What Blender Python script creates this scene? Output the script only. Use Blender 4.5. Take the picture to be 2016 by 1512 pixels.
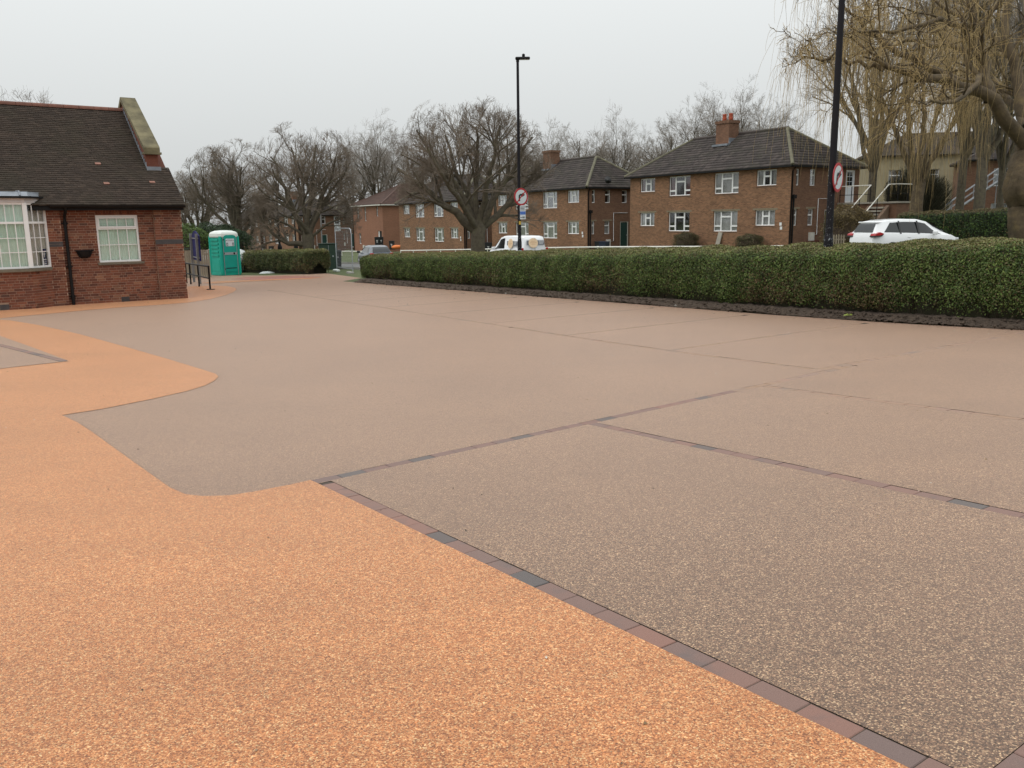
import bpy, bmesh, math, random
import numpy as np
from mathutils import Matrix, Vector
random.seed(7)
RNG = np.random.default_rng(11)
for o in list(bpy.data.objects):
    bpy.data.objects.remove(o)
SC = bpy.context.scene
COL = SC.collection

# ------------------------------------------------------------------ camera
FPX, PITCH, ROLL, EYE = 1680.0, 0.18873, 0.01308, 1.55
cp, sp = math.cos(PITCH), math.sin(PITCH)
FWD = Vector((0, cp, -sp)); DWN = Vector((0, -sp, -cp)); RGT = Vector((1, 0, 0))
cr, sr = math.cos(ROLL), math.sin(ROLL)
CX = cr*RGT + sr*DWN
CY = -sr*RGT + cr*DWN
cam_d = bpy.data.cameras.new('camera'); cam = bpy.data.objects.new('camera', cam_d)
COL.objects.link(cam)
cam_d.sensor_width = 36.0; cam_d.lens = FPX/2016*36.0
cam_d.clip_start = 0.05; cam_d.clip_end = 3000
m = Matrix.Identity(4)
for i in range(3):
    m[i][0] = CX[i]; m[i][1] = -CY[i]; m[i][2] = -FWD[i]
m[2][3] = EYE
cam.matrix_world = m
SC.camera = cam
SC.render.resolution_x = 1024; SC.render.resolution_y = 768

# ------------------------------------------------------------------ sky, sun, exposure
SUN_EL, SUN_AZ = math.radians(62), math.radians(250)
w = bpy.data.worlds.new('World'); SC.world = w; w.use_nodes = True
nt = w.node_tree; nt.nodes.clear()
out = nt.nodes.new('ShaderNodeOutputWorld'); bg = nt.nodes.new('ShaderNodeBackground')
sky = nt.nodes.new('ShaderNodeTexSky'); sky.sky_type = 'NISHITA'; sky.sun_disc = False
sky.sun_elevation = SUN_EL; sky.sun_rotation = SUN_AZ; sky.dust_density = 4.0
hsv = nt.nodes.new('ShaderNodeHueSaturation'); hsv.inputs['Saturation'].default_value = 0.25
mix = nt.nodes.new('ShaderNodeMix'); mix.data_type = 'RGBA'
mix.inputs[0].default_value = 0.93
mix.inputs[7].default_value = (6.25, 6.46, 6.45, 1)      # the even cloud layer
nt.links.new(sky.outputs[0], hsv.inputs['Color'])
nt.links.new(hsv.outputs[0], mix.inputs[6])
tcw = nt.nodes.new('ShaderNodeTexCoord'); sxy = nt.nodes.new('ShaderNodeSeparateXYZ')
mz = nt.nodes.new('ShaderNodeMath'); mz.operation = 'MAXIMUM'; mz.inputs[1].default_value = 0.0
ma = nt.nodes.new('ShaderNodeMath'); ma.operation = 'MULTIPLY_ADD'; ma.inputs[1].default_value = 1.6; ma.inputs[2].default_value = 1.0
vm = nt.nodes.new('ShaderNodeVectorMath'); vm.operation = 'SCALE'      # standard overcast sky: brighter towards the zenith
nt.links.new(tcw.outputs['Generated'], sxy.inputs[0]); nt.links.new(sxy.outputs['Z'], mz.inputs[0]); nt.links.new(mz.outputs[0], ma.inputs[0])
nt.links.new(mix.outputs[2], vm.inputs[0]); nt.links.new(ma.outputs[0], vm.inputs['Scale'])
nt.links.new(vm.outputs[0], bg.inputs['Color'])
bg.inputs['Strength'].default_value = 0.1
nt.links.new(bg.outputs[0], out.inputs[0])
sl = bpy.data.lights.new('sun', 'SUN'); sl.energy = 0.7; sl.angle = math.radians(50); sl.color = (1.0, 0.97, 0.93)
so = bpy.data.objects.new('sun', sl); COL.objects.link(so)
so.rotation_euler = (math.radians(90)-SUN_EL, 0, math.radians(180)-SUN_AZ)
so.location = (0, 0, 60)
vs = SC.view_settings
vs.view_transform = 'Standard'; vs.look = 'None'; vs.exposure = 0.0; vs.gamma = 1.0; vs.use_curve_mapping = False
SC.cycles.transparent_max_bounces = 24

# ------------------------------------------------------------------ terrain
UX, UY = -0.584, 0.811      # s axis: away down the car park
VX, VY = 0.811, 0.584       # t axis: across, towards the hedge
def stx(s, t): return s*UX+t*VX
def sty(s, t): return s*UY+t*VY
def smooth(a, b, x):
    k = np.clip((x-a)/(b-a), 0, 1); return k*k*(3-2*k)
def prof(s):
    s = np.asarray(s, float)
    a = -0.0455*np.maximum(s, -40)
    d = np.clip(s-5, 0, 7)
    b = -0.2275-0.0455*d+(0.0275/14)*d*d-0.018*np.clip(s-12, 0, 33)-0.022*np.clip(np.minimum(s, 190)-45, 0, None)
    return np.where(s < 5, a, b)
def bump(s, t):
    s = np.asarray(s, float); t = np.asarray(t, float)
    h = smooth(33, 44, t)*(0.47-0.30*smooth(40, 80, s))
    r = 0.35*smooth(19, 26, t)*(1-smooth(14, 32, s))
    far = 2.5*smooth(60, 110, t)
    return h+r+far
def gz(x, y):
    s = UX*np.asarray(x)+UY*np.asarray(y); t = VX*np.asarray(x)+VY*np.asarray(y)
    return prof(s)+bump(s, t)
def gzf(x, y): return float(gz(x, y))
def ray(px, py):
    return CX*((px-1008)/FPX)+CY*((py-756)/FPX)+FWD
def hit(px, py):
    """ground point seen at a photo pixel"""
    d = ray(px, py); a = 0.5; b = 0.5
    while b < 500:
        if EYE+d.z*b < gzf(d.x*b, d.y*b): break
        a = b; b *= 1.03
    for _ in range(30):
        k = (a+b)/2
        if EYE+d.z*k < gzf(d.x*k, d.y*k): b = k
        else: a = k
    return Vector((d.x*a, d.y*a, EYE+d.z*a))
def at(px, py, Y):
    """point at depth Y behind a photo pixel"""
    d = ray(px, py); k = Y/d.y
    return Vector((d.x*k, Y, EYE+d.z*k))

# ------------------------------------------------------------------ object helpers
def props(o, label=None, cat=None, group=None, kind=None):
    if label: o['label'] = label
    if cat: o['category'] = cat
    if group: o['group'] = group
    if kind: o['kind'] = kind
    return o
def link(o, parent=None):
    COL.objects.link(o)
    if parent is not None: o.parent = parent
    return o
def empty(name, loc=(0, 0, 0), rz=0.0, label=None, cat=None, group=None):
    o = bpy.data.objects.new(name, None); o.empty_display_size = 0.2
    o.location = loc; o.rotation_euler = (0, 0, rz)
    return props(link(o), label, cat, group)
def inst(name, me, parent=None, loc=(0, 0, 0), rot=(0, 0, 0), scale=(1, 1, 1)):
    o = bpy.data.objects.new(name, me); link(o, parent)
    o.location = loc; o.rotation_euler = rot; o.scale = scale
    return o
def copy_tree(o, parent=None):
    c = o.copy(); COL.objects.link(c); c.parent = parent
    for ch in list(o.children): copy_tree(ch, c)
    return c
def np_mesh(name, V, F, mat=None, smooth_=False, col=None, uv=None):
    """mesh from arrays: V (n,3), F (m,k)"""
    V = np.asarray(V, np.float32); F = np.asarray(F, np.int32)
    me = bpy.data.meshes.new(name)
    m_, k = F.shape
    me.vertices.add(len(V)); me.vertices.foreach_set('co', V.ravel())
    me.loops.add(m_*k); me.loops.foreach_set('vertex_index', F.ravel())
    me.polygons.add(m_)
    me.polygons.foreach_set('loop_start', np.arange(0, m_*k, k, dtype=np.int32))
    me.polygons.foreach_set('loop_total', np.full(m_, k, np.int32))
    if smooth_: me.polygons.foreach_set('use_smooth', np.ones(m_, bool))
    if uv is not None:
        l = me.uv_layers.new(name='UVMap'); l.data.foreach_set('uv', np.asarray(uv, np.float32).ravel())
    me.update(calc_edges=True)
    if col is not None:
        a = me.color_attributes.new('Col', 'FLOAT_COLOR', 'POINT')
        c = np.ones((len(V), 4), np.float32); c[:, :3] = col
        a.data.foreach_set('color', c.ravel())
    if mat: me.materials.append(mat)
    return me

class MB:
    """collects quads and n-gons into one mesh"""
    def __init__(s): s.v = []; s.f = []; s.uv = []; s.sm = []; s.mi = {}
    def add(s, vs, fs, smooth_=False, uvs=None):
        n = len(s.v); s.v.extend([tuple(p) for p in vs])
        for i, f in enumerate(fs):
            s.f.append([n+k for k in f]); s.sm.append(smooth_)
            s.uv.append(uvs[i] if uvs else None)
        return s
    def box(s, x0, x1, y0, y1, z0, z1, M=None):
        p = [(x, y, z) for z in (z0, z1) for y in (y0, y1) for x in (x0, x1)]
        if M is not None: p = [M @ Vector(q) for q in p]
        return s.add(p, [(0, 2, 3, 1), (4, 5, 7, 6), (0, 1, 5, 4), (2, 6, 7, 3), (0, 4, 6, 2), (1, 3, 7, 5)])
    def cbox(s, x0, x1, y0, y1, z0, z1, b=0.01, M=None):
        """box with chamfered edges"""
        pts = []
        for sx, x in ((-1, x0), (1, x1)):
            for sy, y in ((-1, y0), (1, y1)):
                for sz, z in ((-1, z0), (1, z1)):
                    pts.append([(x, y-sy*b, z-sz*b), (x-sx*b, y, z-sz*b), (x-sx*b, y-sy*b, z)])
        bm = bmesh.new()
        for c in pts:
            for q in c: bm.verts.new(q)
        r = bmesh.ops.convex_hull(bm, input=bm.verts[:])
        bm.verts.index_update()
        vs = [v.co.copy() for v in bm.verts]
        if M is not None: vs = [M @ q for q in vs]
        fs = [[v.index for v in f.verts] for f in bm.faces]
        bm.free()
        return s.add(vs, fs)
    def prism(s, poly, y0, y1, M=None, smooth_=False):
        """poly in xz, extruded along y"""
        n = len(poly)
        p = [(x, y0, z) for x, z in poly]+[(x, y1, z) for x, z in poly]
        if M is not None: p = [M @ Vector(q) for q in p]
        fs = [tuple(range(n)), tuple(range(2*n-1, n-1, -1))]
        fs += [(i, i+n, (i+1) % n+n, (i+1) % n) for i in range(n)]
        return s.add(p, fs, smooth_)
    def tube(s, pts, r, n=8, cap=True, smooth_=True):
        pts = [Vector(p) for p in pts]
        rs = r if isinstance(r, (list, tuple)) else [r]*len(pts)
        V_ = []; F_ = []
        for i, p in enumerate(pts):
            t = (pts[min(i+1, len(pts)-1)]-pts[max(i-1, 0)]).normalized()
            a = Vector((0, 0, 1)) if abs(t.z) < 0.9 else Vector((1, 0, 0))
            u = t.cross(a).normalized(); v = t.cross(u)
            for k in range(n):
                g = 2*math.pi*k/n
                V_.append(p+(u*math.cos(g)+v*math.sin(g))*rs[i])
        for i in range(len(pts)-1):
            for k in range(n):
                F_.append((i*n+k, i*n+(k+1) % n, (i+1)*n+(k+1) % n, (i+1)*n+k))
        s.add(V_, F_, smooth_)
        if cap:
            s.add(V_[:n], [tuple(range(n))]); s.add(V_[-n:], [tuple(range(n-1, -1, -1))])
        return s
    def lathe(s, prof_, n=16, M=None, smooth_=True):
        V_ = []; F_ = []
        for r, z in prof_:
            for k in range(n):
                g = 2*math.pi*k/n; q = Vector((r*math.cos(g), r*math.sin(g), z))
                V_.append(M @ q if M is not None else q)
        for i in range(len(prof_)-1):
            for k in range(n):
                F_.append((i*n+k, i*n+(k+1) % n, (i+1)*n+(k+1) % n, (i+1)*n+k))
        F_.append(tuple(range(n-1, -1, -1))); F_.append(tuple(range((len(prof_)-1)*n, len(prof_)*n)))
        return s.add(V_, F_, smooth_)
    def mesh(s, name, mat):
        me = bpy.data.meshes.new(name); me.from_pydata(s.v, [], s.f)
        me.polygons.foreach_set('use_smooth', s.sm)
        if any(u is not None for u in s.uv):
            l = me.uv_layers.new(name='UVMap'); i = 0
            for f, u in zip(s.f, s.uv):
                for k in range(len(f)):
                    if u: l.data[i].uv = u[k]
                    i += 1
        for q in (mat if isinstance(mat, list) else [mat]):
            if q: me.materials.append(q)
        for i, k in s.mi.items(): me.polygons[i].material_index = k
        me.update()
        return me
    def build(s, name, mat, parent=None, loc=(0, 0, 0), rot=(0, 0, 0)):
        return inst(name, s.mesh(name, mat), parent, loc, rot)

# ------------------------------------------------------------------ materials
class NT:
    def __init__(s, name):
        s.m = bpy.data.materials.new(name); s.m.use_nodes = True
        s.t = s.m.node_tree; s.b = s.t.nodes['Principled BSDF']
        s.out = s.t.nodes['Material Output']
    def n(s, ty, **kw):
        x = s.t.nodes.new(ty)
        for k, v in kw.items():
            if k.startswith('_'): setattr(x, k[1:], v)
            else: x.inputs[k.replace('_', ' ')].default_value = v
        return x
    def l(s, a, b): s.t.links.new(a, b)
    def ramp(s, fac, stops, interp='LINEAR'):
        r = s.t.nodes.new('ShaderNodeValToRGB'); e = r.color_ramp; e.interpolation = interp
        while len(e.elements) < len(stops): e.elements.new(0.5)
        for k, (p, c) in enumerate(stops):
            e.elements[k].position = p; e.elements[k].color = (*c, 1) if len(c) == 3 else c
        s.l(fac, r.inputs[0]); return r.outputs[0]
    def mixc(s, f, a, b, mode='MIX'):
        x = s.t.nodes.new('ShaderNodeMix'); x.data_type = 'RGBA'; x.blend_type = mode
        for i, q in ((0, f), (6, a), (7, b)):
            if hasattr(q, 'is_linked') or isinstance(q, bpy.types.NodeSocket): s.l(q, x.inputs[i])
            elif i == 0: x.inputs[0].default_value = q
            else: x.inputs[i].default_value = (*q, 1)
        return x.outputs[2]
    def math(s, op, a, b=None):
        x = s.t.nodes.new('ShaderNodeMath'); x.operation = op
        for i, q in ((0, a), (1, b)):
            if q is None: continue
            if isinstance(q, bpy.types.NodeSocket): s.l(q, x.inputs[i])
            else: x.inputs[i].default_value = q
        return x.outputs[0]
    def noise(s, scale, detail=4, rough=0.55, co=None):
        x = s.n('ShaderNodeTexNoise', Scale=scale, Detail=detail, Roughness=rough)
        if co is None: co = s.obj()
        s.l(co, x.inputs['Vector']); return x.outputs['Fac']
    def obj(s):
        if not hasattr(s, '_o'): s._o = s.t.nodes.new('ShaderNodeTexCoord')
        return s._o.outputs['Object']
    def pos(s):
        if not hasattr(s, '_g'): s._g = s.t.nodes.new('ShaderNodeNewGeometry')
        return s._g.outputs['Position']
    def uv(s):
        if not hasattr(s, '_o'): s._o = s.t.nodes.new('ShaderNodeTexCoord')
        return s._o.outputs['UV']
    def col(s, c): s.l(c, s.b.inputs['Base Color']); return s
    def bumpn(s, h, strength, dist):
        x = s.n('ShaderNodeBump', Strength=strength, Distance=dist); s.l(h, x.inputs['Height'])
        s.l(x.outputs[0], s.b.inputs['Normal']); return s
def simple(name, c, rough=0.6, metal=0.0, var=0.12, scale=6.0, spec=None, coat=0.0, bump_=0.0):
    t = NT(name)
    n1 = t.noise(scale, 5)
    k = t.ramp(n1, [(0.25, tuple(x*(1-var) for x in c)), (0.75, tuple(min(1, x*(1+var)) for x in c))])
    t.col(k); t.b.inputs['Roughness'].default_value = rough; t.b.inputs['Metallic'].default_value = metal
    if spec is not None: t.b.inputs['Specular IOR Level'].default_value = spec
    if coat: t.b.inputs['Coat Weight'].default_value = coat
    if bump_: t.bumpn(t.noise(scale*8, 4), bump_, 0.01)
    return t.m
def resin(name, stops, big, tint=(1.0, 0.69, 0.535), sheen=0.92):
    t = NT(name); p = t.pos()
    v = t.n('ShaderNodeTexVoronoi', Scale=205.0); t.l(p, v.inputs['Vector'])
    sep = t.t.nodes.new('ShaderNodeSeparateColor'); t.l(v.outputs['Color'], sep.inputs[0])
    c = t.ramp(sep.outputs[0], stops)
    cl = t.noise(45.0, 3, 0.6, p)
    c = t.mixc(t.ramp(cl, [(0.35, (0, 0, 0)), (0.7, (0.35,)*3)]), c, tuple(x*0.55 for x in stops[1][1]))
    v2 = t.n('ShaderNodeTexVoronoi', Scale=92.0); t.l(p, v2.inputs['Vector'])
    sp2 = t.t.nodes.new('ShaderNodeSeparateColor'); t.l(v2.outputs['Color'], sp2.inputs[0])
    c = t.mixc(0.85, c, t.ramp(sp2.outputs[0], [(0.0, (0.70,)*3), (0.5, (0.98,)*3), (0.9, (1.10,)*3), (1.0, (1.40,)*3)]), 'MULTIPLY')
    b1 = t.noise(0.55, 5, 0.6, p)
    c = t.mixc(0.6, c, t.ramp(b1, [(0.3, (big[0],)*3), (0.7, (big[1],)*3)]), 'MULTIPLY')
    b2 = t.n('ShaderNodeTexNoise', Scale=1.0, Detail=4.0)
    mp = t.n('ShaderNodeMapping'); mp.inputs['Rotation'].default_value = (0, 0, math.radians(-126)); mp.inputs['Scale'].default_value = (0.25, 1.6, 1)
    t.l(p, mp.inputs['Vector']); t.l(mp.outputs[0], b2.inputs['Vector'])
    c = t.mixc(0.35, c, t.ramp(b2.outputs['Fac'], [(0.35, (0.72,)*3), (0.65, (1.04,)*3)]), 'MULTIPLY')
    t.col(c)
    t.b.inputs['Roughness'].default_value = 0.45
    t.b.inputs['Sheen Weight'].default_value = sheen; t.b.inputs['Sheen Roughness'].default_value = 0.37; t.b.inputs['Sheen Tint'].default_value = (*tint, 1)
    d = t.math('SUBTRACT', 1.0, t.math('MULTIPLY', v.outputs['Distance'], 1.2))
    t.bumpn(t.math('ADD', d, t.math('MULTIPLY', sep.outputs[1], 0.6)), 0.35, 0.003)
    return t.m
M = {}
M['brown'] = resin('brown_resin_gravel', [(0.0, (0.026, 0.013, 0.005)), (0.35, (0.108, 0.055, 0.029)), (0.62, (0.213, 0.115, 0.064)), (0.85, (0.37, 0.213, 0.121)), (1.0, (0.82, 0.57, 0.33))], (0.62, 1.05))
M['orange'] = resin('orange_resin_gravel', [(0.0, (0.15, 0.038, 0.010)), (0.35, (0.455, 0.150, 0.042)), (0.65, (0.645, 0.250, 0.083)), (0.88, (0.77, 0.38, 0.155)), (1.0, (0.88, 0.62, 0.31))], (0.72, 1.05), (1.0, 0.56, 0.35), 0.85)
M['redresin'] = resin('red_resin_gravel', [(0.0, (0.16, 0.05, 0.035)), (0.4, (0.30, 0.10, 0.07)), (0.7, (0.37, 0.14, 0.10)), (1.0, (0.5, 0.25, 0.2))], (0.85, 1.0), (0.75, 0.36, 0.28), 0.4)
def paver_mat(name='block_paver', smear=0.0):
    t = NT(name)
    oi = t.t.nodes.new('ShaderNodeObjectInfo'); g = t.t.nodes.new('ShaderNodeNewGeometry')
    r = t.math('FRACT', t.math('ADD', oi.outputs['Random'], g.outputs['Random Per Island']))
    c = t.ramp(r, [(0.0, (0.225, 0.115, 0.088)), (0.3, (0.165, 0.105, 0.090)), (0.5, (0.21, 0.115, 0.090)), (0.70, (0.145, 0.100, 0.090)), (0.78, (0.088, 0.078, 0.077)), (0.90, (0.100, 0.090, 0.088)), (1.0, (0.20, 0.105, 0.082))])
    n1 = t.noise(7.0, 3, 0.5, t.pos())
    c = t.mixc(t.ramp(n1, [(0.54, (0, 0, 0)), (0.75, (0.6,)*3)]), c, (0.098, 0.088, 0.087))
    n2 = t.noise(260.0, 3, 0.7, t.pos())
    c = t.mixc(0.6, c, t.ramp(n2, [(0.3, (0.7,)*3), (0.7, (1.25,)*3)]), 'MULTIPLY')
    if smear:
        n3 = t.noise(2.3, 4, 0.65, t.pos())
        c = t.mixc(t.ramp(n3, [(0.36, (0.15,)*3), (0.56, (0.92,)*3)]), c, (0.195, 0.115, 0.062))
    t.col(c); t.b.inputs['Roughness'].default_value = 0.72; t.bumpn(n2, 0.4, 0.002)
    return t.m
M['paver'] = paver_mat()
M['paver2'] = paver_mat('resin_smeared_paver', 0.85)
for k_, s_ in (('paver', 0.25), ('paver2', 0.75)):
    b_ = M[k_].node_tree.nodes['Principled BSDF']; b_.inputs['Sheen Weight'].default_value = s_; b_.inputs['Sheen Roughness'].default_value = 0.37; b_.inputs['Sheen Tint'].default_value = (1.0, 0.69, 0.53, 1)
M['joint'] = simple('dark_joint', (0.075, 0.055, 0.042), 0.95)
def ground_mat():
    t = NT('grass_ground'); p = t.pos()
    c = t.ramp(t.noise(0.9, 6, 0.6, p), [(0.3, (0.055, 0.075, 0.024)), (0.6, (0.095, 0.115, 0.040)), (0.8, (0.13, 0.115, 0.055))])
    c = t.mixc(0.7, c, t.ramp(t.noise(28, 4, 0.7, p), [(0.3, (0.55,)*3), (0.7, (1.3,)*3)]), 'MULTIPLY')
    t.col(c); t.b.inputs['Roughness'].default_value = 0.95; t.bumpn(t.noise(40, 4, 0.7, p), 0.8, 0.04)
    return t.m
M['grass'] = ground_mat()
def soil_mat():
    t = NT('dark_soil'); p = t.pos()
    c = t.ramp(t.noise(14, 6, 0.7, p), [(0.3, (0.035, 0.023, 0.015)), (0.6, (0.085, 0.058, 0.040)), (0.85, (0.16, 0.115, 0.078))])
    t.col(c); t.b.inputs['Roughness'].default_value = 0.95; t.bumpn(t.noise(40, 5, 0.7, p), 1.0, 0.03)
    return t.m
M['soil'] = soil_mat()
def tarmac_mat():
    t = NT('tarmac'); p = t.pos()
    c = t.ramp(t.noise(0.7, 5, 0.6, p), [(0.3, (0.105, 0.105, 0.105)), (0.7, (0.155, 0.153, 0.15))])
    c = t.mixc(0.6, c, t.ramp(t.noise(120, 3, 0.7, p), [(0.3, (0.7,)*3), (0.7, (1.25,)*3)]), 'MULTIPLY')
    t.col(c); t.b.inputs['Roughness'].default_value = 0.85
    return t.m
M['tarmac'] = tarmac_mat()
M['kerb'] = simple('concrete_kerb', (0.30, 0.29, 0.26), 0.85, var=0.2, scale=3)
M['slab'] = simple('concrete_slab', (0.33, 0.30, 0.25), 0.85, var=0.2, scale=2)
def house_brick(name, c1, c2, mort, soot=0.5):
    t = NT(name); uv = t.uv()
    b = t.n('ShaderNodeTexBrick', Scale=1.0, Mortar_Size=0.009, Mortar_Smooth=0.3, Bias=-0.1, Brick_Width=0.225, Row_Height=0.075)
    b.inputs['Color1'].default_value = (*c1, 1); b.inputs['Color2'].default_value = (*c2, 1); b.inputs['Mortar'].default_value = (*mort, 1)
    t.l(uv, b.inputs['Vector'])
    c = b.outputs['Color']
    c = t.mixc(0.8, c, t.ramp(t.noise(0.6, 6, 0.65), [(0.3, (1-0.45*soot,)*3), (0.7, (1.12,)*3)]), 'MULTIPLY')
    c = t.mixc(0.6, c, t.ramp(t.noise(9, 4, 0.6), [(0.3, (0.75,)*3), (0.7, (1.2,)*3)]), 'MULTIPLY')
    t.col(c); t.b.inputs['Roughness'].default_value = 0.9
    t.bumpn(t.math('SUBTRACT', 1.0, b.outputs['Fac']), 0.7, 0.012)
    return t.m
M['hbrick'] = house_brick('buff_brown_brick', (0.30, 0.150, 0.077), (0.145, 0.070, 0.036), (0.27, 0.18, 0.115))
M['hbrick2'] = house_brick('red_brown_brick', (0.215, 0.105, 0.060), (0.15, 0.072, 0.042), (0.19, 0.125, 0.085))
M['orbrick'] = house_brick('new_orange_brick', (0.30, 0.135, 0.080), (0.25, 0.108, 0.062), (0.27, 0.165, 0.11), 0.2)
def tile_mat(name, c, moss, rnd=0.35):
    t = NT(name); uv = t.uv()
    fl = t.t.nodes.new('ShaderNodeVectorMath'); fl.operation = 'FLOOR'; t.l(uv, fl.inputs[0])
    wn = t.t.nodes.new('ShaderNodeTexWhiteNoise'); wn.noise_dimensions = '2D'; t.l(fl.outputs[0], wn.inputs['Vector'])
    k = t.ramp(wn.outputs['Value'], [(0.0, tuple(x*(1-rnd) for x in c)), (0.8, tuple(x*(1+rnd*0.6) for x in c)), (1.0, tuple(x*(1+rnd*1.6) for x in c))])
    k = t.mixc(t.ramp(t.noise(0.8, 6, 0.65), [(0.48, (0, 0, 0)), (0.75, (0.8,)*3)]), k, moss)
    k = t.mixc(t.ramp(t.noise(16, 3, 0.6), [(0.68, (0, 0, 0)), (0.78, (0.5,)*3)]), k, (0.16, 0.155, 0.13))
    t.col(k); t.b.inputs['Roughness'].default_value = 0.85
    t.bumpn(t.noise(30, 4, 0.6), 0.3, 0.01)
    return t.m
M['rtile'] = tile_mat('dark_concrete_roof_tile', (0.050, 0.039, 0.035), (0.050, 0.048, 0.030))
M['ptile'] = tile_mat('old_plain_clay_tile', (0.055, 0.039, 0.029), (0.048, 0.040, 0.024), 0.24)
M['newtile'] = tile_mat('brown_roof_tile', (0.085, 0.048, 0.038), (0.075, 0.05, 0.038), 0.2)
M['newclay'] = simple('pink_clay_tile', (0.27, 0.13, 0.095), 0.8)
M['ridge'] = simple('red_clay_ridge', (0.15, 0.058, 0.036), 0.8, var=0.35, scale=4)
M['hip'] = simple('mossy_hip_tile', (0.125, 0.115, 0.075), 0.9, var=0.35, scale=3)
M['stone'] = simple('mossy_sandstone', (0.145, 0.125, 0.07), 0.92, var=0.5, scale=2.5, bump_=0.5)
M['stonesill'] = simple('stone_sill', (0.15, 0.13, 0.095), 0.9, var=0.3)
M['conc'] = simple('pale_concrete_lintel', (0.22, 0.175, 0.115), 0.9, var=0.2)
def bung_brick():
    t = NT('old_red_brick')
    oi = t.t.nodes.new('ShaderNodeObjectInfo'); g = t.t.nodes.new('ShaderNodeNewGeometry')
    r = t.math('FRACT', t.math('ADD', oi.outputs['Random'], g.outputs['Random Per Island']))
    c = t.ramp(r, [(0.0, (0.10, 0.034, 0.022)), (0.3, (0.185, 0.060, 0.034)), (0.6, (0.24, 0.080, 0.043)), (0.85, (0.165, 0.060, 0.036)), (0.95, (0.30, 0.135, 0.075)), (1.0, (0.075, 0.034, 0.028))])
    n2 = t.noise(22, 5, 0.65, t.pos())
    c = t.mixc(0.7, c, t.ramp(n2, [(0.3, (0.68,)*3), (0.7, (1.25,)*3)]), 'MULTIPLY')
    n1 = t.noise(0.9, 5, 0.6, t.pos())
    c = t.mixc(0.55, c, t.ramp(n1, [(0.35, (0.6,)*3), (0.65, (1.1,)*3)]), 'MULTIPLY')
    t.col(c); t.b.inputs['Roughness'].default_value = 0.88; t.bumpn(n2, 0.4, 0.004)
    return t.m
M['brick'] = bung_brick()
M['bluebrick'] = simple('blue_engineering_brick', (0.058, 0.050, 0.050), 0.7, var=0.3, scale=5)
M['mortar'] = simple('pale_mortar', (0.36, 0.245, 0.175), 0.95, var=0.25, scale=4)
M['upvc'] = simple('white_upvc', (0.80, 0.80, 0.79), 0.35, var=0.03)
M['lilac'] = simple('white_painted_fascia', (0.62, 0.60, 0.60), 0.6, var=0.06)
M['black'] = simple('black_paint', (0.008, 0.0075, 0.008), 0.6, var=0.3, spec=0.25)
M['gutter'] = simple('black_gutter', (0.008, 0.0075, 0.0075), 0.6, var=0.3, spec=0.25)
M['lead'] = simple('grey_lead', (0.22, 0.24, 0.27), 0.5, var=0.3, scale=3, metal=0.3)
M['dark'] = simple('dark_room', (0.018, 0.016, 0.015), 0.9)
M['net'] = simple('net_curtain', (0.40, 0.40, 0.395), 0.9, var=0.25, scale=3)
M['drape'] = simple('grey_blind', (0.26, 0.26, 0.24), 0.9, var=0.15, scale=3)
M['reddrape'] = simple('dark_red_curtain', (0.085, 0.02, 0.02), 0.9, var=0.2)
M['mint'] = simple('pale_green_blind', (0.60, 0.77, 0.65), 0.85, var=0.05, scale=2)
M['cream'] = simple('beige_blind', (0.60, 0.57, 0.50), 0.85, var=0.05, scale=2)
def glass_mat(name='window_glass', tint=(0.97, 0.97, 0.97), mirror=0.16):
    t = NT(name); t.t.nodes.remove(t.b)
    tr = t.n('ShaderNodeBsdfTransparent'); tr.inputs[0].default_value = (*tint, 1)
    gl = t.n('ShaderNodeBsdfGlossy', Roughness=0.03); gl.inputs['Color'].default_value = (0.93, 0.94, 0.95, 1)
    lw = t.n('ShaderNodeLayerWeight', Blend=0.22)
    f = t.math('ADD', t.math('MULTIPLY', lw.outputs['Fresnel'], 0.55), mirror*0.25)
    mx = t.n('ShaderNodeMixShader'); t.l(f, mx.inputs[0]); t.l(tr.outputs[0], mx.inputs[1]); t.l(gl.outputs[0], mx.inputs[2])
    t.l(mx.outputs[0], t.out.inputs[0])
    return t.m
M['glass'] = glass_mat()
def carglass():
    t = NT('car_glass'); t.b.inputs['Base Color'].default_value = (0.012, 0.014, 0.015, 1)
    t.b.inputs['Roughness'].default_value = 0.06; t.b.inputs['Specular IOR Level'].default_value = 0.6
    return t.m
M['carglass'] = carglass()
M['whitepaint'] = simple('white_car_paint', (0.78, 0.79, 0.80), 0.3, var=0.02, coat=0.6)
M['greypaint'] = simple('dark_grey_car_paint', (0.10, 0.115, 0.14), 0.3, var=0.05, coat=0.6)
M['tyre'] = simple('tyre_rubber', (0.02, 0.02, 0.02), 0.85)
M['rim'] = simple('alloy_rim', (0.45, 0.45, 0.47), 0.35, metal=0.8)
M['redlens'] = simple('red_lens', (0.38, 0.010, 0.013), 0.2, var=0.1)
M['lens'] = simple('clear_lens', (0.6, 0.62, 0.64), 0.15)
M['trim'] = simple('black_trim', (0.02, 0.02, 0.02), 0.5)
M['peach'] = simple('peach_logo', (0.84, 0.62, 0.40), 0.5, var=0.04)
M['logogrey'] = simple('grey_logo_band', (0.16, 0.17, 0.19), 0.5, var=0.05)
M['textw'] = simple('white_print', (0.7, 0.7, 0.7), 0.5, var=0.02)
M['textb'] = simple('black_print', (0.02, 0.02, 0.022), 0.5, var=0.02)
M['red'] = simple('sign_red', (0.42, 0.018, 0.026), 0.45, var=0.08)
M['signwhite'] = simple('sign_white', (0.62, 0.66, 0.69), 0.4, var=0.03)
M['blue'] = simple('sign_blue', (0.06, 0.15, 0.48), 0.45)
M['navy'] = simple('navy_board', (0.012, 0.012, 0.085), 0.8, var=0.15, spec=0.2)
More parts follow.
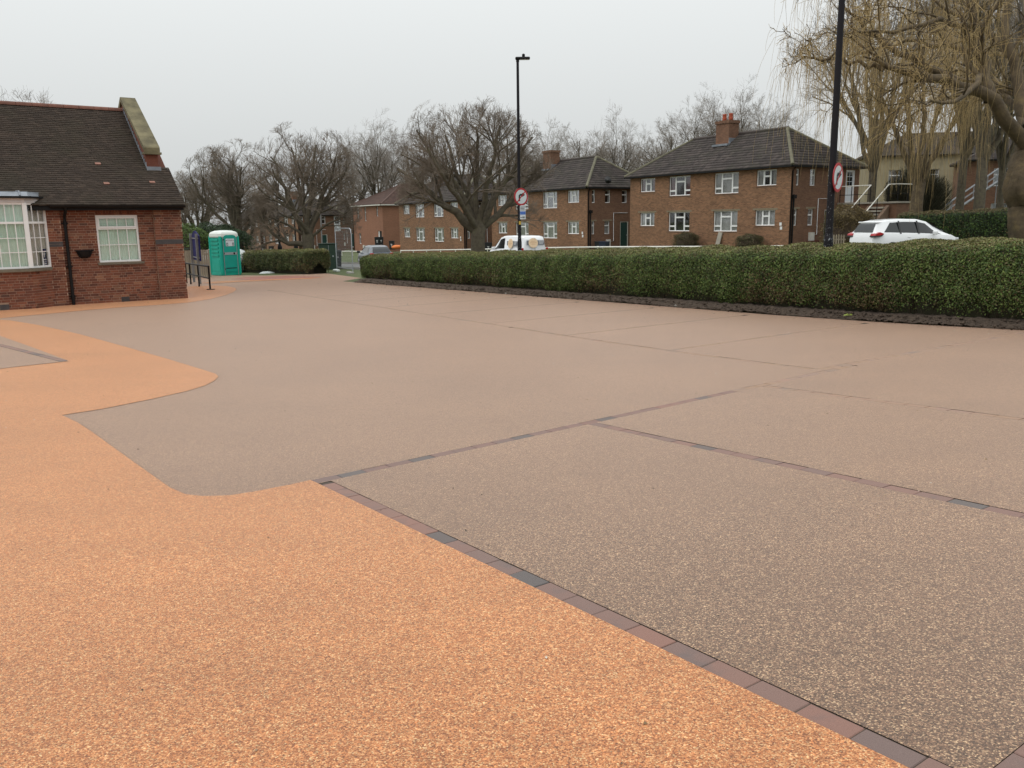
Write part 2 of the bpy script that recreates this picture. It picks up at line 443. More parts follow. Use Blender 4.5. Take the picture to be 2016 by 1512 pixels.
M['yellow'] = simple('yellow_tag', (0.6, 0.4, 0.06), 0.5)
M['postgrey'] = simple('grey_steel_post', (0.20, 0.20, 0.20), 0.55, metal=0.2)
M['galv'] = simple('galvanised_steel', (0.34, 0.36, 0.38), 0.5, metal=0.4, var=0.15)
def pole_mat():
    t = NT('flaking_black_pole')
    n1 = t.noise(30, 4, 0.7); n2 = t.noise(3, 2)
    gr = t.t.nodes.new('ShaderNodeSeparateXYZ'); t.l(t.obj(), gr.inputs[0])
    low = t.math('SUBTRACT', 0.17, t.math('MULTIPLY', gr.outputs['Z'], 0.045))
    f = t.math('ADD', n1, t.math('MAXIMUM', low, -0.02))
    c = t.ramp(f, [(0.70, (0.008, 0.007, 0.010)), (0.74, (0.34, 0.36, 0.38))])
    t.col(c); t.b.inputs['Roughness'].default_value = 0.6; t.b.inputs['Specular IOR Level'].default_value = 0.25
    return t.m
M['pole'] = pole_mat()
M['teal'] = simple('turquoise_plastic', (0.0, 0.36, 0.265), 0.45, var=0.12, scale=3)
M['tealdoor'] = simple('turquoise_door_plastic', (0.0, 0.31, 0.245), 0.45, var=0.1, scale=3)
M['roofwhite'] = simple('white_roof_plastic', (0.68, 0.72, 0.68), 0.5, var=0.08, scale=3)
M['tarp'] = simple('white_cover_sheet', (0.60, 0.64, 0.63), 0.6, var=0.15, scale=4, bump_=0.6)
M['tarpgrey'] = simple('grey_cover_skirt', (0.30, 0.33, 0.33), 0.7, var=0.2, scale=4)
M['bluepl'] = simple('blue_body', (0.02, 0.11, 0.42), 0.45, var=0.2)
def wood_mat(name, c):
    t = NT(name); mp = t.n('ShaderNodeMapping'); mp.inputs['Scale'].default_value = (20, 20, 1.2)
    t.l(t.obj(), mp.inputs['Vector'])
    oi = t.t.nodes.new('ShaderNodeObjectInfo')
    k = t.ramp(t.noise(1.5, 5, 0.6, mp.outputs[0]), [(0.3, tuple(x*0.6 for x in c)), (0.7, tuple(x*1.25 for x in c))])
    k = t.mixc(0.6, k, t.ramp(oi.outputs['Random'], [(0, (0.7,)*3), (1, (1.2,)*3)]), 'MULTIPLY')
    t.col(k); t.b.inputs['Roughness'].default_value = 0.9
    return t.m
M['wood'] = wood_mat('weathered_timber', (0.27, 0.225, 0.165))
M['bin'] = simple('black_bin_plastic', (0.018, 0.019, 0.022), 0.5, var=0.2)
M['binblue'] = simple('blue_black_bin_plastic', (0.018, 0.028, 0.055), 0.5, var=0.2)
M['green'] = simple('dark_green_steel', (0.016, 0.04, 0.024), 0.5, var=0.2)
M['greendoor'] = simple('dark_green_door', (0.008, 0.042, 0.034), 0.5, var=0.1)
M['whitedoor'] = simple('white_door', (0.68, 0.72, 0.76), 0.4, var=0.03)
M['orangepl'] = simple('orange_sack', (0.75, 0.2, 0.04), 0.6)
M['meter'] = simple('pale_meter_box', (0.62, 0.60, 0.54), 0.6, var=0.08)
M['railwhite'] = simple('white_painted_rail', (0.74, 0.72, 0.66), 0.6, var=0.1)
M['pot'] = simple('red_chimney_pot', (0.40, 0.085, 0.04), 0.75, var=0.15)
M['chalk'] = simple('cream_render', (0.34, 0.29, 0.19), 0.9, var=0.2, scale=1.0)
def attr_mat(name, rough=0.75, trans=0.0, spec=0.3):
    t = NT(name); a = t.t.nodes.new('ShaderNodeAttribute'); a.attribute_name = 'Col'
    t.col(a.outputs['Color']); t.b.inputs['Roughness'].default_value = rough
    t.b.inputs['Specular IOR Level'].default_value = spec
    if trans:
        tl = t.t.nodes.new('ShaderNodeBsdfTranslucent'); t.l(a.outputs['Color'], tl.inputs['Color'])
        mx = t.n('ShaderNodeMixShader', Fac=trans); t.l(t.b.outputs[0], mx.inputs[1]); t.l(tl.outputs[0], mx.inputs[2])
        t.l(mx.outputs[0], t.out.inputs[0])
    return t.m
M['leaf'] = attr_mat('leaf_colours', 0.6, 0.18, 0.35)
def bark_mat(name, c, c2, sc=5.0):
    t = NT(name)
    k = t.ramp(t.noise(sc, 6, 0.65), [(0.3, tuple(x*0.55 for x in c)), (0.55, c), (0.75, c2)])
    t.col(k); t.b.inputs['Roughness'].default_value = 0.95
    t.bumpn(t.noise(sc*5, 5, 0.7), 0.8, 0.03)
    return t.m
M['bark'] = bark_mat('mossy_bark', (0.115, 0.095, 0.066), (0.13, 0.125, 0.068))
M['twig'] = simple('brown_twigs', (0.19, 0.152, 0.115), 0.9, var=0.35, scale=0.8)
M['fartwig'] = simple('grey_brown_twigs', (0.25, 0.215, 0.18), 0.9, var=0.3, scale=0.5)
M['fargreen'] = simple('lichen_green_twigs', (0.135, 0.135, 0.10), 0.9, var=0.25, scale=0.5)
M['willowbark'] = bark_mat('willow_bark', (0.12, 0.088, 0.052), (0.19, 0.14, 0.065), 4.0)
M['willow'] = simple('ochre_willow_shoots', (0.42, 0.305, 0.135), 0.8, var=0.3, scale=1.2)
M['willow2'] = simple('ochre_brown_willow_shoots', (0.31, 0.225, 0.11), 0.85, var=0.3, scale=1.0)
# ================================================================== the ground
def terrain():
    s = np.unique(np.concatenate([np.arange(-60, 0, 10), np.arange(0, 14, 1), np.arange(14, 60, 2.5), np.arange(60, 200, 8), np.array([200, 260, 400, 700, 1200])]))
    t = np.unique(np.concatenate([np.array([-900, -500, -250, -120]), np.arange(-60, 14, 8), np.arange(14, 50, 1.5), np.arange(50, 120, 6), np.array([160, 250, 500, 900])]))
    S, T_ = np.meshgrid(s, t, indexing='ij')
    X = stx(S, T_); Y = sty(S, T_); Z = prof(S)+bump(S, T_)
    # sunk below the built surfaces
    inside = (S > -30) & (S < 41) & (T_ < 15.2) & (T_ > -30)
    Z = Z-0.06*inside-0.004
    V = np.stack([X, Y, Z], -1).reshape(-1, 3)
    ns, n2 = len(s), len(t)
    i, j = np.meshgrid(np.arange(ns-1), np.arange(n2-1), indexing='ij')
    a = i*n2+j
    F = np.stack([a, a+1, a+n2+1, a+n2], -1).reshape(-1, 4)
    me = np_mesh('ground', V, F, M['grass'], True)
    props(inst('ground', me), 'grass verge and rough ground beyond the hedge', None, None, 'structure')
terrain()
def sheet(name, pts, mat, off, label, flat_st=False, step=1.0, parent=None, kind='structure', cut=()):
    """polygon (world xy or s,t) draped on the ground, cut so that it follows the fall"""
    P = [(stx(a, b), sty(a, b)) for a, b in pts] if flat_st else [(p[0], p[1]) for p in pts]
    bm = bmesh.new()
    from mathutils.geometry import tessellate_polygon
    vs = [bm.verts.new((x, y, 0)) for x, y in P]
    for tri in tessellate_polygon([[Vector((x, y, 0)) for x, y in P]]):
        try: bm.faces.new([vs[i] for i in tri])
        except ValueError: pass
    sv = [UX*x+UY*y for x, y in P]
    k = math.ceil(min(sv)/step)*step
    while k < max(sv):
        if k > 1:
            bmesh.ops.bisect_plane(bm, geom=bm.verts[:]+bm.edges[:]+bm.faces[:], plane_co=(UX*k/(UX*UX+UY*UY), UY*k/(UX*UX+UY*UY), 0), plane_no=(UX, UY, 0))
        k += step
    rects = []
    for (p, q) in cut:
        a = Vector((stx(*p), sty(*p), 0)); b = Vector((stx(*q), sty(*q), 0)); d = (b-a).normalized(); nn = Vector((-d.y, d.x, 0))
        rects.append((a, d, nn, (b-a).length))
        for co, no in ((a+nn*.052, nn), (a-nn*.052, nn), (a-d*.002, d), (b+d*.002, d)):
            near = [f for f in bm.faces if any(-1.6 < (v.co-a).dot(d) < (b-a).length+1.6 and abs((v.co-a).dot(nn)) < 1.6 for v in f.verts) or True]
            bmesh.ops.bisect_plane(bm, geom=bm.verts[:]+bm.edges[:]+bm.faces[:], plane_co=co, plane_no=no, dist=1e-5)
    if rects:
        kill = []
        for f in bm.faces:
            c = f.calc_center_median()
            if any(-.002 < (c-a).dot(d) < L+.002 and abs((c-a).dot(nn)) < .052 for a, d, nn, L in rects): kill.append(f)
        bmesh.ops.delete(bm, geom=kill, context='FACES')
    for v in bm.verts: v.co.z = gzf(v.co.x, v.co.y)+off
    bmesh.ops.recalc_face_normals(bm, faces=bm.faces[:])
    for f in bm.faces:
        if f.normal.z < 0: f.normal_flip()
    me = bpy.data.meshes.new(name); bm.to_mesh(me); bm.free()
    me.materials.append(mat)
    o = inst(name, me, parent)
    if parent is None: props(o, label, None, None, kind)
    return o
H = lambda lst: [hit(*p) for p in lst]
COURSES = [((-1.5, 2.31), (5.50, 2.31), True), ((5.56, 2.258), (6.02, 9.6), True), ((5.68, 4.98), (-0.2, 4.90), True), ((5.83, 7.62), (0.6, 7.52), True), ((0.955, 2.37), (0.975, 4.83), True),
    ((6.14, 9.05), (6.08, 14.4), True), ((6.22, 9.02), (13.4, 9.62), True), ((13.4, 9.62), (30.0, 10.9), False)]
for k in range(1, 8):
    s0 = 6.12+2.72*k; COURSES.append(((s0, 9.15+0.077*(s0-6.3)), (s0-0.02, 14.4), k <= 2))
car_park = sheet('car_park', [(-12, -25), (-12, 14.68), (8, 14.68), (33.2, 15.25), (35.0, 17.0), (41.5, 18.2), (42.5, 15.5), (47.5, 13.2), (49, 8), (49, -25)], M['brown'], 0.0, 'brown resin-bound gravel car park with block edged bays', True, cut=[c[:2] for c in COURSES])
# orange footpaths
A0 = hit(612, 946)
oc = [(570, 955.5),  (500, 969), (450, 976.5), (400, 978), (365, 974), (335, 961), (295, 933), (235, 890), (180, 850), (152, 832), (122, 818),
      (200, 806), (300, 786), (370, 770), (405, 759), (422, 750), (430, 742), (424, 736), (405, 730), (330, 707), (250, 684), (160, 659), (80, 641), (20, 631)]
path1 = [(stx(-11, 2.257), sty(-11, 2.257)), (stx(5.55, 2.257), sty(5.55, 2.257)), (stx(5.61, 2.25), sty(5.61, 2.25))]+[(p.x, p.y) for p in H(oc)]
pA = hit(0, 627.5)
path1 += [(pA.x-0.3, pA.y-0.1), (pA.x-6, pA.y-4.5), (stx(18, -14), sty(18, -14)), (stx(-11, -14), sty(-11, -14))]
sheet('orange_path', path1, M['orange'], 0.005, 'broad orange resin-bound gravel path in the foreground')
strip = H([(0, 627), (60, 621), (100, 617.5), (180, 610), (250, 604.5), (310, 600.5), (370, 596), (415, 589), (445, 581), (460, 575), (466, 570), (462, 566.5), (450, 564), (425, 562)])
strip = [(p.x, p.y) for p in strip]
q1 = (stx(36, 8.3), sty(36, 8.3)); q2 = (stx(37, 6), sty(37, 6))
BO = Vector((-10.33, 27.36)); 
bl = (BO.x-VX*9+UX*0.3, BO.y-VY*9+UY*0.3); br = (BO.x+UX*0.3+VX*-0.2, BO.y+UY*0.3-VY*0.2)
sheet('orange_footway', strip+[q1, q2, br, bl, (pA.x-5, pA.y-3.2)], M['orange'], 0.005, 'narrow orange resin strip along the foot of the red brick bungalow')
isl = H([(0, 662), (70, 687), (136, 712), (60, 720), (0, 727)])
isl = [(p.x, p.y) for p in isl]
sheet('brown_bay', isl+[(isl[-1][0]-3, isl[-1][1]-1.5), (isl[0][0]-4, isl[0][1]+1.4)], M['brown'], 0.010, 'small brown gravel bay cut into the orange path')
sheet('red_path', [(p.x, p.y) for p in H([(455, 549.5), (480, 545.5), (560, 543.5), (640, 545), (600, 547.3), (545, 549.8), (500, 551.5)])], M['redresin'], 0.005, 'dull red resin strip beside the green portable toilet')
sheet('orange_band', [(p.x, p.y) for p in H([(395, 557.5), (430, 553.5), (500, 551.5), (600, 547.6), (640, 545.6), (610, 549.2), (540, 552), (470, 555.3), (425, 558.5)])], M['orange'], 0.008, 'thin pale orange band in front of the red strip')

# ---- block paver courses
pav_m = {}
def paver_mesh(l, far=False):
    k = (round(l, 2), far)
    if k not in pav_m:
        b = MB(); b.cbox(-l/2, l/2, -0.05, 0.05, -0.06, 0.0, 0.003); pav_m[k] = b.mesh('paver', M['paver2' if far else 'paver'])
    return pav_m[k]
def course(p, q, single=True, top=-0.0008, bed_z=-0.005):
    """a run of 200 mm blocks laid end to end between two (s,t) points"""
    a = np.array([stx(*p), sty(*p)]); b = np.array([stx(*q), sty(*q)])
    L = np.linalg.norm(b-a); d = (b-a)/L; nrm = np.array([-d[1], d[0]])
    n = int(L/0.204); yaw = math.atan2(d[1], d[0])
    # dark joint bed
    bed = MB(); K = max(2, int(L/0.8))
    for i in range(K):
        e0 = a+d*L*i/K; e1 = a+d*L*(i+1)/K
        c = [e0-nrm*0.06, e1-nrm*0.06, e1+nrm*0.06, e0+nrm*0.06]
        bed.add([(x, y, gzf(x, y)+bed_z) for x, y in c], [(0, 1, 2, 3)])
    bed.build('joint_bed', M['joint'], car_park)
    jm = MB()
    for i in range(n):
        c = a+d*(0.102+i*0.204)
        z0 = gzf(*(c-d*0.1)); z1 = gzf(*(c+d*0.1)); pitch = math.atan2(z1-z0, 0.2)
        wob = random.uniform(-0.0015, 0.0015)
        jit = nrm*random.uniform(-0.0025, 0.0025)
        loc = (c[0]+jit[0], c[1]+jit[1], (z0+z1)/2+top+wob)
        if single:
            inst('paver', paver_mesh(0.2, p[1] > 7.4 or (abs(p[1]-2.258) < .003 and i > 23)), car_park, loc, (random.uniform(-.006, .006), -pitch+random.uniform(-.004, .004), yaw+random.uniform(-.008, .008)))
        else:
            mm = Matrix.Translation(loc) @ Matrix.Rotation(yaw, 4, 'Z') @ Matrix.Rotation(-pitch, 4, 'Y')
            jm.box(-0.1, 0.1, -0.05, 0.05, -0.05, 0, mm)
    if not single:
        o = jm.build('far_pavers', M['paver2'], car_park); o['kind'] = 'stuff'
for c in COURSES: course(*c)
i0 = isl[0]; i1 = isl[2]
def to_st(x, y): return (UX*x+UY*y)/(UX*UX+UY*UY), (VX*x+VY*y)/(VX*VX+VY*VY)
course(to_st(i1[0]-0.08, i1[1]+0.0), to_st(i0[0]-1.0, i0[1]+0.32), True, 0.014, 0.0115)

# ---- road, verge kerbs and soil
rd = [(-30, 21.8), (20, 21.8), (44, 21.6), (52, 21.0), (120, 20.0), (190, 18), (190, 24.5), (120, 25.6), (56, 26.2), (48, 29.0), (42, 31.2), (20, 33.5), (12, 60), (5, 60), (6, 40), (-30, 40)]
sheet('road', rd, M['tarmac'], 0.012, 'grey tarmac street beyond the hedge', True, 2.0)
def kerb(name, pts, label):
    b = MB()
    for (p, q) in zip(pts[:-1], pts[1:]):
        L = math.hypot(q[0]-p[0], q[1]-p[1]); K = max(1, int(L/1.8))
        for i in range(K):
            u0 = [p[j]+(q[j]-p[j])*(i+0.004)/K for j in (0, 1)]; u1 = [p[j]+(q[j]-p[j])*(i+0.996)/K for j in (0, 1)]
            dx, dy = u1[0]-u0[0], u1[1]-u0[1]; l = math.hypot(dx, dy); nx, ny = -dy/l*0.065, dx/l*0.065
            c = [(u0[0]-nx, u0[1]-ny), (u1[0]-nx, u1[1]-ny), (u1[0]+nx, u1[1]+ny), (u0[0]+nx, u0[1]+ny)]
            w_ = [(stx(*e), sty(*e)) for e in c]
            lo = [(x, y, gzf(x, y)-0.1) for x, y in w_]; hi = [(x, y, gzf(x, y)+0.12) for x, y in w_]
            b.add(lo+hi, [(4, 5, 6, 7), (0, 1, 5, 4), (1, 2, 6, 5), (2, 3, 7, 6), (3, 0, 4, 7)])
    props(b.build(name, M['kerb']), label, None, None, 'structure')
kerb('kerb', [(20, 21.8), (44, 21.6), (52, 21.0), (110, 20.2)], 'concrete kerb on the near side of the street')
kerb('kerb', [(110, 25.8), (56, 26.2), (48, 29.0), (42, 31.2), (20, 33.5)], 'concrete kerb on the far side of the street')
def soil_bed():
    n, k = 420, 12
    s = np.linspace(1.0, 32.0, n); t = np.concatenate([np.linspace(14.74, 15.5, 8), [15.9, 16.4, 17.0, 17.6]])
    S, T_ = np.meshgrid(s, t, indexing='ij')
    T_ = T_+0.018*np.clip(S-8, 0, 30)+0.05*np.sin(S*1.7)+0.03*np.sin(S*4.3+1)-0.12*smooth(24, 34, S)*0
    h = RNG.random(S.shape)
    q = T_-0.018*np.clip(S-8, 0, 30)
    hgt = 0.006+0.10*smooth(14.72, 15.15, q)+0.04*h*h*smooth(14.6, 14.85, q)
    X = stx(S, T_); Y = sty(S, T_); Z = prof(S)+hgt
    V = np.stack([X, Y, Z], -1).reshape(-1, 3)
    i, j = np.meshgrid(np.arange(n-1), np.arange(k-1), indexing='ij'); a = i*k+j
    F = np.stack([a, a+1, a+k+1, a+k], -1).reshape(-1, 4)
    props(inst('soil_bed', np_mesh('soil_bed', V, F, M['soil'])), 'strip of dark bare soil along the foot of the hedge', None, None, 'structure')
soil_bed()
def clods():
    V = []; F = []
    base = np.array([[1, 0, 0], [-1, 0, 0], [0, 1, 0], [0, -1, 0], [0, 0, 1], [0, 0, -1]], float)
    ft = np.array([[0, 2, 4], [2, 1, 4], [1, 3, 4], [3, 0, 4], [2, 0, 5], [1, 2, 5], [3, 1, 5], [0, 3, 5]])
    N = 2600
    s = 2+29.5*RNG.random(N)**1.4; t = 14.55+0.5*RNG.random(N)**1.3
    r = 0.008+0.028*RNG.random(N)**3
    x = stx(s, t); y = sty(s, t); z = prof(s)+0.02+0.09*smooth(14.4, 15.0, t); x = stx(s, t+0.018*np.clip(s-8, 0, 30)); y = sty(s, t+0.018*np.clip(s-8, 0, 30))
    P = base[None]*(0.6+0.8*RNG.random((N, 6, 1)))*r[:, None, None]*np.array([1.2, 1.2, 0.8])+np.stack([x, y, z], -1)[:, None]
    Fk = ft[None]+6*np.arange(N)[:, None, None]
    o = inst('soil_clods', np_mesh('soil_clods', P.reshape(-1, 3), Fk.reshape(-1, 3), M['soil']))
    props(o, 'loose crumbs of dark soil scattered under the hedge', None, None, 'stuff')
clods()

def grit():
    base = np.array([[1, 0, 0], [-1, 0, 0], [0, 1, 0], [0, -1, 0], [0, 0, 1]], float)
    ft = np.array([[0, 2, 4], [2, 1, 4], [1, 3, 4], [3, 0, 4]])
    N = 1100
    s = 1.0+32*RNG.random(N)**1.5; t = np.where(RNG.random(N) < .3, 13.6+1.0*RNG.random(N)**.5, -4+18.5*RNG.random(N))
    r = 0.003+0.006*RNG.random(N)**3+0.0004*s*RNG.random(N)
    g = RNG.random(N)*6.28
    x = stx(s, t); y = sty(s, t); z = prof(s)+0.009
    P = base[None]*(0.5+RNG.random((N, 5, 1)))*r[:, None, None]*np.array([1.3, 1.0, 0.7])
    c, n = np.cos(g)[:, None], np.sin(g)[:, None]
    P = np.stack([P[..., 0]*c-P[..., 1]*n, P[..., 0]*n+P[..., 1]*c, P[..., 2]], -1)+np.stack([x, y, z], -1)[:, None]
    pal = np.array([(.6, .55, .47), (.12, .09, .06), (.35, .25, .16), (.07, .055, .04), (.20, .14, .07)])
    col = np.repeat(pal[RNG.integers(0, 5, N)], 5, axis=0)
    o = inst('loose_grit', np_mesh('loose_grit', P.reshape(-1, 3), (ft[None]+5*np.arange(N)[:, None, None]).reshape(-1, 3), M['leaf'], False, col))
    props(o, 'loose grit and crumbs of leaf scattered over the car park', None, None, 'stuff')
grit()
# ================================================================== foliage tools
def tubes(P, R, k=3):
    """P (m,n,3) polylines, R (m,n) radii -> V,F"""
    m_, n = P.shape[:2]
    T_ = np.empty_like(P); T_[:, 1:-1] = P[:, 2:]-P[:, :-2]; T_[:, 0] = P[:, 1]-P[:, 0]; T_[:, -1] = P[:, -1]-P[:, -2]
    T_ /= np.linalg.norm(T_, axis=-1, keepdims=True)+1e-9
    ref = np.where(np.abs(T_[:, :1, 2:3]) < 0.85, np.array([0, 0, 1.0]), np.array([1.0, 0.2, 0]))
    A = np.cross(T_, ref); A /= np.linalg.norm(A, axis=-1, keepdims=True)+1e-9
    B = np.cross(T_, A)
    g = 2*np.pi*np.arange(k)/k
    V = P[:, :, None]+R[:, :, None, None]*(A[:, :, None]*np.cos(g)[:, None]+B[:, :, None]*np.sin(g)[:, None])
    i = np.arange(m_)[:, None, None]*n*k; j = np.arange(n-1)[None, :, None]*k; q = np.arange(k)[None, None]
    q1 = (q+1) % k
    F = np.stack([i+j+q, i+j+q1, i+j+k+q1, i+j+k+q], -1).reshape(-1, 4)
    return V.reshape(-1, 3), F
def merge(parts):
    V = []; F = []; n = 0
    for v, f in parts: V.append(v); F.append(f+n); n += len(v)
    return np.concatenate(V), np.concatenate(F)
def grow(rng, P, R, n, t0, t1, ang, ln, npt, rscale, up=0.0, wander=0.12, lnvar=0.35, droop=0.0, tip=0.35, rmin=0.004):
    """children of the polylines P: n per parent"""
    m_, k = P.shape[:2]
    par = np.repeat(np.arange(m_), n)
    t = t0+(t1-t0)*rng.random(m_*n)
    f = t*(k-1); i0 = np.minimum(f.astype(int), k-2); fr = (f-i0)[:, None]
    p0 = P[par, i0]*(1-fr)+P[par, i0+1]*fr
    r0 = R[par, i0]*(1-fr[:, 0])+R[par, i0+1]*fr[:, 0]
    d = P[par, i0+1]-P[par, i0]; d /= np.linalg.norm(d, axis=1, keepdims=True)+1e-9
    q = rng.normal(size=d.shape); q -= (q*d).sum(1, keepdims=True)*d; q /= np.linalg.norm(q, axis=1, keepdims=True)
    a = ang*(0.7+0.6*rng.random(len(d)))[:, None]
    dr = d*np.cos(a)+q*np.sin(a); dr[:, 2] += up; dr /= np.linalg.norm(dr, axis=1, keepdims=True)
    plen = np.linalg.norm(np.diff(P, axis=1), axis=2).sum(1)[par]
    L = plen*ln*(1-lnvar+2*lnvar*rng.random(len(d)))*(1.15-0.55*t)
    out = np.empty((len(d), npt, 3)); out[:, 0] = p0; cur = dr.copy()
    for j in range(1, npt):
        cur = cur+rng.normal(size=cur.shape)*wander; cur[:, 2] += up*0.25-droop
        cur /= np.linalg.norm(cur, axis=1, keepdims=True)
        out[:, j] = out[:, j-1]+cur*(L/(npt-1))[:, None]
    rs = np.maximum(r0*rscale, rmin)
    RR = rs[:, None]*np.linspace(1, tip, npt)[None]
    RR = np.maximum(RR, rmin*0.8)
    return out, RR
def tree_mesh(seed, trunk, limbs, levels, twig_min=0.005):
    """returns trunk arrays and crown arrays in local coordinates"""
    rng = np.random.default_rng(seed)
    bark = []; crown = []
    tp, tr = trunk
    tp = np.array(tp, float)[None]; tr = np.array(tr, float)[None]
    bark.append(tubes(tp, tr, 10))
    lp = []; lr = []
    for pts, r0, r1 in limbs:
        pts = np.array(pts, float)
        n = 8; u = np.linspace(0, len(pts)-1, n); i = np.minimum(u.astype(int), len(pts)-2); fr = (u-i)[:, None]
        q = pts[i]*(1-fr)+pts[i+1]*fr
        q[1:] += rng.normal(size=(n-1, 3))*0.04*np.linalg.norm(pts[-1]-pts[0])/3
        lp.append(q); lr.append(np.linspace(r0, r1, n))
    P = np.array(lp); R = np.array(lr)
    bark.append(tubes(P, R, 7))
    for li, kw in enumerate(levels):
        P, R = grow(rng, P, R, rmin=twig_min*(1.0 if li == len(levels)-1 else 1.3), **kw)
        (bark if li == 0 else crown).append(tubes(P, R, 5 if li == 0 else (4 if li == 1 else 3)))
    return merge(bark), merge(crown)
def dome(data, a, zc, b, zmin=0.0):
    """draw stray shoots in towards a rounded crown"""
    for v, f in data:
        r = np.sqrt((v[:, 0]/a)**2+(v[:, 1]/a)**2+(np.maximum(v[:, 2]-zc, 0)/b)**2)
        k = np.where(r > .85, (.85+.15*np.tanh((r-.85)/.30)+.10*(r-.85))/np.maximum(r, 1e-6), 1)
        low = v[:, 2] < zc
        v[:, 0] *= k; v[:, 1] *= k
        v[:, 2] = np.where(low, v[:, 2], zc+(v[:, 2]-zc)*k)
    return data
def make_tree(name, loc, data, label, cat='tree', group=None, rz=0.0, sc=1.0, barkm='bark', twigm='twig'):
    root = empty(name, loc, rz, label, cat, group); root.scale = (sc, sc, sc)
    if 'me' not in data:
        data['me'] = (np_mesh('trunk', *data['b'], M[barkm], True), np_mesh('crown', *data['c'], M[twigm], True))
    inst('trunk', data['me'][0], root); inst('crown', data['me'][1], root)
    return root
def leaf_quads(P, N, size, rng, col, fold=0.25):
    """diamond leaves at P facing N"""
    n = len(P)
    N = N/np.linalg.norm(N, axis=1, keepdims=True)
    q = rng.normal(size=N.shape); q -= (q*N).sum(1, keepdims=True)*N; q /= np.linalg.norm(q, axis=1, keepdims=True)
    r = np.cross(N, q); s = (size*(0.65+0.7*rng.random(n)))[:, None]
    a = P-q*s*0.5; b = P+r*s*0.3+N*s*fold*0.3; c = P+q*s*0.6-N*s*fold*0.2; d = P-r*s*0.3+N*s*fold*0.3
    V = np.stack([a, b, c, d], 1).reshape(-1, 3)
    F = np.arange(4*n).reshape(-1, 4)
    return V, F, np.repeat(col, 4, axis=0)
def hedge(name, label, p, q, width, h0, h1, leaf, dens, pal, top_pal, seed, base_gap=0.12, lod=None, rough=0.04, gap=0.15, cat='hedge', stems=True, topmix=0.75, endround=0.35):
    """clipped hedge between two (s,t) points measured along its front foot; width goes to the far side"""
    rng = np.random.default_rng(seed)
    a = np.array([stx(*p), sty(*p)]); b = np.array([stx(*q), sty(*q)]); L = np.linalg.norm(b-a); d = (b-a)/L
    nr = np.array([-d[1], d[0]])
    if nr @ np.array([VX, VY]) < 0: nr = -nr
    root = empty(name, (a[0], a[1], gzf(*a)), 0, label, cat)
    org = np.array([a[0], a[1], gzf(*a)])
    # cross-section: front foot -> front top -> back top -> back foot (w,h fractions)
    sec = np.array([(0.10, 0.0), (0.03, 0.10), (0.0, 0.30), (0.0, 0.6), (0.02, 0.84), (0.08, 0.93), (0.22, 0.97), (0.5, 1.0), (0.8, 1.0), (0.93, 0.94), (1.0, 0.8), (1.0, 0.3), (0.93, 0.0)])
    cum = np.concatenate([[0], np.cumsum(np.linalg.norm(np.diff(sec*np.array([width, (h0+h1)/2]), axis=0), axis=1))])
    def lump(u, c):
        return rough*(np.sin(u*2.1+c*1.3)+np.sin(u*4.7-c*2.9+1)+0.6*np.sin(u*9.3+c*5.1))*0.6
    def surf(u, c, ins):
        i = np.clip(np.searchsorted(cum, c, side='right')-1, 0, len(sec)-2)
        f = ((c-cum[i])/(cum[i+1]-cum[i]))[:, None]
        w_ = sec[i]*(1-f)+sec[i+1]*f
        tg = (sec[i+1]-sec[i])*np.array([width, (h0+h1)/2]); tg /= np.linalg.norm(tg, axis=1, keepdims=True)
        n2 = np.stack([-tg[:, 1], tg[:, 0]], 1)
        hh = h0+(h1-h0)*u/L
        er = np.clip(np.minimum(u, L-u)/endround, 0, 1); sh = np.sqrt(np.clip(1-(1-er)**2, 0, 1))
        W = 0.5+(w_[:, 0]-0.5)*(0.45+0.55*sh)
        off = lump(u, c)-ins
        ww = W*width+n2[:, 0]*off; zz = w_[:, 1]*hh*(0.93+0.07*sh)+n2[:, 1]*off+base_gap*(1-w_[:, 1])
        x = a[0]+d[0]*u+nr[0]*ww; y = a[1]+d[1]*u+nr[1]*ww
        z = gz(x, y)+zz
        nn = np.stack([nr[0]*n2[:, 0], nr[1]*n2[:, 0], n2[:, 1]], 1)
        en = np.where(u < endround, -1, np.where(u > L-endround, 1, 0))*(1-er)
        nn[:, :2] += en[:, None]*d[None]*1.5
        return np.stack([x, y, z], 1)-org, nn, w_[:, 1]
    # dense woody core
    nu = max(6, int(L/0.35)); nc = 26
    uu, cc = np.meshgrid(np.linspace(0.28, L-0.28, nu), np.linspace(0, cum[-1]*0.999, nc), indexing='ij')
    Pc, _, hf = surf(uu.ravel(), cc.ravel(), 0.13+0.05*RNG.random(uu.size))
    Pc[:, 2] -= (base_gap+0.25)*(hf < 0.02)
    i, j = np.meshgrid(np.arange(nu-1), np.arange(nc-1), indexing='ij'); k = i*nc+j
    F = np.stack([k, k+nc, k+nc+1, k+1], -1).reshape(-1, 4)
    caps = [np.array([[0, j, j+1, nc-1] for j in range(1, nc-2)]), np.array([[(nu-1)*nc, (nu-1)*nc+j+1, (nu-1)*nc+j, (nu-1)*nc+nc-1] for j in range(1, nc-2)])]
    F = np.concatenate([F]+caps)
    cc_ = np.array([0.038, 0.036, 0.018])*(0.7+0.6*RNG.random((len(Pc), 1)))
    inst('hedge_core', np_mesh('hedge_core', Pc, F, M['leaf'], True, cc_), root)
    # leaves
    area = L*cum[-1]; N = int(area*dens)
    u = rng.random(N)*L
    if lod is not None: u = L*rng.random(N)**lod
    c = rng.random(N)*cum[-1]
    ins = rng.random(N)**1.6*gap-0.02
    Pl, nn, hf = surf(u, c, ins)
    # the two ends
    ne = int(width*(h0+h1)/2*dens*1.3)
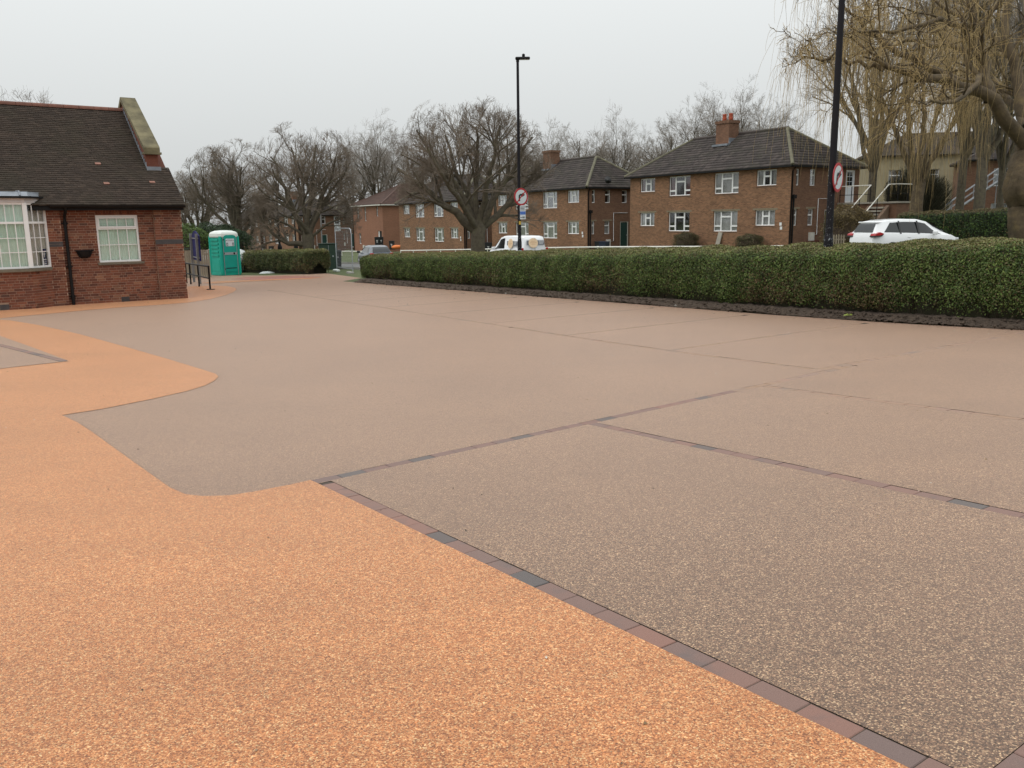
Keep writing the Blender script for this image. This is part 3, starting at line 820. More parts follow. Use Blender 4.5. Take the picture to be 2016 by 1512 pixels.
    for e_ in (0, 1):
        ue = (0.03+0.10*rng.random(ne)**2) if e_ == 0 else L-(0.03+0.10*rng.random(ne)**2)
        ce = rng.random(ne)*cum[-1]
        us = np.full(ne, .36 if e_ == 0 else L-.36)
        pe, n_e, he = surf(us, ce, np.full(ne, 0.02)); pe[:, :2] += d[None]*(ue-us+(.12 if e_ == 0 else -.12))[:, None]
        cen = np.stack([a[0]+d[0]*ue+nr[0]*width*.5, a[1]+d[1]*ue+nr[1]*width*.5, np.zeros(ne)], 1); cen[:, 2] = gz(cen[:, 0], cen[:, 1])+.5*(h0 if e_ == 0 else h1); cen -= org
        f_ = np.sqrt(rng.random(ne))[:, None]
        pe = cen+(pe-cen)*f_
        pe[:, 2] -= np.where(rng.random(ne) < .5, base_gap*rng.random(ne), 0)
        hh_ = np.clip((pe[:, 2]+org[2]-gz(pe[:, 0]+org[0], pe[:, 1]+org[1]))/(h0 if e_ == 0 else h1), 0, 1)
        ne_ = np.tile(np.array([d[0], d[1], 0.2])*(-1 if e_ == 0 else 1), (ne, 1)); ne_[:, 2] = .2
        Pl = np.concatenate([Pl, pe]); nn = np.concatenate([nn, ne_]); hf = np.concatenate([hf, np.maximum(hh_, .32)]); u = np.concatenate([u, ue]); c = np.concatenate([c, ce])
    N = len(u)
    # thin bare patches low down
    patch = np.sin(u*1.9)+np.sin(u*3.7+2)+np.sin(u*0.8+4)
    keep = (rng.random(N) > np.clip(0.85-hf*3.4+0.24*patch, 0, 0.9)) & (hf > 0.03)
    nn = nn/np.linalg.norm(nn, axis=1, keepdims=True)+rng.normal(size=nn.shape)*0.75+np.array([0, 0, 0.35])
    pal = np.array(pal); top_pal = np.array(top_pal)
    col = pal[rng.integers(0, len(pal), N)]; tcol = top_pal[rng.integers(0, len(top_pal), N)]
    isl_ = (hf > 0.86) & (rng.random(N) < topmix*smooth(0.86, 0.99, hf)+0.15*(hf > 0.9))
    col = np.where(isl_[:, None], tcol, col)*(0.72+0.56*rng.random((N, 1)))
    dead = (hf < .72) & (rng.random(N) < np.clip(.75-hf, 0, 1)*np.clip(np.sin(u*.93+1.2)+.8*np.sin(u*2.35+c)+.3, 0, 1))
    col = np.where(dead[:, None], np.array([.15, .105, .05])*(.5+.9*rng.random((N, 1))), col)
    cl = 0.5+0.5*np.sin(u*6.3+np.sin(c*5)*2)*np.sin(c*7.1+u*2.2)
    col = col*(0.78+0.4*cl)[:, None]
    big = 1.0+0.0*u
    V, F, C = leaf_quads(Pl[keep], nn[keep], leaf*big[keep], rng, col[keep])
    o = inst('foliage', np_mesh('foliage', V, F, M['leaf'], False, C), root); o['kind'] = 'stuff'
    if stems:
        ns = int(L*26)
        u = rng.random(ns)*L; c = rng.random(ns)*cum[3]
        p1, n1, _ = surf(u, c*0+0.02, np.full(ns, 0.10)); p2, n2, _ = surf(np.clip(u+rng.normal(size=ns)*0.12, 0.02, L-0.02), cum[3]*(0.5+0.6*rng.random(ns)), 0.03+0.1*rng.random(ns))
        pm = (p1+p2)/2+rng.normal(size=p1.shape)*0.03
        P3 = np.stack([p1-np.array([0, 0, 0.1]), pm, p2], 1); R3 = np.tile(np.array([0.009, 0.006, 0.003]), (ns, 1))
        v, f = tubes(P3, R3, 3)
        cs = np.repeat(np.array([0.075, 0.055, 0.036])*(0.5+rng.random((ns, 1))), 9, axis=0)
        inst('stems', np_mesh('stems', v, f, M['leaf'], True, cs), root)
    return root
# ================================================================== red brick bungalow on the left
BYAW = math.atan2(VY, VX)
BZ = -0.74
bung = empty('brick_bungalow', (BO.x, BO.y, BZ), BYAW, 'old red brick bungalow with dark tiled roof and mossy coped gable', 'building')
brk_cache = {}
brick_list = []         # (length, matrix, distance key)
def brick_face(org, yaw, x0, x1, z0, z1, openings=(), depth=0.05, rnd=None, key=0.0, soldier=None):
    """rows of bricks on a vertical plane; local x along yaw, outward is -y"""
    R_ = Matrix.Translation(org) @ Matrix.Rotation(yaw, 4, 'Z')
    rows = int(round((z1-z0)/0.075))
    for r in range(rows):
        z = z0+r*0.075
        spans = [(x0, x1)]
        for (a, b, c, d) in openings:
            if z+0.0675 > c+0.005 and z < d-0.005:
                ns = []
                for (p, q) in spans:
                    if b <= p or a >= q: ns.append((p, q)); continue
                    if a-p > 0.03: ns.append((p, a))
                    if q-b > 0.03: ns.append((b, q))
                spans = ns
        for (p, q) in spans:
            x = p-(0.0 if r % 2 == 0 else 0.056)
            while x < q-0.02:
                l = 0.215 if random.random() < 0.66 else 0.1025
                e = min(x+l, q); s_ = max(x, p)
                if e-s_ > 0.03:
                    Lk = round((e-s_)/0.02)*0.02 if abs(e-s_-0.215) > 0.004 and abs(e-s_-0.1025) > 0.004 else (0.215 if e-s_ > 0.2 else 0.1025)
                    Lk = min(Lk, e-s_+0.008)
                    brick_list.append((Lk, R_ @ Matrix.Translation(((s_+e)/2, random.uniform(-0.0015, 0.0015), z+0.0325)), key))
                x += l+0.012
def mortar_face(mb, org, yaw, x0, x1, z0, z1, openings=(), back=0.007, reveal=0.09):
    R_ = Matrix.Translation(org) @ Matrix.Rotation(yaw, 4, 'Z')
    xs = sorted({x0, x1, *[o[0] for o in openings], *[o[1] for o in openings]}); zs = sorted({z0, z1, *[o[2] for o in openings], *[o[3] for o in openings]})
    for i in range(len(xs)-1):
        for j in range(len(zs)-1):
            cx, cz = (xs[i]+xs[i+1])/2, (zs[j]+zs[j+1])/2
            if any(a < cx < b and c < cz < d for a, b, c, d in openings): continue
            mb.add([R_ @ Vector(p) for p in ((xs[i], back, zs[j]), (xs[i+1], back, zs[j]), (xs[i+1], back, zs[j+1]), (xs[i], back, zs[j+1]))], [(0, 1, 2, 3)])
    for a, b, c, d in openings:
        for (p, q) in (((a, c), (a, d)), ((a, d), (b, d)), ((b, d), (b, c)), ((b, c), (a, c))):
            mb.add([R_ @ Vector(v) for v in ((p[0], back, p[1]), (q[0], back, q[1]), (q[0], reveal+0.06, q[1]), (p[0], reveal+0.06, p[1]))], [(0, 1, 2, 3)])
WIN = (-2.46, -1.27, 1.22, 2.62)
mort = MB()
# right pier, wall panel, left pier
PW = 0.82
brick_face((0, 0, 0), 0, -PW, 0.0, -0.3, 2.78, key=0)
mortar_face(mort, (0, 0, 0), 0, -PW, 0, -0.3, 2.85)
brick_face((0, 0.11, 0), 0, -3.42, -PW, -0.3, 2.78, [WIN, (-1.95, -1.72, 0.0, 0.15)], key=0)
mortar_face(mort, (0, 0.11, 0), 0, -3.42, -PW, -0.3, 2.85, [WIN])
mort.box(-PW, -PW+0.02, 0.0075, 0.14, -0.3, 2.85)
brick_face((0, 0.0, 0), 0, -3.78, -3.42, -0.3, 2.78, key=0)
mortar_face(mort, (0, 0, 0), 0, -3.78, -3.42, -0.3, 2.85); mort.box(-3.44, -3.42, 0.0075, 0.14, -0.3, 2.85)
# return (gable) wall facing the ramp
brick_face((0, 0.0, 0), math.pi/2, 0.01, 7.4, -0.3, 2.4, key=9)
mortar_face(mort, (0, 0, 0), math.pi/2, 0.0, 7.4, -0.3, 2.85)
# canted bay
BX0, BX1, BX2, BX3, BOUT = -3.78, -4.36, -7.3, -7.88, -0.50
BSILL, BTOP = 1.15, 2.97
fl = math.hypot(BX0-BX1, BOUT); fyaw = math.atan2(-BOUT, BX0-BX1)
brick_face((BX1, BOUT, 0), fyaw, 0.0, fl, -0.3, BSILL-0.09, key=1)
mortar_face(mort, (BX1, BOUT, 0), fyaw, 0.0, fl, -0.3, BSILL-0.07)
brick_face((BX2, BOUT, 0), 0, 0.0, BX1-BX2, -0.3, BSILL-0.09, [(2.05, 2.28, 0.02, 0.17)], key=1)
mortar_face(mort, (BX2, BOUT, 0), 0, 0.0, BX1-BX2, -0.3, BSILL-0.07)
brick_face((BX3, 0, 0), -fyaw, 0.0, fl, -0.3, BSILL-0.09, key=5)
mortar_face(mort, (BX3, 0, 0), -fyaw, 0.0, fl, -0.3, BSILL-0.07)
brick_face((0, 0.0, 0), 0, -10.2, BX3, -0.3, 2.78, key=6)
mortar_face(mort, (0, 0, 0), 0, -10.2, BX3, -0.3, 2.85)
mort.box(BX3, BX0, 0.05, 0.08, 2.7, 2.85); mort.box(-10.2, -0.01, 7.38, 7.40, -0.3, 2.85); mort.box(-10.2, -10.18, 0.02, 7.38, -0.3, 2.85)
wall_o = mort.build('wall', M['mortar'], bung)
def brick_mesh(l):
    k = round(l, 3)
    if k not in brk_cache:
        b = MB(); b.box(-l/2, l/2, 0.0, 0.05, -0.031, 0.031); brk_cache[k] = b.mesh('brick', M['brick'])
    return brk_cache[k]
order = sorted(range(len(brick_list)), key=lambda i: (brick_list[i][2], -brick_list[i][1].translation.z if brick_list[i][2] == 1 else 0, random.random()))
vis = [i for i in order if brick_list[i][1].translation.z > -0.05]
single = set(vis[:300])
rest = MB()
for i, (l, mm, k) in enumerate(brick_list):
    if i in single:
        o = bpy.data.objects.new('brick', brick_mesh(l)); link(o, wall_o); o.matrix_local = mm
    else: rest.box(-l/2, l/2, 0, 0.05, -0.031, 0.031, mm)
o = rest.build('brickwork', M['brick'], bung); o['kind'] = 'stuff'
# soldier course over the window, blue brick bands, air bricks
for i in range(16):
    b = MB(); b.box(-0.03, 0.03, 0, 0.05, -0.105, 0.105)
    if i == 0: sm_ = b.mesh('brick', M['brick'])
    inst('brick', sm_, wall_o, (WIN[0]+0.04+i*0.0745, 0.103, WIN[3]+0.115))
b = MB()
b.box(-PW-0.004, 0.004, -0.006, 0.06, 1.72, 1.86); b.box(-3.78, -3.416, -0.006, 0.06, 1.72, 1.79); b.box(-3.78, -3.416, -0.006, 0.06, 1.80, 1.865)
b.build('blue_brick_band', M['bluebrick'], bung)
b = MB(); b.box(-1.95, -1.72, 0.112, 0.15, 0.0, 0.15)
for k in range(5): b.box(-1.93, -1.74, 0.104, 0.115, 0.015+k*0.027, 0.028+k*0.027)
b.build('air_brick', M['bluebrick'], bung)
b = MB(); b.box(BX2+2.05, BX2+2.28, BOUT+0.002, BOUT+0.06, 0.02, 0.17); b.build('air_brick', M['bluebrick'], bung)
# ---- windows
def ring(mb, x0, x1, z0, z1, t, y0, y1):
    mb.box(x0, x1, y0, y1, z0, z0+t); mb.box(x0, x1, y0, y1, z1-t, z1)
    mb.box(x0, x0+t, y0, y1, z0+t, z1-t); mb.box(x1-t, x1, y0, y1, z0+t, z1-t)
def blinds(w_, h_, n, amp, mat, name='blind'):
    V = []; F = []
    for i in range(n*3+1):
        x = w_*i/(n*3); y = amp*(0, 1, -0.4)[i % 3]
        V += [(x, y, 0), (x, y, h_)]
    F = [(2*i, 2*i+2, 2*i+3, 2*i+1) for i in range(n*3)]
    mb = MB(); mb.add(V, F); return mb.mesh(name, mat)
fr = MB()
wy = 0.15
wl, wr, wb, wt = WIN
ring(fr, wl, wr, wb, wt, 0.055, wy, wy+0.07)
zt = wb+1.0
fr.box(wl+0.055, wr-0.055, wy, wy+0.07, zt-0.025, zt+0.025)
ring(fr, wl+0.05, wr-0.05, zt+0.02, wt-0.05, 0.05, wy-0.02, wy+0.06)
for k in range(1, 4):
    x = wl+0.06+(wr-wl-0.12)*k/4
    fr.box(x-0.011, x+0.011, wy+0.015, wy+0.045, wb+0.055, zt-0.025); fr.box(x-0.011, x+0.011, wy+0.015, wy+0.045, zt+0.07, wt-0.1)
zm = (wb+0.055+zt-0.025)/2
fr.box(wl+0.055, wr-0.055, wy+0.017, wy+0.043, zm-0.011, zm+0.011)
win_o = fr.build('window', M['upvc'], bung)
def pane(parent, x0, x1, z0, z1, y, M_=None):
    mb = MB(); mb.box(x0, x1, y, y+0.006, z0, z1, M_); return mb.build('pane', M['glass'], parent)
for k in range(4):
    xa = wl+0.06+(wr-wl-0.12)*k/4; xb = wl+0.06+(wr-wl-0.12)*(k+1)/4
    pane(win_o, xa+0.012, xb-0.012, wb+0.056, zm-0.012, wy+0.028); pane(win_o, xa+0.012, xb-0.012, zm+0.012, zt-0.026, wy+0.028)
    pane(win_o, xa+0.014, xb-0.014, zt+0.072, wt-0.102, wy+0.028)
inst('blind', blinds(wr-wl-0.1, wt-wb-0.1, 13, 0.008, M['mint']), win_o, (wl+0.05, wy+0.095, wb+0.05))
b = MB(); b.box(wl-0.05, wr+0.05, wy+0.05, wy+0.5, wb-0.05, wt+0.05)
b.f = [f for i, f in enumerate(b.f) if i != 2]; b.uv = b.uv[:5]; b.sm = b.sm[:5]
b.build('room_recess', M['cream'], win_o)
b = MB(); b.prism([(wl-0.05, wb-0.075), (wr+0.07, wb-0.075), (wr+0.07, wb-0.012), (wl-0.05, wb-0.002)], 0.05, wy+0.03); b.build('sill', M['stonesill'], win_o)
# bay glazing
bayf = MB(); bay_panes = []
def bay_light(org, yaw, W_, cols, name):
    R_ = Matrix.Translation(org) @ Matrix.Rotation(yaw, 4, 'Z')
    f2 = MB()
    tmp = MB(); ring(tmp, 0.0, W_, BSILL, BTOP, 0.055, 0.0, 0.07)
    zt_ = BSILL+1.27
    tmp.box(0.05, W_-0.05, 0, 0.07, zt_-0.03, zt_+0.03)
    for k in range(1, cols):
        x = 0.055+(W_-0.11)*k/cols; tmp.box(x-0.011, x+0.011, 0.015, 0.045, BSILL+0.055, zt_-0.03); tmp.box(x-0.011, x+0.011, 0.015, 0.045, zt_+0.03, BTOP-0.055)
    for j in (1, 2):
        z = BSILL+0.055+(zt_-0.03-BSILL-0.055)*j/3; tmp.box(0.055, W_-0.055, 0.017, 0.043, z-0.011, z+0.011)
    bayf.add([R_ @ Vector(p) for p in tmp.v], tmp.f)
    for k in range(cols):
        xa = 0.055+(W_-0.11)*k/cols+0.012; xb = 0.055+(W_-0.11)*(k+1)/cols-0.012
        for j in range(3):
            za = BSILL+0.055+(zt_-0.03-BSILL-0.055)*j/3+0.012; zb = BSILL+0.055+(zt_-0.03-BSILL-0.055)*(j+1)/3-0.012
            bay_panes.append((xa, xb, za, zb, R_))
        bay_panes.append((xa, xb, zt_+0.032, BTOP-0.057, R_))
    return R_
Rf = bay_light((BX1, BOUT, 0), fyaw, fl, 3, 'a')
nL = 3; wL = (BX1-BX2)/nL
Rs = [bay_light((BX2+wL*k, BOUT, 0), 0, wL, 4, 'b') for k in range(nL)]
bay_light((BX3, 0, 0), -fyaw, fl, 3, 'c')
for xx in (BX1, BX2): bayf.cbox(xx-0.06, xx+0.06, BOUT-0.025, BOUT+0.09, BSILL, BTOP, 0.01)
bay_o = bayf.build('bay_window', M['upvc'], bung)
for xa, xb, za, zb, R_ in bay_panes: pane(bay_o, xa, xb, za, zb, 0.027, R_)
for k in range(nL):
    inst('blind', blinds(wL-0.08, BTOP-BSILL-0.1, 9, 0.014, M['mint']), bay_o, (BX2+wL*k+0.04, BOUT+0.11, BSILL+0.05))
inst('blind', blinds(fl-0.14, BTOP-BSILL-0.1, 7, 0.015, M['cream']), bay_o, tuple(Rf @ Vector((0.10, 0.16, BSILL+0.05))), (0, 0, fyaw))
b = MB(); b.box(BX3+0.1, BX0-0.1, 0.02, 0.06, BSILL, BTOP); b.build('room_recess', M['cream'], bay_o)
# blue poster inside the right-hand light
b = MB(); b.box(fl-0.27, fl-0.10, 0.045, 0.05, BSILL+0.06, BSILL+0.52, Rf); po = b.build('window_poster', M['navy'], bay_o)
b = MB()
b.box(fl-0.225, fl-0.145, 0.041, 0.0449, BSILL+0.36, BSILL+0.40, Rf); b.box(fl-0.20, fl-0.17, 0.041, 0.0449, BSILL+0.28, BSILL+0.46, Rf)
b.box(fl-0.25, fl-0.12, 0.041, 0.0449, BSILL+0.20, BSILL+0.235, Rf); b.box(fl-0.25, fl-0.12, 0.041, 0.0449, BSILL+0.14, BSILL+0.16, Rf); b.box(fl-0.24, fl-0.13, 0.041, 0.0449, BSILL+0.08, BSILL+0.11, Rf)
b.build('poster_print', M['textw'], bay_o)
# sill, fascia and lead flat of the bay
def bay_ring(e, z0, z1, mat, name, inner=0.1):
    o_ = [(BX0+e*0.4, 0.02), (BX1+e*0.7, BOUT-e), (BX2-e*0.7, BOUT-e), (BX3-e*0.4, 0.02)]
    i_ = [(BX0-inner, 0.03), (BX1-inner*0.5, BOUT+inner), (BX2+inner*0.5, BOUT+inner), (BX3+inner, 0.03)]
    mb = MB(); n = 4
    vs = [(x, y, z) for z in (z0, z1) for x, y in o_+i_]
    fs = []
    for k in range(3):
        fs += [(k, k+1, k+9, k+8), (k+8, k+9, k+13, k+12), (k, k+4, k+5, k+1), (k+4, k+12, k+13, k+5)]
    fs += [(0, 8, 12, 4), (3, 7, 15, 11)]
    mb.add(vs, fs); return mb.build(name, mat, bay_o)
bay_ring(0.10, BSILL-0.085, BSILL-0.004, M['stonesill'], 'sill', 0.12)
bay_ring(0.03, BTOP, BTOP+0.12, M['lilac'], 'fascia', 0.12)
bay_ring(0.16, BTOP+0.121, BTOP+0.175, M['gutter'], 'gutter', 0.1)
mb = MB()
o_ = [(BX0+0.08, 0.3), (BX1+0.10, BOUT-0.14), (BX2-0.10, BOUT-0.14), (BX3-0.08, 0.3)]
mb.add([(x, y, BTOP+0.177) for x, y in o_]+[(x*0.995-0.02, y*0.9+0.1, BTOP+0.30) for x, y in o_], [(0, 1, 5, 4), (1, 2, 6, 5), (2, 3, 7, 6), (4, 5, 6, 7)])
for k in range(6):
    x = BX2+0.1+k*0.55; mb.tube([(x, BOUT-0.13, BTOP+0.19), (x, BOUT-0.02, BTOP+0.31), (x, 0.2, BTOP+0.33)], 0.022, 6)
mb.build('lead_flat', M['lead'], bay_o)
# ---- roof of plain tiles
EZ, EY = 2.92, -0.30           # eave edge
RD, RH = 3.95, 3.18            # run and rise to the ridge
RL = math.hypot(RD, RH); RP = math.atan2(RH, RD)
GX = -0.62                     # inner face of the gable parapet
KD = 0.365                      # fraction of the slope where the parapet starts
def plain_tiles():
    rng = np.random.default_rng(3)
    e = 0.1; nrow = int(RL/e)
    V = []; F = []; UVs = []; n = 0
    for r in range(nrow+1):
        d0 = r*e-0.03; d1 = min(d0+e+0.05, RL)
        xr = 0.05 if r*e/RL < KD else GX+0.01
        xs = np.arange(-10.4-(0.0825 if r % 2 else 0), xr, 0.165)
        x0 = xs+0.002; x1 = np.minimum(xs+0.163, xr)
        ok = x1-x0 > 0.03; x0 = x0[ok]; x1 = x1[ok]; m_ = len(x0)
        lift = 0.034+rng.random(m_)*0.012; tw = rng.normal(size=m_)*0.0025; dd = rng.normal(size=m_)*0.004
        sag = -0.02*np.sin(np.pi*d0/RL)*np.abs(np.sin(xs[ok]*0.4))
        def pt(x, d, h): return np.stack([x, EY+d*math.cos(RP)-h*math.sin(RP), EZ+d*math.sin(RP)+h*math.cos(RP)], -1)
        a = pt(x0, d0+dd, lift+tw+sag); b_ = pt(x1, d0+dd, lift-tw+sag); c = pt(x1, d1+dd*0, 0.004+sag); d_ = pt(x0, d1+dd*0, 0.004+sag)
        a2 = pt(x0, d0+dd, lift*0-0.004+sag); b2 = pt(x1, d0+dd, lift*0-0.004+sag)
        V.append(np.stack([a, b_, c, d_, a2, b2], 1).reshape(-1, 3))
        k = n+6*np.arange(m_)[:, None]
        F.append(np.concatenate([k+np.array([[0, 1, 2, 3]]), k+np.array([[4, 5, 1, 0]])]))
        u = np.stack([(x0+x1)/2/0.165+(0.5 if r % 2 else 0), np.full(m_, r+0.5)], -1)
        UVs.append(np.concatenate([np.repeat(u, 4, 0), np.repeat(u, 4, 0)])); n += 6*m_
    return np_mesh('tiles', np.concatenate(V), np.concatenate(F), M['ptile'], False, None, np.concatenate(UVs))
roof = MB()
T = 0.05
def rp(x, d, h): return (x, EY+d*math.cos(RP)-h*math.sin(RP), EZ+d*math.sin(RP)+h*math.cos(RP))
roof.add([rp(-10.4, 0, -0.02), rp(0.045, 0, -0.02), rp(0.045, RL*KD, -0.02), rp(GX-0.0, RL*KD, -0.02), rp(GX, RL, -0.02), rp(-10.4, RL, -0.02)], [(0, 1, 2, 3), (0, 3, 4, 5)])
RY = EY+RD; RZ = EZ+RH
roof.add([(-10.4, RY, RZ), (GX, RY, RZ), (GX, RY+RD+0.3, EZ), (-10.4, RY+RD+0.3, EZ)], [(0, 1, 2, 3)])
roof.add([(-10.4, EY+0.02, EZ-0.03), (0.03, EY+0.02, EZ-0.03), (0.03, 0.4, EZ-0.03), (-10.4, 0.4, EZ-0.03)], [(0, 3, 2, 1)])
roof_o = roof.build('roof', M['ptile'], bung)
o = inst('roof_tiles', plain_tiles(), roof_o); o['kind'] = 'stuff'
for (x, d) in ((-2.06, 1.05), (-2.10, 1.95), (-0.72, 0.95+0.15), (-5.2, 3.85), (-5.55, 1.6), (-4.9, 2.9)):
    mb = MB(); d = round(d/0.1)*0.1-0.045
    mb.add([rp(x, d, 0.045), rp(x+0.16, d, 0.045), rp(x+0.16, d+0.11, 0.022), rp(x, d+0.11, 0.022), rp(x, d, 0.0), rp(x+0.16, d, 0.0)], [(0, 1, 2, 3), (4, 5, 1, 0), (4, 0, 3), (1, 5, 2)])
    if x > -5: mb.build('replacement_tile', M['newclay'], roof_o)
ridge_m = None
for k in range(22):
    x1_ = GX-0.02-k*0.45
    mb = MB(); n = 8
    vs = []
    for x in (x1_-0.44, x1_):
        for i in range(n+1):
            g = math.pi*i/n; vs.append((x, RY+0.13*math.cos(g), RZ-0.03+0.12*math.sin(g)))
    mb.add(vs, [(i, i+1, n+2+i, n+1+i) for i in range(n)], True)
    mb.add(vs, [tuple(range(n+1)), tuple(range(2*n+1, n, -1))])
    mb.build('ridge_tile', M['ridge'], roof_o)
# gable parapet with stone coping
par = MB()
k0 = RL*KD
pz = 0.62
poly = [(EY+k0*math.cos(RP), EZ+k0*math.sin(RP)-0.2), (EY+k0*math.cos(RP), EZ+k0*math.sin(RP)+0.56), (RY, RZ+0.26), (2*RY-EY-k0*math.cos(RP), EZ+k0*math.sin(RP)+0.56), (2*RY-EY-k0*math.cos(RP), EZ+k0*math.sin(RP)-0.2)]
Mx = Matrix.Rotation(math.pi/2, 4, 'Z')
def px_prism(mb, poly_, xa, xb):
    n = len(poly_); vs = [(xa, y, z) for y, z in poly_]+[(xb, y, z) for y, z in poly_]
    mb.add(vs, [tuple(range(n)), tuple(range(2*n-1, n-1, -1))]+[(i, (i+1) % n, (i+1) % n+n, i+n) for i in range(n)])
px_prism(par, poly, GX, GX+0.36)
par.box(GX, -0.008, 0.02, 7.3, 2.4, 2.9)
px_prism(par, [(0.05, 2.9), (EY+k0*math.cos(RP), EZ+k0*math.sin(RP)-0.05), (RY, RZ-0.05), (2*RY-EY-k0*math.cos(RP), EZ+k0*math.sin(RP)-0.05), (2*RY-0.05, 2.9)], GX+0.01, -0.02)
par_o = par.build('gable_parapet', M['brick'], bung)
cop = MB()
ca = EY+k0*math.cos(RP)-0.10; cz = EZ+k0*math.sin(RP)+0.50
sl_ = (RZ+0.29-cz)/(RY-ca)
# coping stones up the slope
nst = 5
for k in range(nst):
    ya = ca+(RY-ca)*k/nst+0.003; yb = ca+(RY-ca)*(k+1)/nst-0.003
    za = cz+(ya-ca)*sl_; zb = cz+(yb-ca)*sl_
    m1 = MB()
    px_prism(m1, [(ya, za), (yb, zb), (yb, zb+0.15), (ya, za+0.15)] if k else [(ya, za), (yb, zb), (yb, zb+0.15), (ya+0.03, za+0.17), (ya, za+0.13)], GX-0.06, GX+0.42)
    m1.build('coping_stone', M['stone'], par_o)
m1 = MB(); px_prism(m1, [(RY+0.003, RZ+0.29), (2*RY-ca, cz), (2*RY-ca, cz+0.15), (RY+0.003, RZ+0.44)], GX-0.06, GX+0.42); m1.build('coping_stone', M['stone'], par_o)
m1 = MB(); m1.box(GX-0.08, GX+0.46, ca-0.02, ca+0.2, cz-0.07, cz-0.002); m1.build('kneeler', M['stone'], par_o)
fl_ = MB()
for k in range(17):
    d = RL*KD+k*(RL*(1-KD)/17)
    fl_.box(GX-0.025, GX-0.005, EY+d*math.cos(RP)-0.02, EY+d*math.cos(RP)+0.19, EZ+d*math.sin(RP)+0.01, EZ+d*math.sin(RP)+0.19)
fl_.box(GX-0.03, GX+0.40, EY+k0*math.cos(RP)-0.13, EY+k0*math.cos(RP)-0.005, EZ+k0*math.sin(RP)-0.10, EZ+k0*math.sin(RP)+0.05)
fl_.build('lead_flashing', M['lead'], par_o)
# gutter, soffit, downpipe
g = MB(); n = 6; vs = []
for x in (-3.7, 0.06):
    for i in range(n+1):
        a_ = math.pi+math.pi*i/n; vs.append((x, EY-0.02+0.065*math.cos(a_), EZ-0.02+0.075*math.sin(a_)))
g.add(vs, [(i, n+1+i, n+2+i, i+1) for i in range(n)], True); g.add(vs, [tuple(range(n+1)), tuple(range(2*n+1, n, -1))])
g.box(-10.4, 0.03, EY+0.05, EY+0.08, EZ-0.16, EZ-0.012)
g.box(-10.4, 0.02, EY+0.08, 0.1, EZ-0.16, EZ-0.145)
g.build('gutter', M['gutter'], bung)
d = MB()
dx = -3.30
d.tube([(dx, EY-0.02, EZ-0.08), (dx, EY, EZ-0.16), (dx-0.0, 0.02, EZ-0.34), (dx, 0.035, EZ-0.45), (dx, 0.035, -0.06)], 0.045, 10)
for z in (2.35, 1.1, 0.22): d.tube([(dx, 0.035, z), (dx, 0.035, z+0.07)], 0.058, 10); d.box(dx-0.09, dx+0.09, 0.06, 0.11, z+0.02, z+0.05)
d.build('downpipe', M['gutter'], bung)
# wall trough planter
pt = MB()
vs = []; nn_ = 10
for r_, z in ((0.225, 1.58), (0.20, 1.50), (0.16, 1.42), (0.10, 1.37)):
    for i in range(nn_+1):
        a_ = math.pi+math.pi*i/nn_; vs.append((-2.86+r_*math.cos(a_), 0.10+r_*0.75*math.sin(a_), z))
for j in range(3):
    for i in range(nn_): pt.add([vs[j*(nn_+1)+i], vs[j*(nn_+1)+i+1], vs[(j+1)*(nn_+1)+i+1], vs[(j+1)*(nn_+1)+i]], [(0, 1, 2, 3)], True)
pt.add(vs[3*(nn_+1):], [tuple(range(nn_+1))]); pt.add([(x, y, z-0.02) for x, y, z in vs[:nn_+1]], [tuple(range(nn_, -1, -1))])
pt.tube([(-3.12, 0.06, 1.59), (-2.60, 0.06, 1.59)], 0.018, 6)
for k in range(7): pt.tube([(-3.08+k*0.075, -0.02-0.04*math.sin(k/6*math.pi), 1.585), (-2.86+(-3.08+k*0.075+2.86)*0.5, 0.01, 1.38)], 0.008, 5)
props(pt.build('wall_planter', M['black'], None, (BO.x, BO.y, BZ), (0, 0, BYAW)), 'black half round planter basket hung on the bungalow wall', 'planter')
# ================================================================== the brick houses
HL, HD, HE = 15.3, 6.6, 5.2
def facade(mb, org, ex, W_, z0, z1, openings=(), reveal=0.10, uo=0.0):
    ex = Vector(ex); inn = Vector((-ex.y, ex.x, 0)); org = Vector(org)
    xs = sorted({0, W_, *[o[0] for o in openings], *[o[1] for o in openings]}); zs = sorted({z0, z1, *[o[2] for o in openings], *[o[3] for o in openings]})
    P = lambda x, z, y=0: org+ex*x+inn*y+Vector((0, 0, z))
    for i in range(len(xs)-1):
        for j in range(len(zs)-1):
            cx, cz = (xs[i]+xs[i+1])/2, (zs[j]+zs[j+1])/2
            if any(a < cx < b and c < cz < d for a, b, c, d in openings): continue
            q = [(xs[i], zs[j]), (xs[i+1], zs[j]), (xs[i+1], zs[j+1]), (xs[i], zs[j+1])]
            mb.add([P(*e) for e in q], [(0, 1, 2, 3)], False, [[(e[0]+uo, e[1]+20) for e in q]])
    for a, b, c, d in openings:
        for (p, q) in (((a, c), (a, d)), ((a, d), (b, d)), ((b, d), (b, c)), ((b, c), (a, c))):
            mb.add([P(*p), P(*q), P(*q, reveal+0.08), P(*p, reveal+0.08)], [(0, 1, 2, 3)], False, [[(p[0]+uo, p[1]+20), (q[0]+uo, q[1]+20), (q[0]+uo+0.1, q[1]+20), (p[0]+uo+0.1, p[1]+20)]])
CELLS = {
    'big': [(0, .29, 0, .26), (0, .29, .26, 1), (.71, 1, 0, .26), (.71, 1, .26, 1), (.29, .71, 0, .72), (.29, .71, .72, 1)],
    'small': [(0, .34, 0, 1), (.66, 1, 0, 1), (.34, .66, 0, .6), (.34, .66, .6, 1)],
    'side': [(0, 1, 0, .64), (0, 1, .64, 1)],
}
wcache = {}
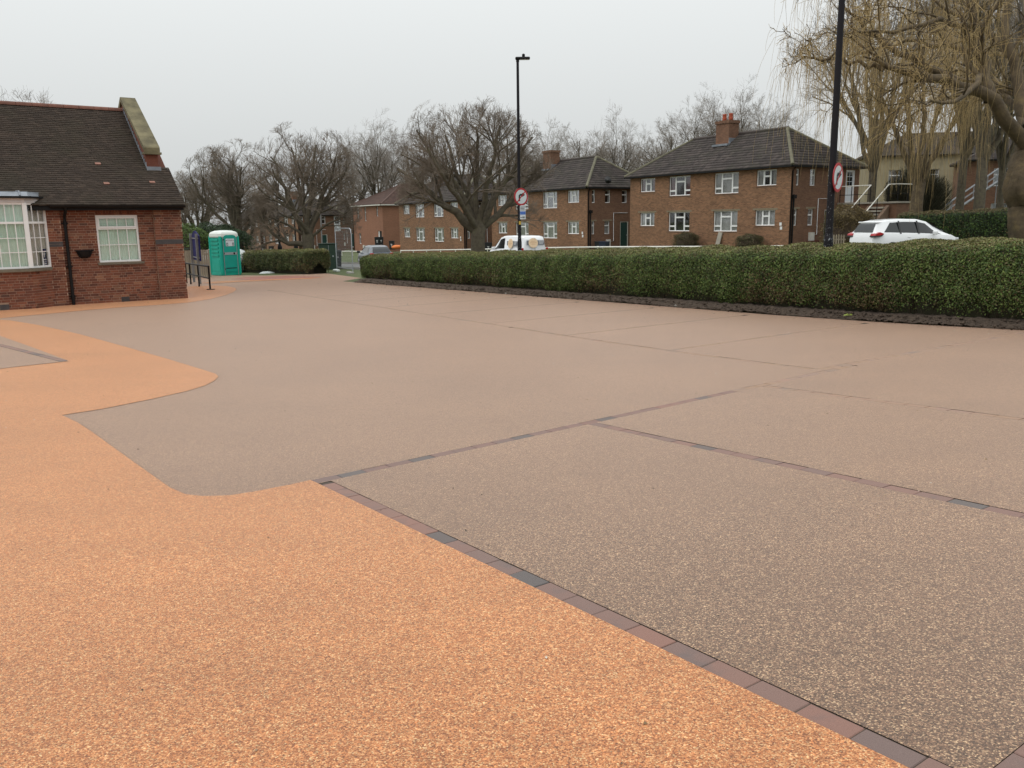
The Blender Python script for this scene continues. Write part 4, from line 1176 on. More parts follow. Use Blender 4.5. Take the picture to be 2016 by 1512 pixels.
def win_parts(kind, W_, H_):
    k = (kind, W_, H_)
    if k in wcache: return wcache[k]
    f = MB(); panes = []
    for (a, b, c, d) in CELLS[kind]:
        x0, x1, z0, z1 = a*W_, b*W_, c*H_, d*H_
        t = 0.055 if kind != 'side' else 0.045
        ring(f, x0, x1, z0, z1, t, 0, 0.06)
        panes.append((x0+t, x1-t, z0+t, z1-t))
    f.box(-0.02, W_+0.02, -0.05, 0.07, -0.05, 0.001)
    pm = []
    for (x0, x1, z0, z1) in panes:
        p = MB(); p.box(x0, x1, 0.025, 0.031, z0, z1); pm.append(p.mesh('pane', M['glass']))
    r = MB(); r.box(-0.03, W_+0.03, 0.062, 0.7, -0.03, H_+0.03); r.f = [q for i, q in enumerate(r.f) if i != 2]; r.uv = r.uv[:5]; r.sm = r.sm[:5]
    s = MB(); s.box(-0.05, W_+0.05, -0.10, 0.06, -0.115, -0.052)
    l = MB(); l.box(-0.2, W_+0.2, -0.103, 0.05, H_+0.003, H_+0.12)
    dz = {}
    for nm in ('net', 'drape', 'reddrape'):
        dz[nm] = blinds(W_-0.02, H_-0.02, max(3, int(W_*7)), 0.02, M[nm], 'curtain')
        dz['half_'+nm] = blinds((W_-0.02)*0.27, H_-0.02, max(3, int(W_*2)), 0.025, M[nm], 'curtain')
    wcache[k] = (f.mesh('window', M['upvc']), pm, r.mesh('room_recess', M['dark']), s.mesh('sill', M['hbrick2']), l.mesh('lintel', M['conc']), dz)
    return wcache[k]
def window(parent, kind, W_, H_, loc, rz, cur=None, lint=False, sill=True):
    f, pm, r, s, l, dz = win_parts(kind, W_, H_)
    o = inst('window', f, parent, loc, (0, 0, rz))
    for p in pm: inst('pane', p, o)
    inst('room_recess', r, o)
    if sill: inst('sill', s, o)
    if lint: inst('lintel', l, o)
    if cur and cur.startswith('half'):
        inst('curtain', dz[cur], o, (0.01, 0.10, 0.01)); inst('curtain', dz[cur], o, (0.01+(W_-0.02)*0.73, 0.10, 0.01))
    elif cur: inst('curtain', dz[cur], o, (0.01, 0.10, 0.01))
    return o
def wavy_slope(org, ex, es, en, L0, L1, xl, xr, tw=0.30, e=0.31, amp=0.022, sub=4):
    """stepped, rolled roof tiles on a trapezium: at height d the slope spans xl(d)..xr(d)"""
    V = []; F = []; UVs = []; n = 0
    ex, es, en, org = map(np.array, (ex, es, en, org))
    nrow = int(math.ceil((L1-L0)/e))
    for r in range(nrow):
        d0 = L0+r*e-0.02; d1 = min(d0+e+0.03, L1)
        if d1 <= d0+0.03: continue
        x = np.arange(xl(max(d0, 0)), xr(max(d0, 0))+tw/sub*0.99, tw/sub)
        if len(x) < 2: continue
        wv = amp*np.abs(np.sin(np.pi*x/tw))
        xa = np.clip(x, xl(max(d0, 0)), xr(max(d0, 0))); xb = np.clip(x, xl(d1), xr(d1))
        a = org+xa[:, None]*ex+d0*es+(wv+0.045)[:, None]*en
        b = org+xb[:, None]*ex+d1*es+(wv+0.006)[:, None]*en
        c = org+xa[:, None]*ex+d0*es-0.005*en
        m_ = len(x); V += [a, b, c]
        i = np.arange(m_-1)
        F.append(np.stack([n+i, n+i+1, n+m_+i+1, n+m_+i], 1)); F.append(np.stack([n+2*m_+i, n+2*m_+i+1, n+i+1, n+i], 1))
        u = np.stack([(x[:-1]+x[1:])/2/tw+0.01, np.full(m_-1, r+0.5)], 1)
        UVs += [np.repeat(u, 4, 0)]*2
        n += 3*m_
    return np.concatenate(V), np.concatenate(F), np.concatenate(UVs)
def hip_roof(parent, L_, D_, ez, rise, ov, mat, hipm, tiles=True):
    hd = D_/2+ov; sl_ = math.hypot(hd, rise); ca, sa = hd/sl_, rise/sl_
    under = MB()
    x0, x1, y0, y1 = -ov, L_+ov, -ov, D_+ov; rx0, rx1, ry = x0+hd, x1-hd, D_/2
    under.add([(x0, y0, ez), (x1, y0, ez), (x1, y1, ez), (x0, y1, ez), (rx0, ry, ez+rise), (rx1, ry, ez+rise)], [(0, 1, 5, 4), (1, 2, 5), (2, 3, 4, 5), (3, 0, 4), (0, 3, 2, 1)])
    ro = under.build('roof', mat, parent)
    parts = []
    w1 = x1-x0; w2 = y1-y0; uvs = []
    for org, ex, es, w_ in (((x0, y0, ez), (1, 0, 0), (0, ca, sa), w1), ((x1, y0, ez), (0, 1, 0), (-ca, 0, sa), w2), ((x0, y1, ez), (0, -1, 0), (ca, 0, sa), w2), ((x1, y1, ez), (-1, 0, 0), (0, -ca, sa), w1)):
        en = np.cross(ex, es)
        v, f, u = wavy_slope(org, ex, es, en, 0.0, sl_, lambda d: d*ca, lambda d, w_=w_: w_-d*ca)
        parts.append((v, f)); uvs.append(u)
    v, f = merge(parts)
    o = inst('roof_tiles', np_mesh('roof_tiles', v, f, mat, False, None, np.concatenate(uvs)), ro); o['kind'] = 'stuff'
    for (cx, cy, rx) in ((x0, y0, rx0), (x0, y1, rx0), (x1, y0, rx1), (x1, y1, rx1)):
        h = MB(); h.tube([(cx, cy, ez+0.03), (rx, ry, ez+rise+0.03)], 0.115, 7); h.build('hip_tiles', hipm, ro)
    h = MB(); h.tube([(rx0-0.05, ry, ez+rise+0.04), (rx1+0.05, ry, ez+rise+0.04)], 0.125, 7); h.build('ridge_tiles', mat, ro)
    g = MB()
    for p, q in (((x0, y0), (x1, y0)), ((x1, y0), (x1, y1)), ((x1, y1), (x0, y1)), ((x0, y1), (x0, y0))):
        ux = Vector((q[0]-p[0], q[1]-p[1], 0)).normalized(); ox = Vector((ux.y, -ux.x, 0))
        A_ = Vector((*p, 0))+ox*0.03-ux*0.03; B_ = Vector((*q, 0))+ox*0.03+ux*0.03
        for zz, hh, dd in ((ez-0.10, 0.12, 0.10),):
            a_ = [A_, B_, B_-ox*dd, A_-ox*dd]
            g.add([(c.x, c.y, zz) for c in a_]+[(c.x, c.y, zz+hh) for c in a_], [(0, 1, 5, 4), (1, 2, 6, 5), (2, 3, 7, 6), (3, 0, 4, 7), (0, 3, 2, 1), (4, 5, 6, 7)])
    g.add([(x0+.05, y0+.05, ez-0.09), (x1-.05, y0+.05, ez-0.09), (x1-.05, y1-.05, ez-0.09), (x0+.05, y1-.05, ez-0.09)], [(0, 3, 2, 1)])
    g.build('gutter', M['gutter'], ro)
    return ro
FRONT = [('small', 1.15, 2.8), ('big', 4.3, 6.5), ('big', 8.8, 11.0), ('small', 12.5, 14.15)]
SIDE_U = [(0.45, 0.76), (1.74, 2.29), (3.45, 4.0)]
SIDE_L = [(0.42, 0.72), (1.70, 2.25)]
def flats(curt, pots=True, chim_a=7.0):
    root = empty('brick_house')
    wall = MB(); of = []; wins = []
    for i, (k, a, b) in enumerate(FRONT):
        h = 1.35 if k == 'big' else 0.97
        of += [(a, b, 5.03-h, 5.03), (a, b, 2.53-h, 2.53)]
        wins += [(k, a, b, 5.03-h, h, False), (k, a, b, 2.53-h, h, True)]
    facade(wall, (0, 0, 0), (1, 0, 0), HL, -1.2, HE, of)
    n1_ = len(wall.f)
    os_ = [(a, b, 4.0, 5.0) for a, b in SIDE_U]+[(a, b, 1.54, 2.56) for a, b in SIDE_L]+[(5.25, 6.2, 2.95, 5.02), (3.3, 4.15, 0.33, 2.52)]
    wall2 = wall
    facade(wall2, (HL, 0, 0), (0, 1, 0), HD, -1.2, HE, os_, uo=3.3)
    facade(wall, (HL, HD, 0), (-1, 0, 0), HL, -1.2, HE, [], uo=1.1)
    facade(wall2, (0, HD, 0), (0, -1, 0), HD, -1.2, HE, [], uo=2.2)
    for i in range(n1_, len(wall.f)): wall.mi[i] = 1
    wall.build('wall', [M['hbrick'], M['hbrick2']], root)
    for j, (k, a, b, z, h, li) in enumerate(wins):
        window(root, k, round(b-a, 2), h, (a, 0.10, z), 0, curt[j % len(curt)], li)
    for a, b in SIDE_U: window(root, 'side', round(b-a, 2), 1.0, (HL-0.10, a, 4.0), math.pi/2, 'half_net')
    for a, b in SIDE_L: window(root, 'side', round(b-a, 2), 1.02, (HL-0.10, a, 1.54), math.pi/2, 'net', True)
    # upper white door and lower green door
    d = MB(); d.box(0, 0.95, 0, 0.06, 0, 2.07)
    do = d.build('door', M['whitedoor'], root, (HL-0.09, 5.25, 2.95), (0, 0, math.pi/2)); do['label'] = 'white panelled upper flat door with six glass lights'
    gm = MB()
    for i in range(3):
        for j in range(2): gm.box(0.2+j*0.29, 0.46+j*0.29, -0.006, 0.0, 1.05+i*0.31, 1.33+i*0.31)
    gm.build('door_glass', M['carglass'], do)
    gm = MB(); ring(gm, -0.002, 0.952, 0.0, 2.07, 0.09, -0.03, -0.001); gm.box(0.35, 0.62, -0.012, -0.001, 0.93, 0.99); gm.build('door_frame', M['upvc'], do)
    d = MB(); d.box(0.07, 0.78, 0, 0.05, 0.05, 2.05); d.box(0.12, 0.73, -0.01, 0.0, 0.25, 0.9); d.box(0.12, 0.73, -0.01, 0, 1.0, 1.9)
    do = d.build('door', M['greendoor'], root, (HL-0.06, 3.3, 0.40), (0, 0, math.pi/2)); do['label'] = 'dark green ground floor door with pale frame'
    gm = MB(); gm.box(0, 0.068, -0.03, 0.06, 0, 2.11); gm.box(0.782, 0.85, -0.03, 0.06, 0, 2.11); gm.box(0.068, 0.782, -0.03, 0.06, 2.052, 2.11); gm.box(-0.05, 0.9, -0.2, 0.05, -0.12, -0.002); gm.build('door_frame', M['meter'], do)
    gm = MB(); gm.tube([(0.68, -0.06, 0.95), (0.68, -0.02, 1.05)], 0.02, 6); gm.build('handle', M['galv'], do)
    hip_roof(root, HL, HD, HE, 2.62, 0.32, M['rtile'], M['hip'])
    roof_o = [c for c in root.children if c.name.startswith('roof')][0]
    c = MB()
    ca0 = HL-chim_a
    def bx(mb, x0, x1, y0, y1, z0, z1):
        facade(mb, (x0, y0, 0), (1, 0, 0), x1-x0, z0, z1); facade(mb, (x1, y0, 0), (0, 1, 0), y1-y0, z0, z1); facade(mb, (x1, y1, 0), (-1, 0, 0), x1-x0, z0, z1); facade(mb, (x0, y1, 0), (0, -1, 0), y1-y0, z0, z1)
        mb.add([(x0, y0, z1), (x1, y0, z1), (x1, y1, z1), (x0, y1, z1)], [(0, 1, 2, 3)])
    bx(c, ca0-0.62, ca0+0.62, 2.25, 3.2, 6.3, 8.55); bx(c, ca0-0.68, ca0+0.68, 2.19, 3.26, 8.551, 8.75)
    co = c.build('chimney', M['hbrick2'], roof_o)
    if pots:
        for k in (-0.3, 0.3):
            p = MB(); p.lathe([(0.16, 8.75), (0.15, 8.95), (0.13, 9.15), (0.16, 9.2), (0.15, 9.24)], 10, Matrix.Translation((ca0+k, 2.72, 0))); p.build('chimney_pot', M['pot'], roof_o)
    fl2 = MB(); fl2.box(ca0-0.75, ca0+0.75, 2.0, 2.24, 7.02, 7.16); fl2.box(ca0+0.625, ca0+0.68, 2.24, 3.2, 7.1, 7.55); fl2.build('lead_flashing', M['lead'], roof_o)
    # downpipes on the side wall
    d = MB(); d.tube([(HL+0.28, 0.02, HE-0.1), (HL+0.06, 0.06, HE-0.35), (HL+0.06, 0.06, -0.8)], 0.045, 7)
    d.tube([(HL+0.06, 0.25, 3.45), (HL+0.06, 0.25, -0.8)], 0.05, 7); d.box(HL+0.005, HL+0.17, 0.13, 0.4, 3.2, 3.42); d.build('downpipe', M['gutter'], root)
    d = MB(); d.tube([(HL+0.03, 4.0, 3.2), (HL+0.03, 2.6, 3.2), (HL+0.03, 2.6, 0.95), (HL+0.03, 2.15, 0.95)], 0.022, 6); d.build('waste_pipe', M['upvc'], root)
    d = MB(); d.box(HL+0.002, HL+0.2, 1.85, 2.2, 0.55, 1.1); d.build('meter_box', M['meter'], root)
    n = MB(); n.box(14.55, 14.72, -0.02, -0.002, 1.55, 1.74); n.box(14.60, 14.77, -0.02, -0.002, 1.30, 1.49); n.build('number_plate', M['upvc'], root)
    return root
def place(root, corner, yaw_u, zb, label, group='brown brick houses along the street'):
    a = math.radians(yaw_u); F_ = (math.cos(a), math.sin(a))
    root.location = (corner[0]+F_[0]*HL, corner[1]+F_[1]*HL, zb)
    root.rotation_euler = (0, 0, a+math.pi)
    return props(root, label, 'house', group)
hR = flats(['half_reddrape', 'half_net', 'half_reddrape', None, 'drape', 'net', 'half_drape', 'net'], True, 8.1)
place(hR, (17.38, 54.0), 122.06, EYE-2.05, 'nearest brown brick house, red chimney pots, beside the outside staircase')
hM = flats(['net', 'half_net', 'half_drape', 'net', 'half_drape', 'net', 'net', 'net'], False, 9.2)
place(hM, (6.17, 69.15), 121.0, EYE-2.66, 'brown brick house with squat potless chimney behind the white van')
hL_ = copy_tree(hM); place(hL_, (-4.5, 84.2), 121.0, EYE-3.16, 'brown brick house partly behind the middle street tree, beside the orange brick house')
hB = copy_tree(hM); place(hB, (-29.3, 120.0), 122.0, EYE-4.05, 'distant brown brick house behind the tree with a low bare branch')
hA = copy_tree(hM); place(hA, (-39.1, 135.7), 122.0, EYE-4.4, 'farthest brown brick house seen just above the round dark evergreen')
hC = copy_tree(hM); place(hC, (-29.0, 141.0), 122.0, EYE-4.2, 'distant grey roofed house squeezed between two brick houses by the fence panel')
# satellite dish on the middle house
def to_house(o, p): return o.matrix_world @ Vector(p)
bpy.context.view_layer.update()
dsh = MB(); dsh.lathe([(0.02, 0.0), (0.15, 0.02), (0.24, 0.05), (0.30, 0.09)], 14, Matrix.Rotation(math.radians(75), 4, 'X'))
dsh.tube([(0, 0, -0.05), (0.1, 0.25, -0.2), (0.1, 0.3, -0.75), (-0.3, 0.3, -0.8)], 0.02, 5)
p = to_house(hM, (HL+0.35, 1.7, 5.75)); props(dsh.build('satellite_dish', M['trim'], None, p, (0, 0, math.radians(20))), 'grey satellite dish at the eaves of the house behind the van', 'satellite dish')
# ---- orange brick house
def red_house():
    root = empty('orange_brick_house', label='newer orange brick house with plain brown hipped roof', cat='house')
    L_, D_ = 10.6, 9.6
    # local x along the right-hand face (v), y along -u ... built with the left face as its end
    wl_ = MB()
    os_ = [(7.5, 8.1, 3.55, 4.85), (5.1, 5.7, 3.2, 4.85), (1.35, 1.9, 3.75, 4.9), (7.1, 7.8, 0.3, 1.65), (0.45, 1.6, -0.4, 1.95)]
    # left face runs from the corner along +y of the local frame
    facade(wl_, (0, D_, 0), (0, -1, 0), D_, -1.5, 5.15, [(D_-b, D_-a, c, d) for a, b, c, d in os_])
    facade(wl_, (0, 0, 0), (1, 0, 0), L_, -1.5, 5.15, []); facade(wl_, (L_, 0, 0), (0, 1, 0), D_, -1.5, 5.15, []); facade(wl_, (L_, D_, 0), (-1, 0, 0), L_, -1.5, 5.15, [])
    wl_.build('wall', M['orbrick'], root)
    for a, b, c, d in os_[:4]:
        window(root, 'side', round(b-a, 2), round(d-c, 2), (0.10, b, c), -math.pi/2, 'half_drape')
    dd = MB(); dd.box(0, 1.15, 0, 0.06, -0.4, 1.95); dd.build('door', M['dark'], root, (0.12, 1.6, 0), (0, 0, -math.pi/2))
    dd = MB(); dd.box(0, 0.3, -0.03, 0.0, -0.4, 1.95); dd.build('door_sidelight', M['upvc'], root, (0.10, 1.6, 0), (0, 0, -math.pi/2))
    hip_roof(root, L_, D_, 5.15, 2.5, 0.35, M['newtile'], M['newtile'])
    fa = MB(); fa.box(-0.40, -0.36, -0.35, D_+0.35, 5.02, 5.14); fa.box(-0.35, L_+0.35, -0.40, -0.36, 5.02, 5.14); fa.build('fascia', M['meter'], root)
    pp = MB(); pp.tube([(-0.08, D_-0.15, 5.0), (-0.08, D_-0.15, -1)], 0.05, 6); pp.build('downpipe', M['gutter'], root)
    mb_ = MB(); mb_.box(-0.12, -0.002, 5.9, 6.4, -0.6, 0.15); mb_.build('meter_box', M['meter'], root)
    return root
rh = red_house()
rh.location = (-15.5, 106.0, EYE-2.95); rh.rotation_euler = (0, 0, math.radians(32))
# ---- outside staircase of the near house
def stairs():
    root = empty('outside_staircase', label='brick outside staircase with white handrails at the end of the house', cat='staircase')
    root.matrix_world = hR.matrix_world @ Matrix.Translation((HL, 0, 0))
    b = MB(); facade(b, (0.02, 4.6, 0), (1, 0, 0), 4.2, -1.2, 2.82); facade(b, (4.22, 4.6, 0), (0, 1, 0), 2.0, -1.2, 2.82); facade(b, (4.22, 6.6, 0), (-1, 0, 0), 4.2, -1.2, 2.82)
    b.build('landing_wall', M['hbrick2'], root)
    b = MB(); b.box(0.02, 4.32, 4.5, 6.7, 2.821, 2.93); b.build('landing_slab', M['slab'], root)
    # flight comes down towards the street
    n = 14; x0, x1 = 2.5, 3.55
    for i in range(n):
        z1 = 2.82-(i+1)*0.205; y = 4.5-i*0.26
        b = MB(); b.box(x0, x1, y-0.27, y, z1-0.10, z1); b.build('step', M['slab'], root)
    b = MB()
    for sx in (x0-0.22, x1+0.002):
        poly = [(4.49, -1.2), (4.49, 2.7), (4.49-n*0.26, 2.7-n*0.205-0.15), (4.49-n*0.26, -1.2)]
        px_prism(b, poly, sx, sx+0.218)
    b.build('stair_wall', M['hbrick2'], root)
    hr = MB()
    for sx in (x0-0.1, x1+0.1):
        hr.tube([(sx, 4.5, 3.95), (sx, 4.5-n*0.26, 3.95-n*0.205)], 0.035, 6)
    hr.tube([(0.1, 4.55, 3.95), (x0-0.1, 4.55, 3.95)], 0.035, 6); hr.tube([(x1+0.1, 4.5, 3.95), (4.22, 4.55, 3.95), (4.22, 6.6, 3.95)], 0.035, 6)
    hr.build('handrail', M['railwhite'], root)
    for (x, y) in ((0.15, 4.55), (1.0, 4.55), (x0-0.1, 4.5), (x1+0.1, 4.5), (4.22, 4.6), (4.22, 5.6), (4.22, 6.55)):
        po = MB(); po.tube([(x, y, 2.9), (x, y, 3.94)], 0.025, 5); po.build('railing_post', M['black'], root)
    for k in (4, 9, 13):
        for sx in (x0-0.1, x1+0.1):
            po = MB(); po.tube([(sx, 4.5-k*0.26, 2.6-k*0.205), (sx, 4.5-k*0.26, 3.93-k*0.205)], 0.025, 5); po.build('railing_post', M['black'], root)
    po = MB()
    po.tube([(0.1, 4.55, 3.4), (x0-0.1, 4.55, 3.4)], 0.02, 5); po.build('mid_rail', M['black'], root)
    po = MB(); po.tube([(x1+0.1, 4.55, 3.4), (4.22, 4.55, 3.4), (4.22, 6.6, 3.4)], 0.02, 5); po.build('mid_rail', M['black'], root)
stairs()
# ---- buildings glimpsed through the willow
def back_building(name, loc, rz, L_, D_, ez, rise, mat, label, wins):
    root = empty(name, loc, rz, label, 'building')
    w_ = MB(); facade(w_, (0, 0, 0), (1, 0, 0), L_, -3, ez, wins); facade(w_, (L_, 0, 0), (0, 1, 0), D_, -3, ez); facade(w_, (L_, D_, 0), (-1, 0, 0), L_, -3, ez); facade(w_, (0, D_, 0), (0, -1, 0), D_, -3, ez)
    w_.build('wall', mat, root)
    for a, b, c, d in wins: window(root, 'side', round(b-a, 2), round(d-c, 2), (a, 0.1, c), 0, 'half_net')
    hip_roof(root, L_, D_, ez, rise, 0.3, M['rtile'], M['rtile'])
    return root
p = at(1700, 430, 84)
back_building('cream_building', (p.x, p.y, EYE-1.0), math.radians(-14), 15, 8, 6.6, 2.2, M['chalk'], 'cream rendered building behind the bare trees beyond the stairs', [(2+i*3.2, 3.2+i*3.2, c, c+1.4) for i in range(4) for c in (0.9, 3.9)])
p = at(1895, 430, 72)
bb = back_building('brown_building', (p.x, p.y, EYE-1.0), math.radians(-20), 13, 8, 5.4, 2.0, M['hbrick2'], 'brown brick building with a steel stair seen through the willow', [(2.0+i*2.6, 3.4+i*2.6, c, c+1.4) for i in range(4) for c in (0.5, 3.3)])
# steel escape stair
es = empty('steel_stair', (at(1850, 430, 70).x, 70, EYE-0.8), math.radians(-20), 'galvanised steel escape stair in front of the brown brick building', 'staircase')
b = MB()
for y in (0, 0.9):
    b.tube([(0, y, 0.3), (4.0, y, 3.4)], 0.06, 5); b.tube([(0, y, 1.3), (4.0, y, 4.4), (5.6, y, 4.4)], 0.035, 5); b.tube([(0, y, 0.8), (4.0, y, 3.9), (5.6, y, 3.9)], 0.025, 5)
    for k in range(6): b.tube([(k*0.8, y, 0.3+k*0.62), (k*0.8, y, 1.3+k*0.62)], 0.03, 5)
    for k in range(3): b.tube([(4+k*0.8, y, -1), (4+k*0.8, y, 4.4)], 0.04, 5)
b.build('stair_frame', M['galv'], es)
for k in range(14):
    b = MB(); b.box(k*0.285, k*0.285+0.26, 0.03, 0.87, 0.33+k*0.221, 0.36+k*0.221); b.build('tread', M['galv'], es)
b = MB(); b.box(4.0, 5.6, 0.0, 0.9, 3.36, 3.42); b.build('landing', M['galv'], es)
# ================================================================== vehicles
def vehicle(name, label, cat, top, belt, w0, roofw, paint, wheels, glass_side, rear_glass, front_glass, L_, lights, tail, plate=True, group=None):
    """lofted body. top: (x,z) profile rear to nose; glass_side: (xa0,xb0,xa1,xb1) lists at sill and at roof"""
    root = empty(name, label=label, cat=cat, group=group)
    tx = np.array([p[0] for p in top]); tz = np.array([p[1] for p in top])
    xs = np.unique(np.concatenate([np.linspace(tx[0], tx[-1], 64), tx]))
    ZT = lambda x: np.interp(x, tx, tz)
    def BE(x): return np.minimum(belt(x), ZT(x)-0.05)
    def W(x):
        u = x/(L_/2); return w0*(1-0.16*np.abs(u)**4-0.05*np.abs(u)**12)
    def WR(x):
        gh = np.clip((ZT(x)-BE(x)-0.05)/0.35, 0, 1); return W(x)*(0.90-(0.90-roofw)*gh)
    rows = []
    for x in xs:
        w_, zb, zt, wr = W(x), BE(x), ZT(x), WR(x)
        lo = 0.20 if abs(x) < L_*0.44 else 0.30
        lo = min(lo, zb-0.1)
        mid = min(0.58, zb-0.03)
        half = [(0, lo), (w_*0.82, lo), (w_*0.96, lo+0.07), (w_, mid), (w_*0.985, zb-0.01), (w_*0.965, zb+0.012), (wr, zt-0.085), (wr*0.95, zt-0.03), (wr*0.7, zt-0.006), (0, zt)]
        half = [(y, max(z, lo)) for y, z in half]
        rows.append([(x, y, z) for y, z in half]+[(x, -y, z) for y, z in half[-2:0:-1]])
    R_ = np.array(rows); n, k = R_.shape[:2]
    i, j = np.meshgrid(np.arange(n-1), np.arange(k), indexing='ij'); a = i*k+j; b = i*k+(j+1) % k
    F = np.stack([a, b, b+k, a+k], -1).reshape(-1, 4)
    V = R_.reshape(-1, 3)
    c0 = len(V); V = np.concatenate([V, [R_[0].mean(0), R_[-1].mean(0)]])
    body = MB(); body.add([tuple(v) for v in V], [tuple(f) for f in F], True)
    body.add([tuple(v) for v in np.concatenate([R_[0]])], [tuple(range(k))]); body.add([tuple(v) for v in R_[-1]], [tuple(range(k-1, -1, -1))])
    body.build('body', paint, root)
    def side_pt(x, v, sgn, off=0.006):
        y0 = W(x)*0.965; y1 = WR(x); z0 = BE(x)+0.012; z1 = ZT(x)-0.085
        return (x, sgn*(y0+(y1-y0)*v+off), z0+(z1-z0)*v)
    for sgn in (1, -1):
        for (a0, b0, a1, b1) in glass_side:
            g = MB(); nx, nv = 14, 5; vs = []
            for iv in range(nv+1):
                v = 0.07+0.84*iv/nv
                for ix in range(nx+1):
                    x = (a0+(b0-a0)*ix/nx)*(1-iv/nv)+(a1+(b1-a1)*ix/nx)*(iv/nv); vs.append(side_pt(x, v, sgn))
            g.add(vs, [(q*(nx+1)+p_, q*(nx+1)+p_+1, (q+1)*(nx+1)+p_+1, (q+1)*(nx+1)+p_) for q in range(nv) for p_ in range(nx)], True)
            g.build('side_window', M['carglass'], root)
    def end_glass(nm, za, zb, rear, wa, wb):
        g = MB(); vs = []; nv = 6
        zz = np.linspace(za, zb, nv+1)
        idx = np.argmax(tz); 
        for q, z in enumerate(zz):
            x = float(np.interp(z, tz[:idx+1], tx[:idx+1])) if rear else float(np.interp(-z, -tz[idx:], tx[idx:]))
            hw = (wa+(wb-wa)*q/nv)
            for u in (-1, -0.8, -0.4, 0, 0.4, 0.8, 1):
                vs.append((x+(-0.014 if rear else 0.014)+(0.05*u*u if rear else -0.05*u*u)*0, u*hw, z+0.008))
        g.add(vs, [(q*7+p_, q*7+p_+1, (q+1)*7+p_+1, (q+1)*7+p_) for q in range(nv) for p_ in range(6)], True)
        g.build(nm, M['carglass'], root)
    if rear_glass: end_glass('rear_window', *rear_glass[:2], True, *rear_glass[2:])
    end_glass('windscreen', *front_glass[:2], False, *front_glass[2:4])
    for x in wheels:
        for sgn in (1, -1):
            t = MB(); t.lathe([(0.20, -0.10), (0.30, -0.105), (0.325, -0.07), (0.325, 0.07), (0.30, 0.105), (0.20, 0.10)], 20, Matrix.Rotation(math.pi/2, 4, 'X'))
            wo = t.build('wheel', M['tyre'], root, (x, sgn*(w0-0.11), 0.325))
            r = MB(); r.lathe([(0.19, -0.108), (0.20, 0.108), (0.16, 0.112), (0.03, 0.10)], 12, Matrix.Rotation(math.pi/2, 4, 'X')); r.build('rim', M['rim'], wo)
            ar = MB(); ar.lathe([(0.36, -0.02), (0.36, 0.025), (0.10, 0.026)], 18, Matrix.Rotation(math.pi/2, 4, 'X')); ar.build('wheel_arch', M['trim'], root, (x, sgn*(w0-0.024), 0.335))
    for sgn in (1, -1):
        for nm, bx_, m_ in (('tail_light', tail, 'redlens'), ('headlight', lights, 'lens')):
            if bx_ is None: continue
            xa, xb, ya, yb, za, zb = bx_
            l = MB(); l.cbox(xa, xb, min(sgn*ya, sgn*yb), max(sgn*ya, sgn*yb), za, zb, 0.02); l.build(nm, M[m_], root)
        mi = MB(); xm = front_glass[4] if len(front_glass) > 4 else 0.95
        mi.cbox(xm-0.06, xm+0.08, min(sgn*(w0-0.02), sgn*(w0+0.2)), max(sgn*(w0-0.02), sgn*(w0+0.2)), float(belt(xm))+0.0, float(belt(xm))+0.16, 0.03); mi.build('wing_mirror', M['trim'] if paint != M['whitepaint'] else paint, root)
    return root
def park(root, px, depth, yaw_deg, zg=None):
    p = at(px, 430, depth); root.location = (p.x, depth, zg if zg is not None else gzf(p.x, depth)+0.012); root.rotation_euler = (0, 0, math.radians(yaw_deg))
mpv = vehicle('white_car', 'white people carrier car behind the long hedge, tail light showing', 'car',
    [(-2.33, .50), (-2.31, .86), (-2.24, 1.05), (-2.08, 1.33), (-1.97, 1.50), (-1.86, 1.575), (-1.5, 1.635), (-.7, 1.675), (.1, 1.655), (.55, 1.56), (1.0, 1.33), (1.45, 1.09), (1.75, .99), (2.1, .86), (2.27, .72), (2.33, .5)],
    lambda x: 1.0-0.035*np.asarray(x), .91, .70, M['whitepaint'], (-1.38, 1.40), [(-1.80, 1.22, -1.40, .45)], (1.10, 1.46, .60, .52), (1.12, 1.50, .74, .60, .74), 4.66,
    (2.02, 2.25, .55, .80, .66, .82), None)
park(mpv, 1783, 38.5, 17, EYE-1.79)
for sgn in (1, -1):
    tl = MB(); tl.prism([(-2.31, .97), (-2.28, 1.04), (-2.06, 1.115), (-1.84, 1.045), (-2.02, .985)], min(sgn*.58, sgn*.905), max(sgn*.58, sgn*.905)); tl.build('tail_light', M['redlens'], mpv)
    tl = MB(); tl.prism([(-2.325, .91), (-2.32, .968), (-2.02, .983), (-1.86, 1.03), (-1.98, .93)], min(sgn*.57, sgn*.902), max(sgn*.57, sgn*.902)); tl.build('tail_light_base', M['trim'], mpv)
    for xa in (-.06, -1.02):
        pl_ = MB(); pl_.add([(xa, sgn*.893, 1.02), (xa+.09, sgn*.893, 1.02), (xa+.07, sgn*.695, 1.58), (xa-.02, sgn*.695, 1.58)], [(0, 1, 2, 3)]); pl_.build('window_pillar', M['trim'], mpv)
an = MB(); an.tube([(-1.45, 0, 1.62), (-1.55, 0, 1.85)], 0.008, 5); an.build('aerial', M['trim'], mpv)
sp_ = MB(); sp_.cbox(-2.02, -1.75, -.60, .60, 1.50, 1.555, .02); sp_.build('roof_spoiler', M['whitepaint'], mpv)
for sgn in (1, -1):
    hd_ = MB(); hd_.cbox(-.62, -.45, sgn*.89-.03, sgn*.89+.03, .88, .91, .01); hd_.build('door_handle', M['whitepaint'], mpv)
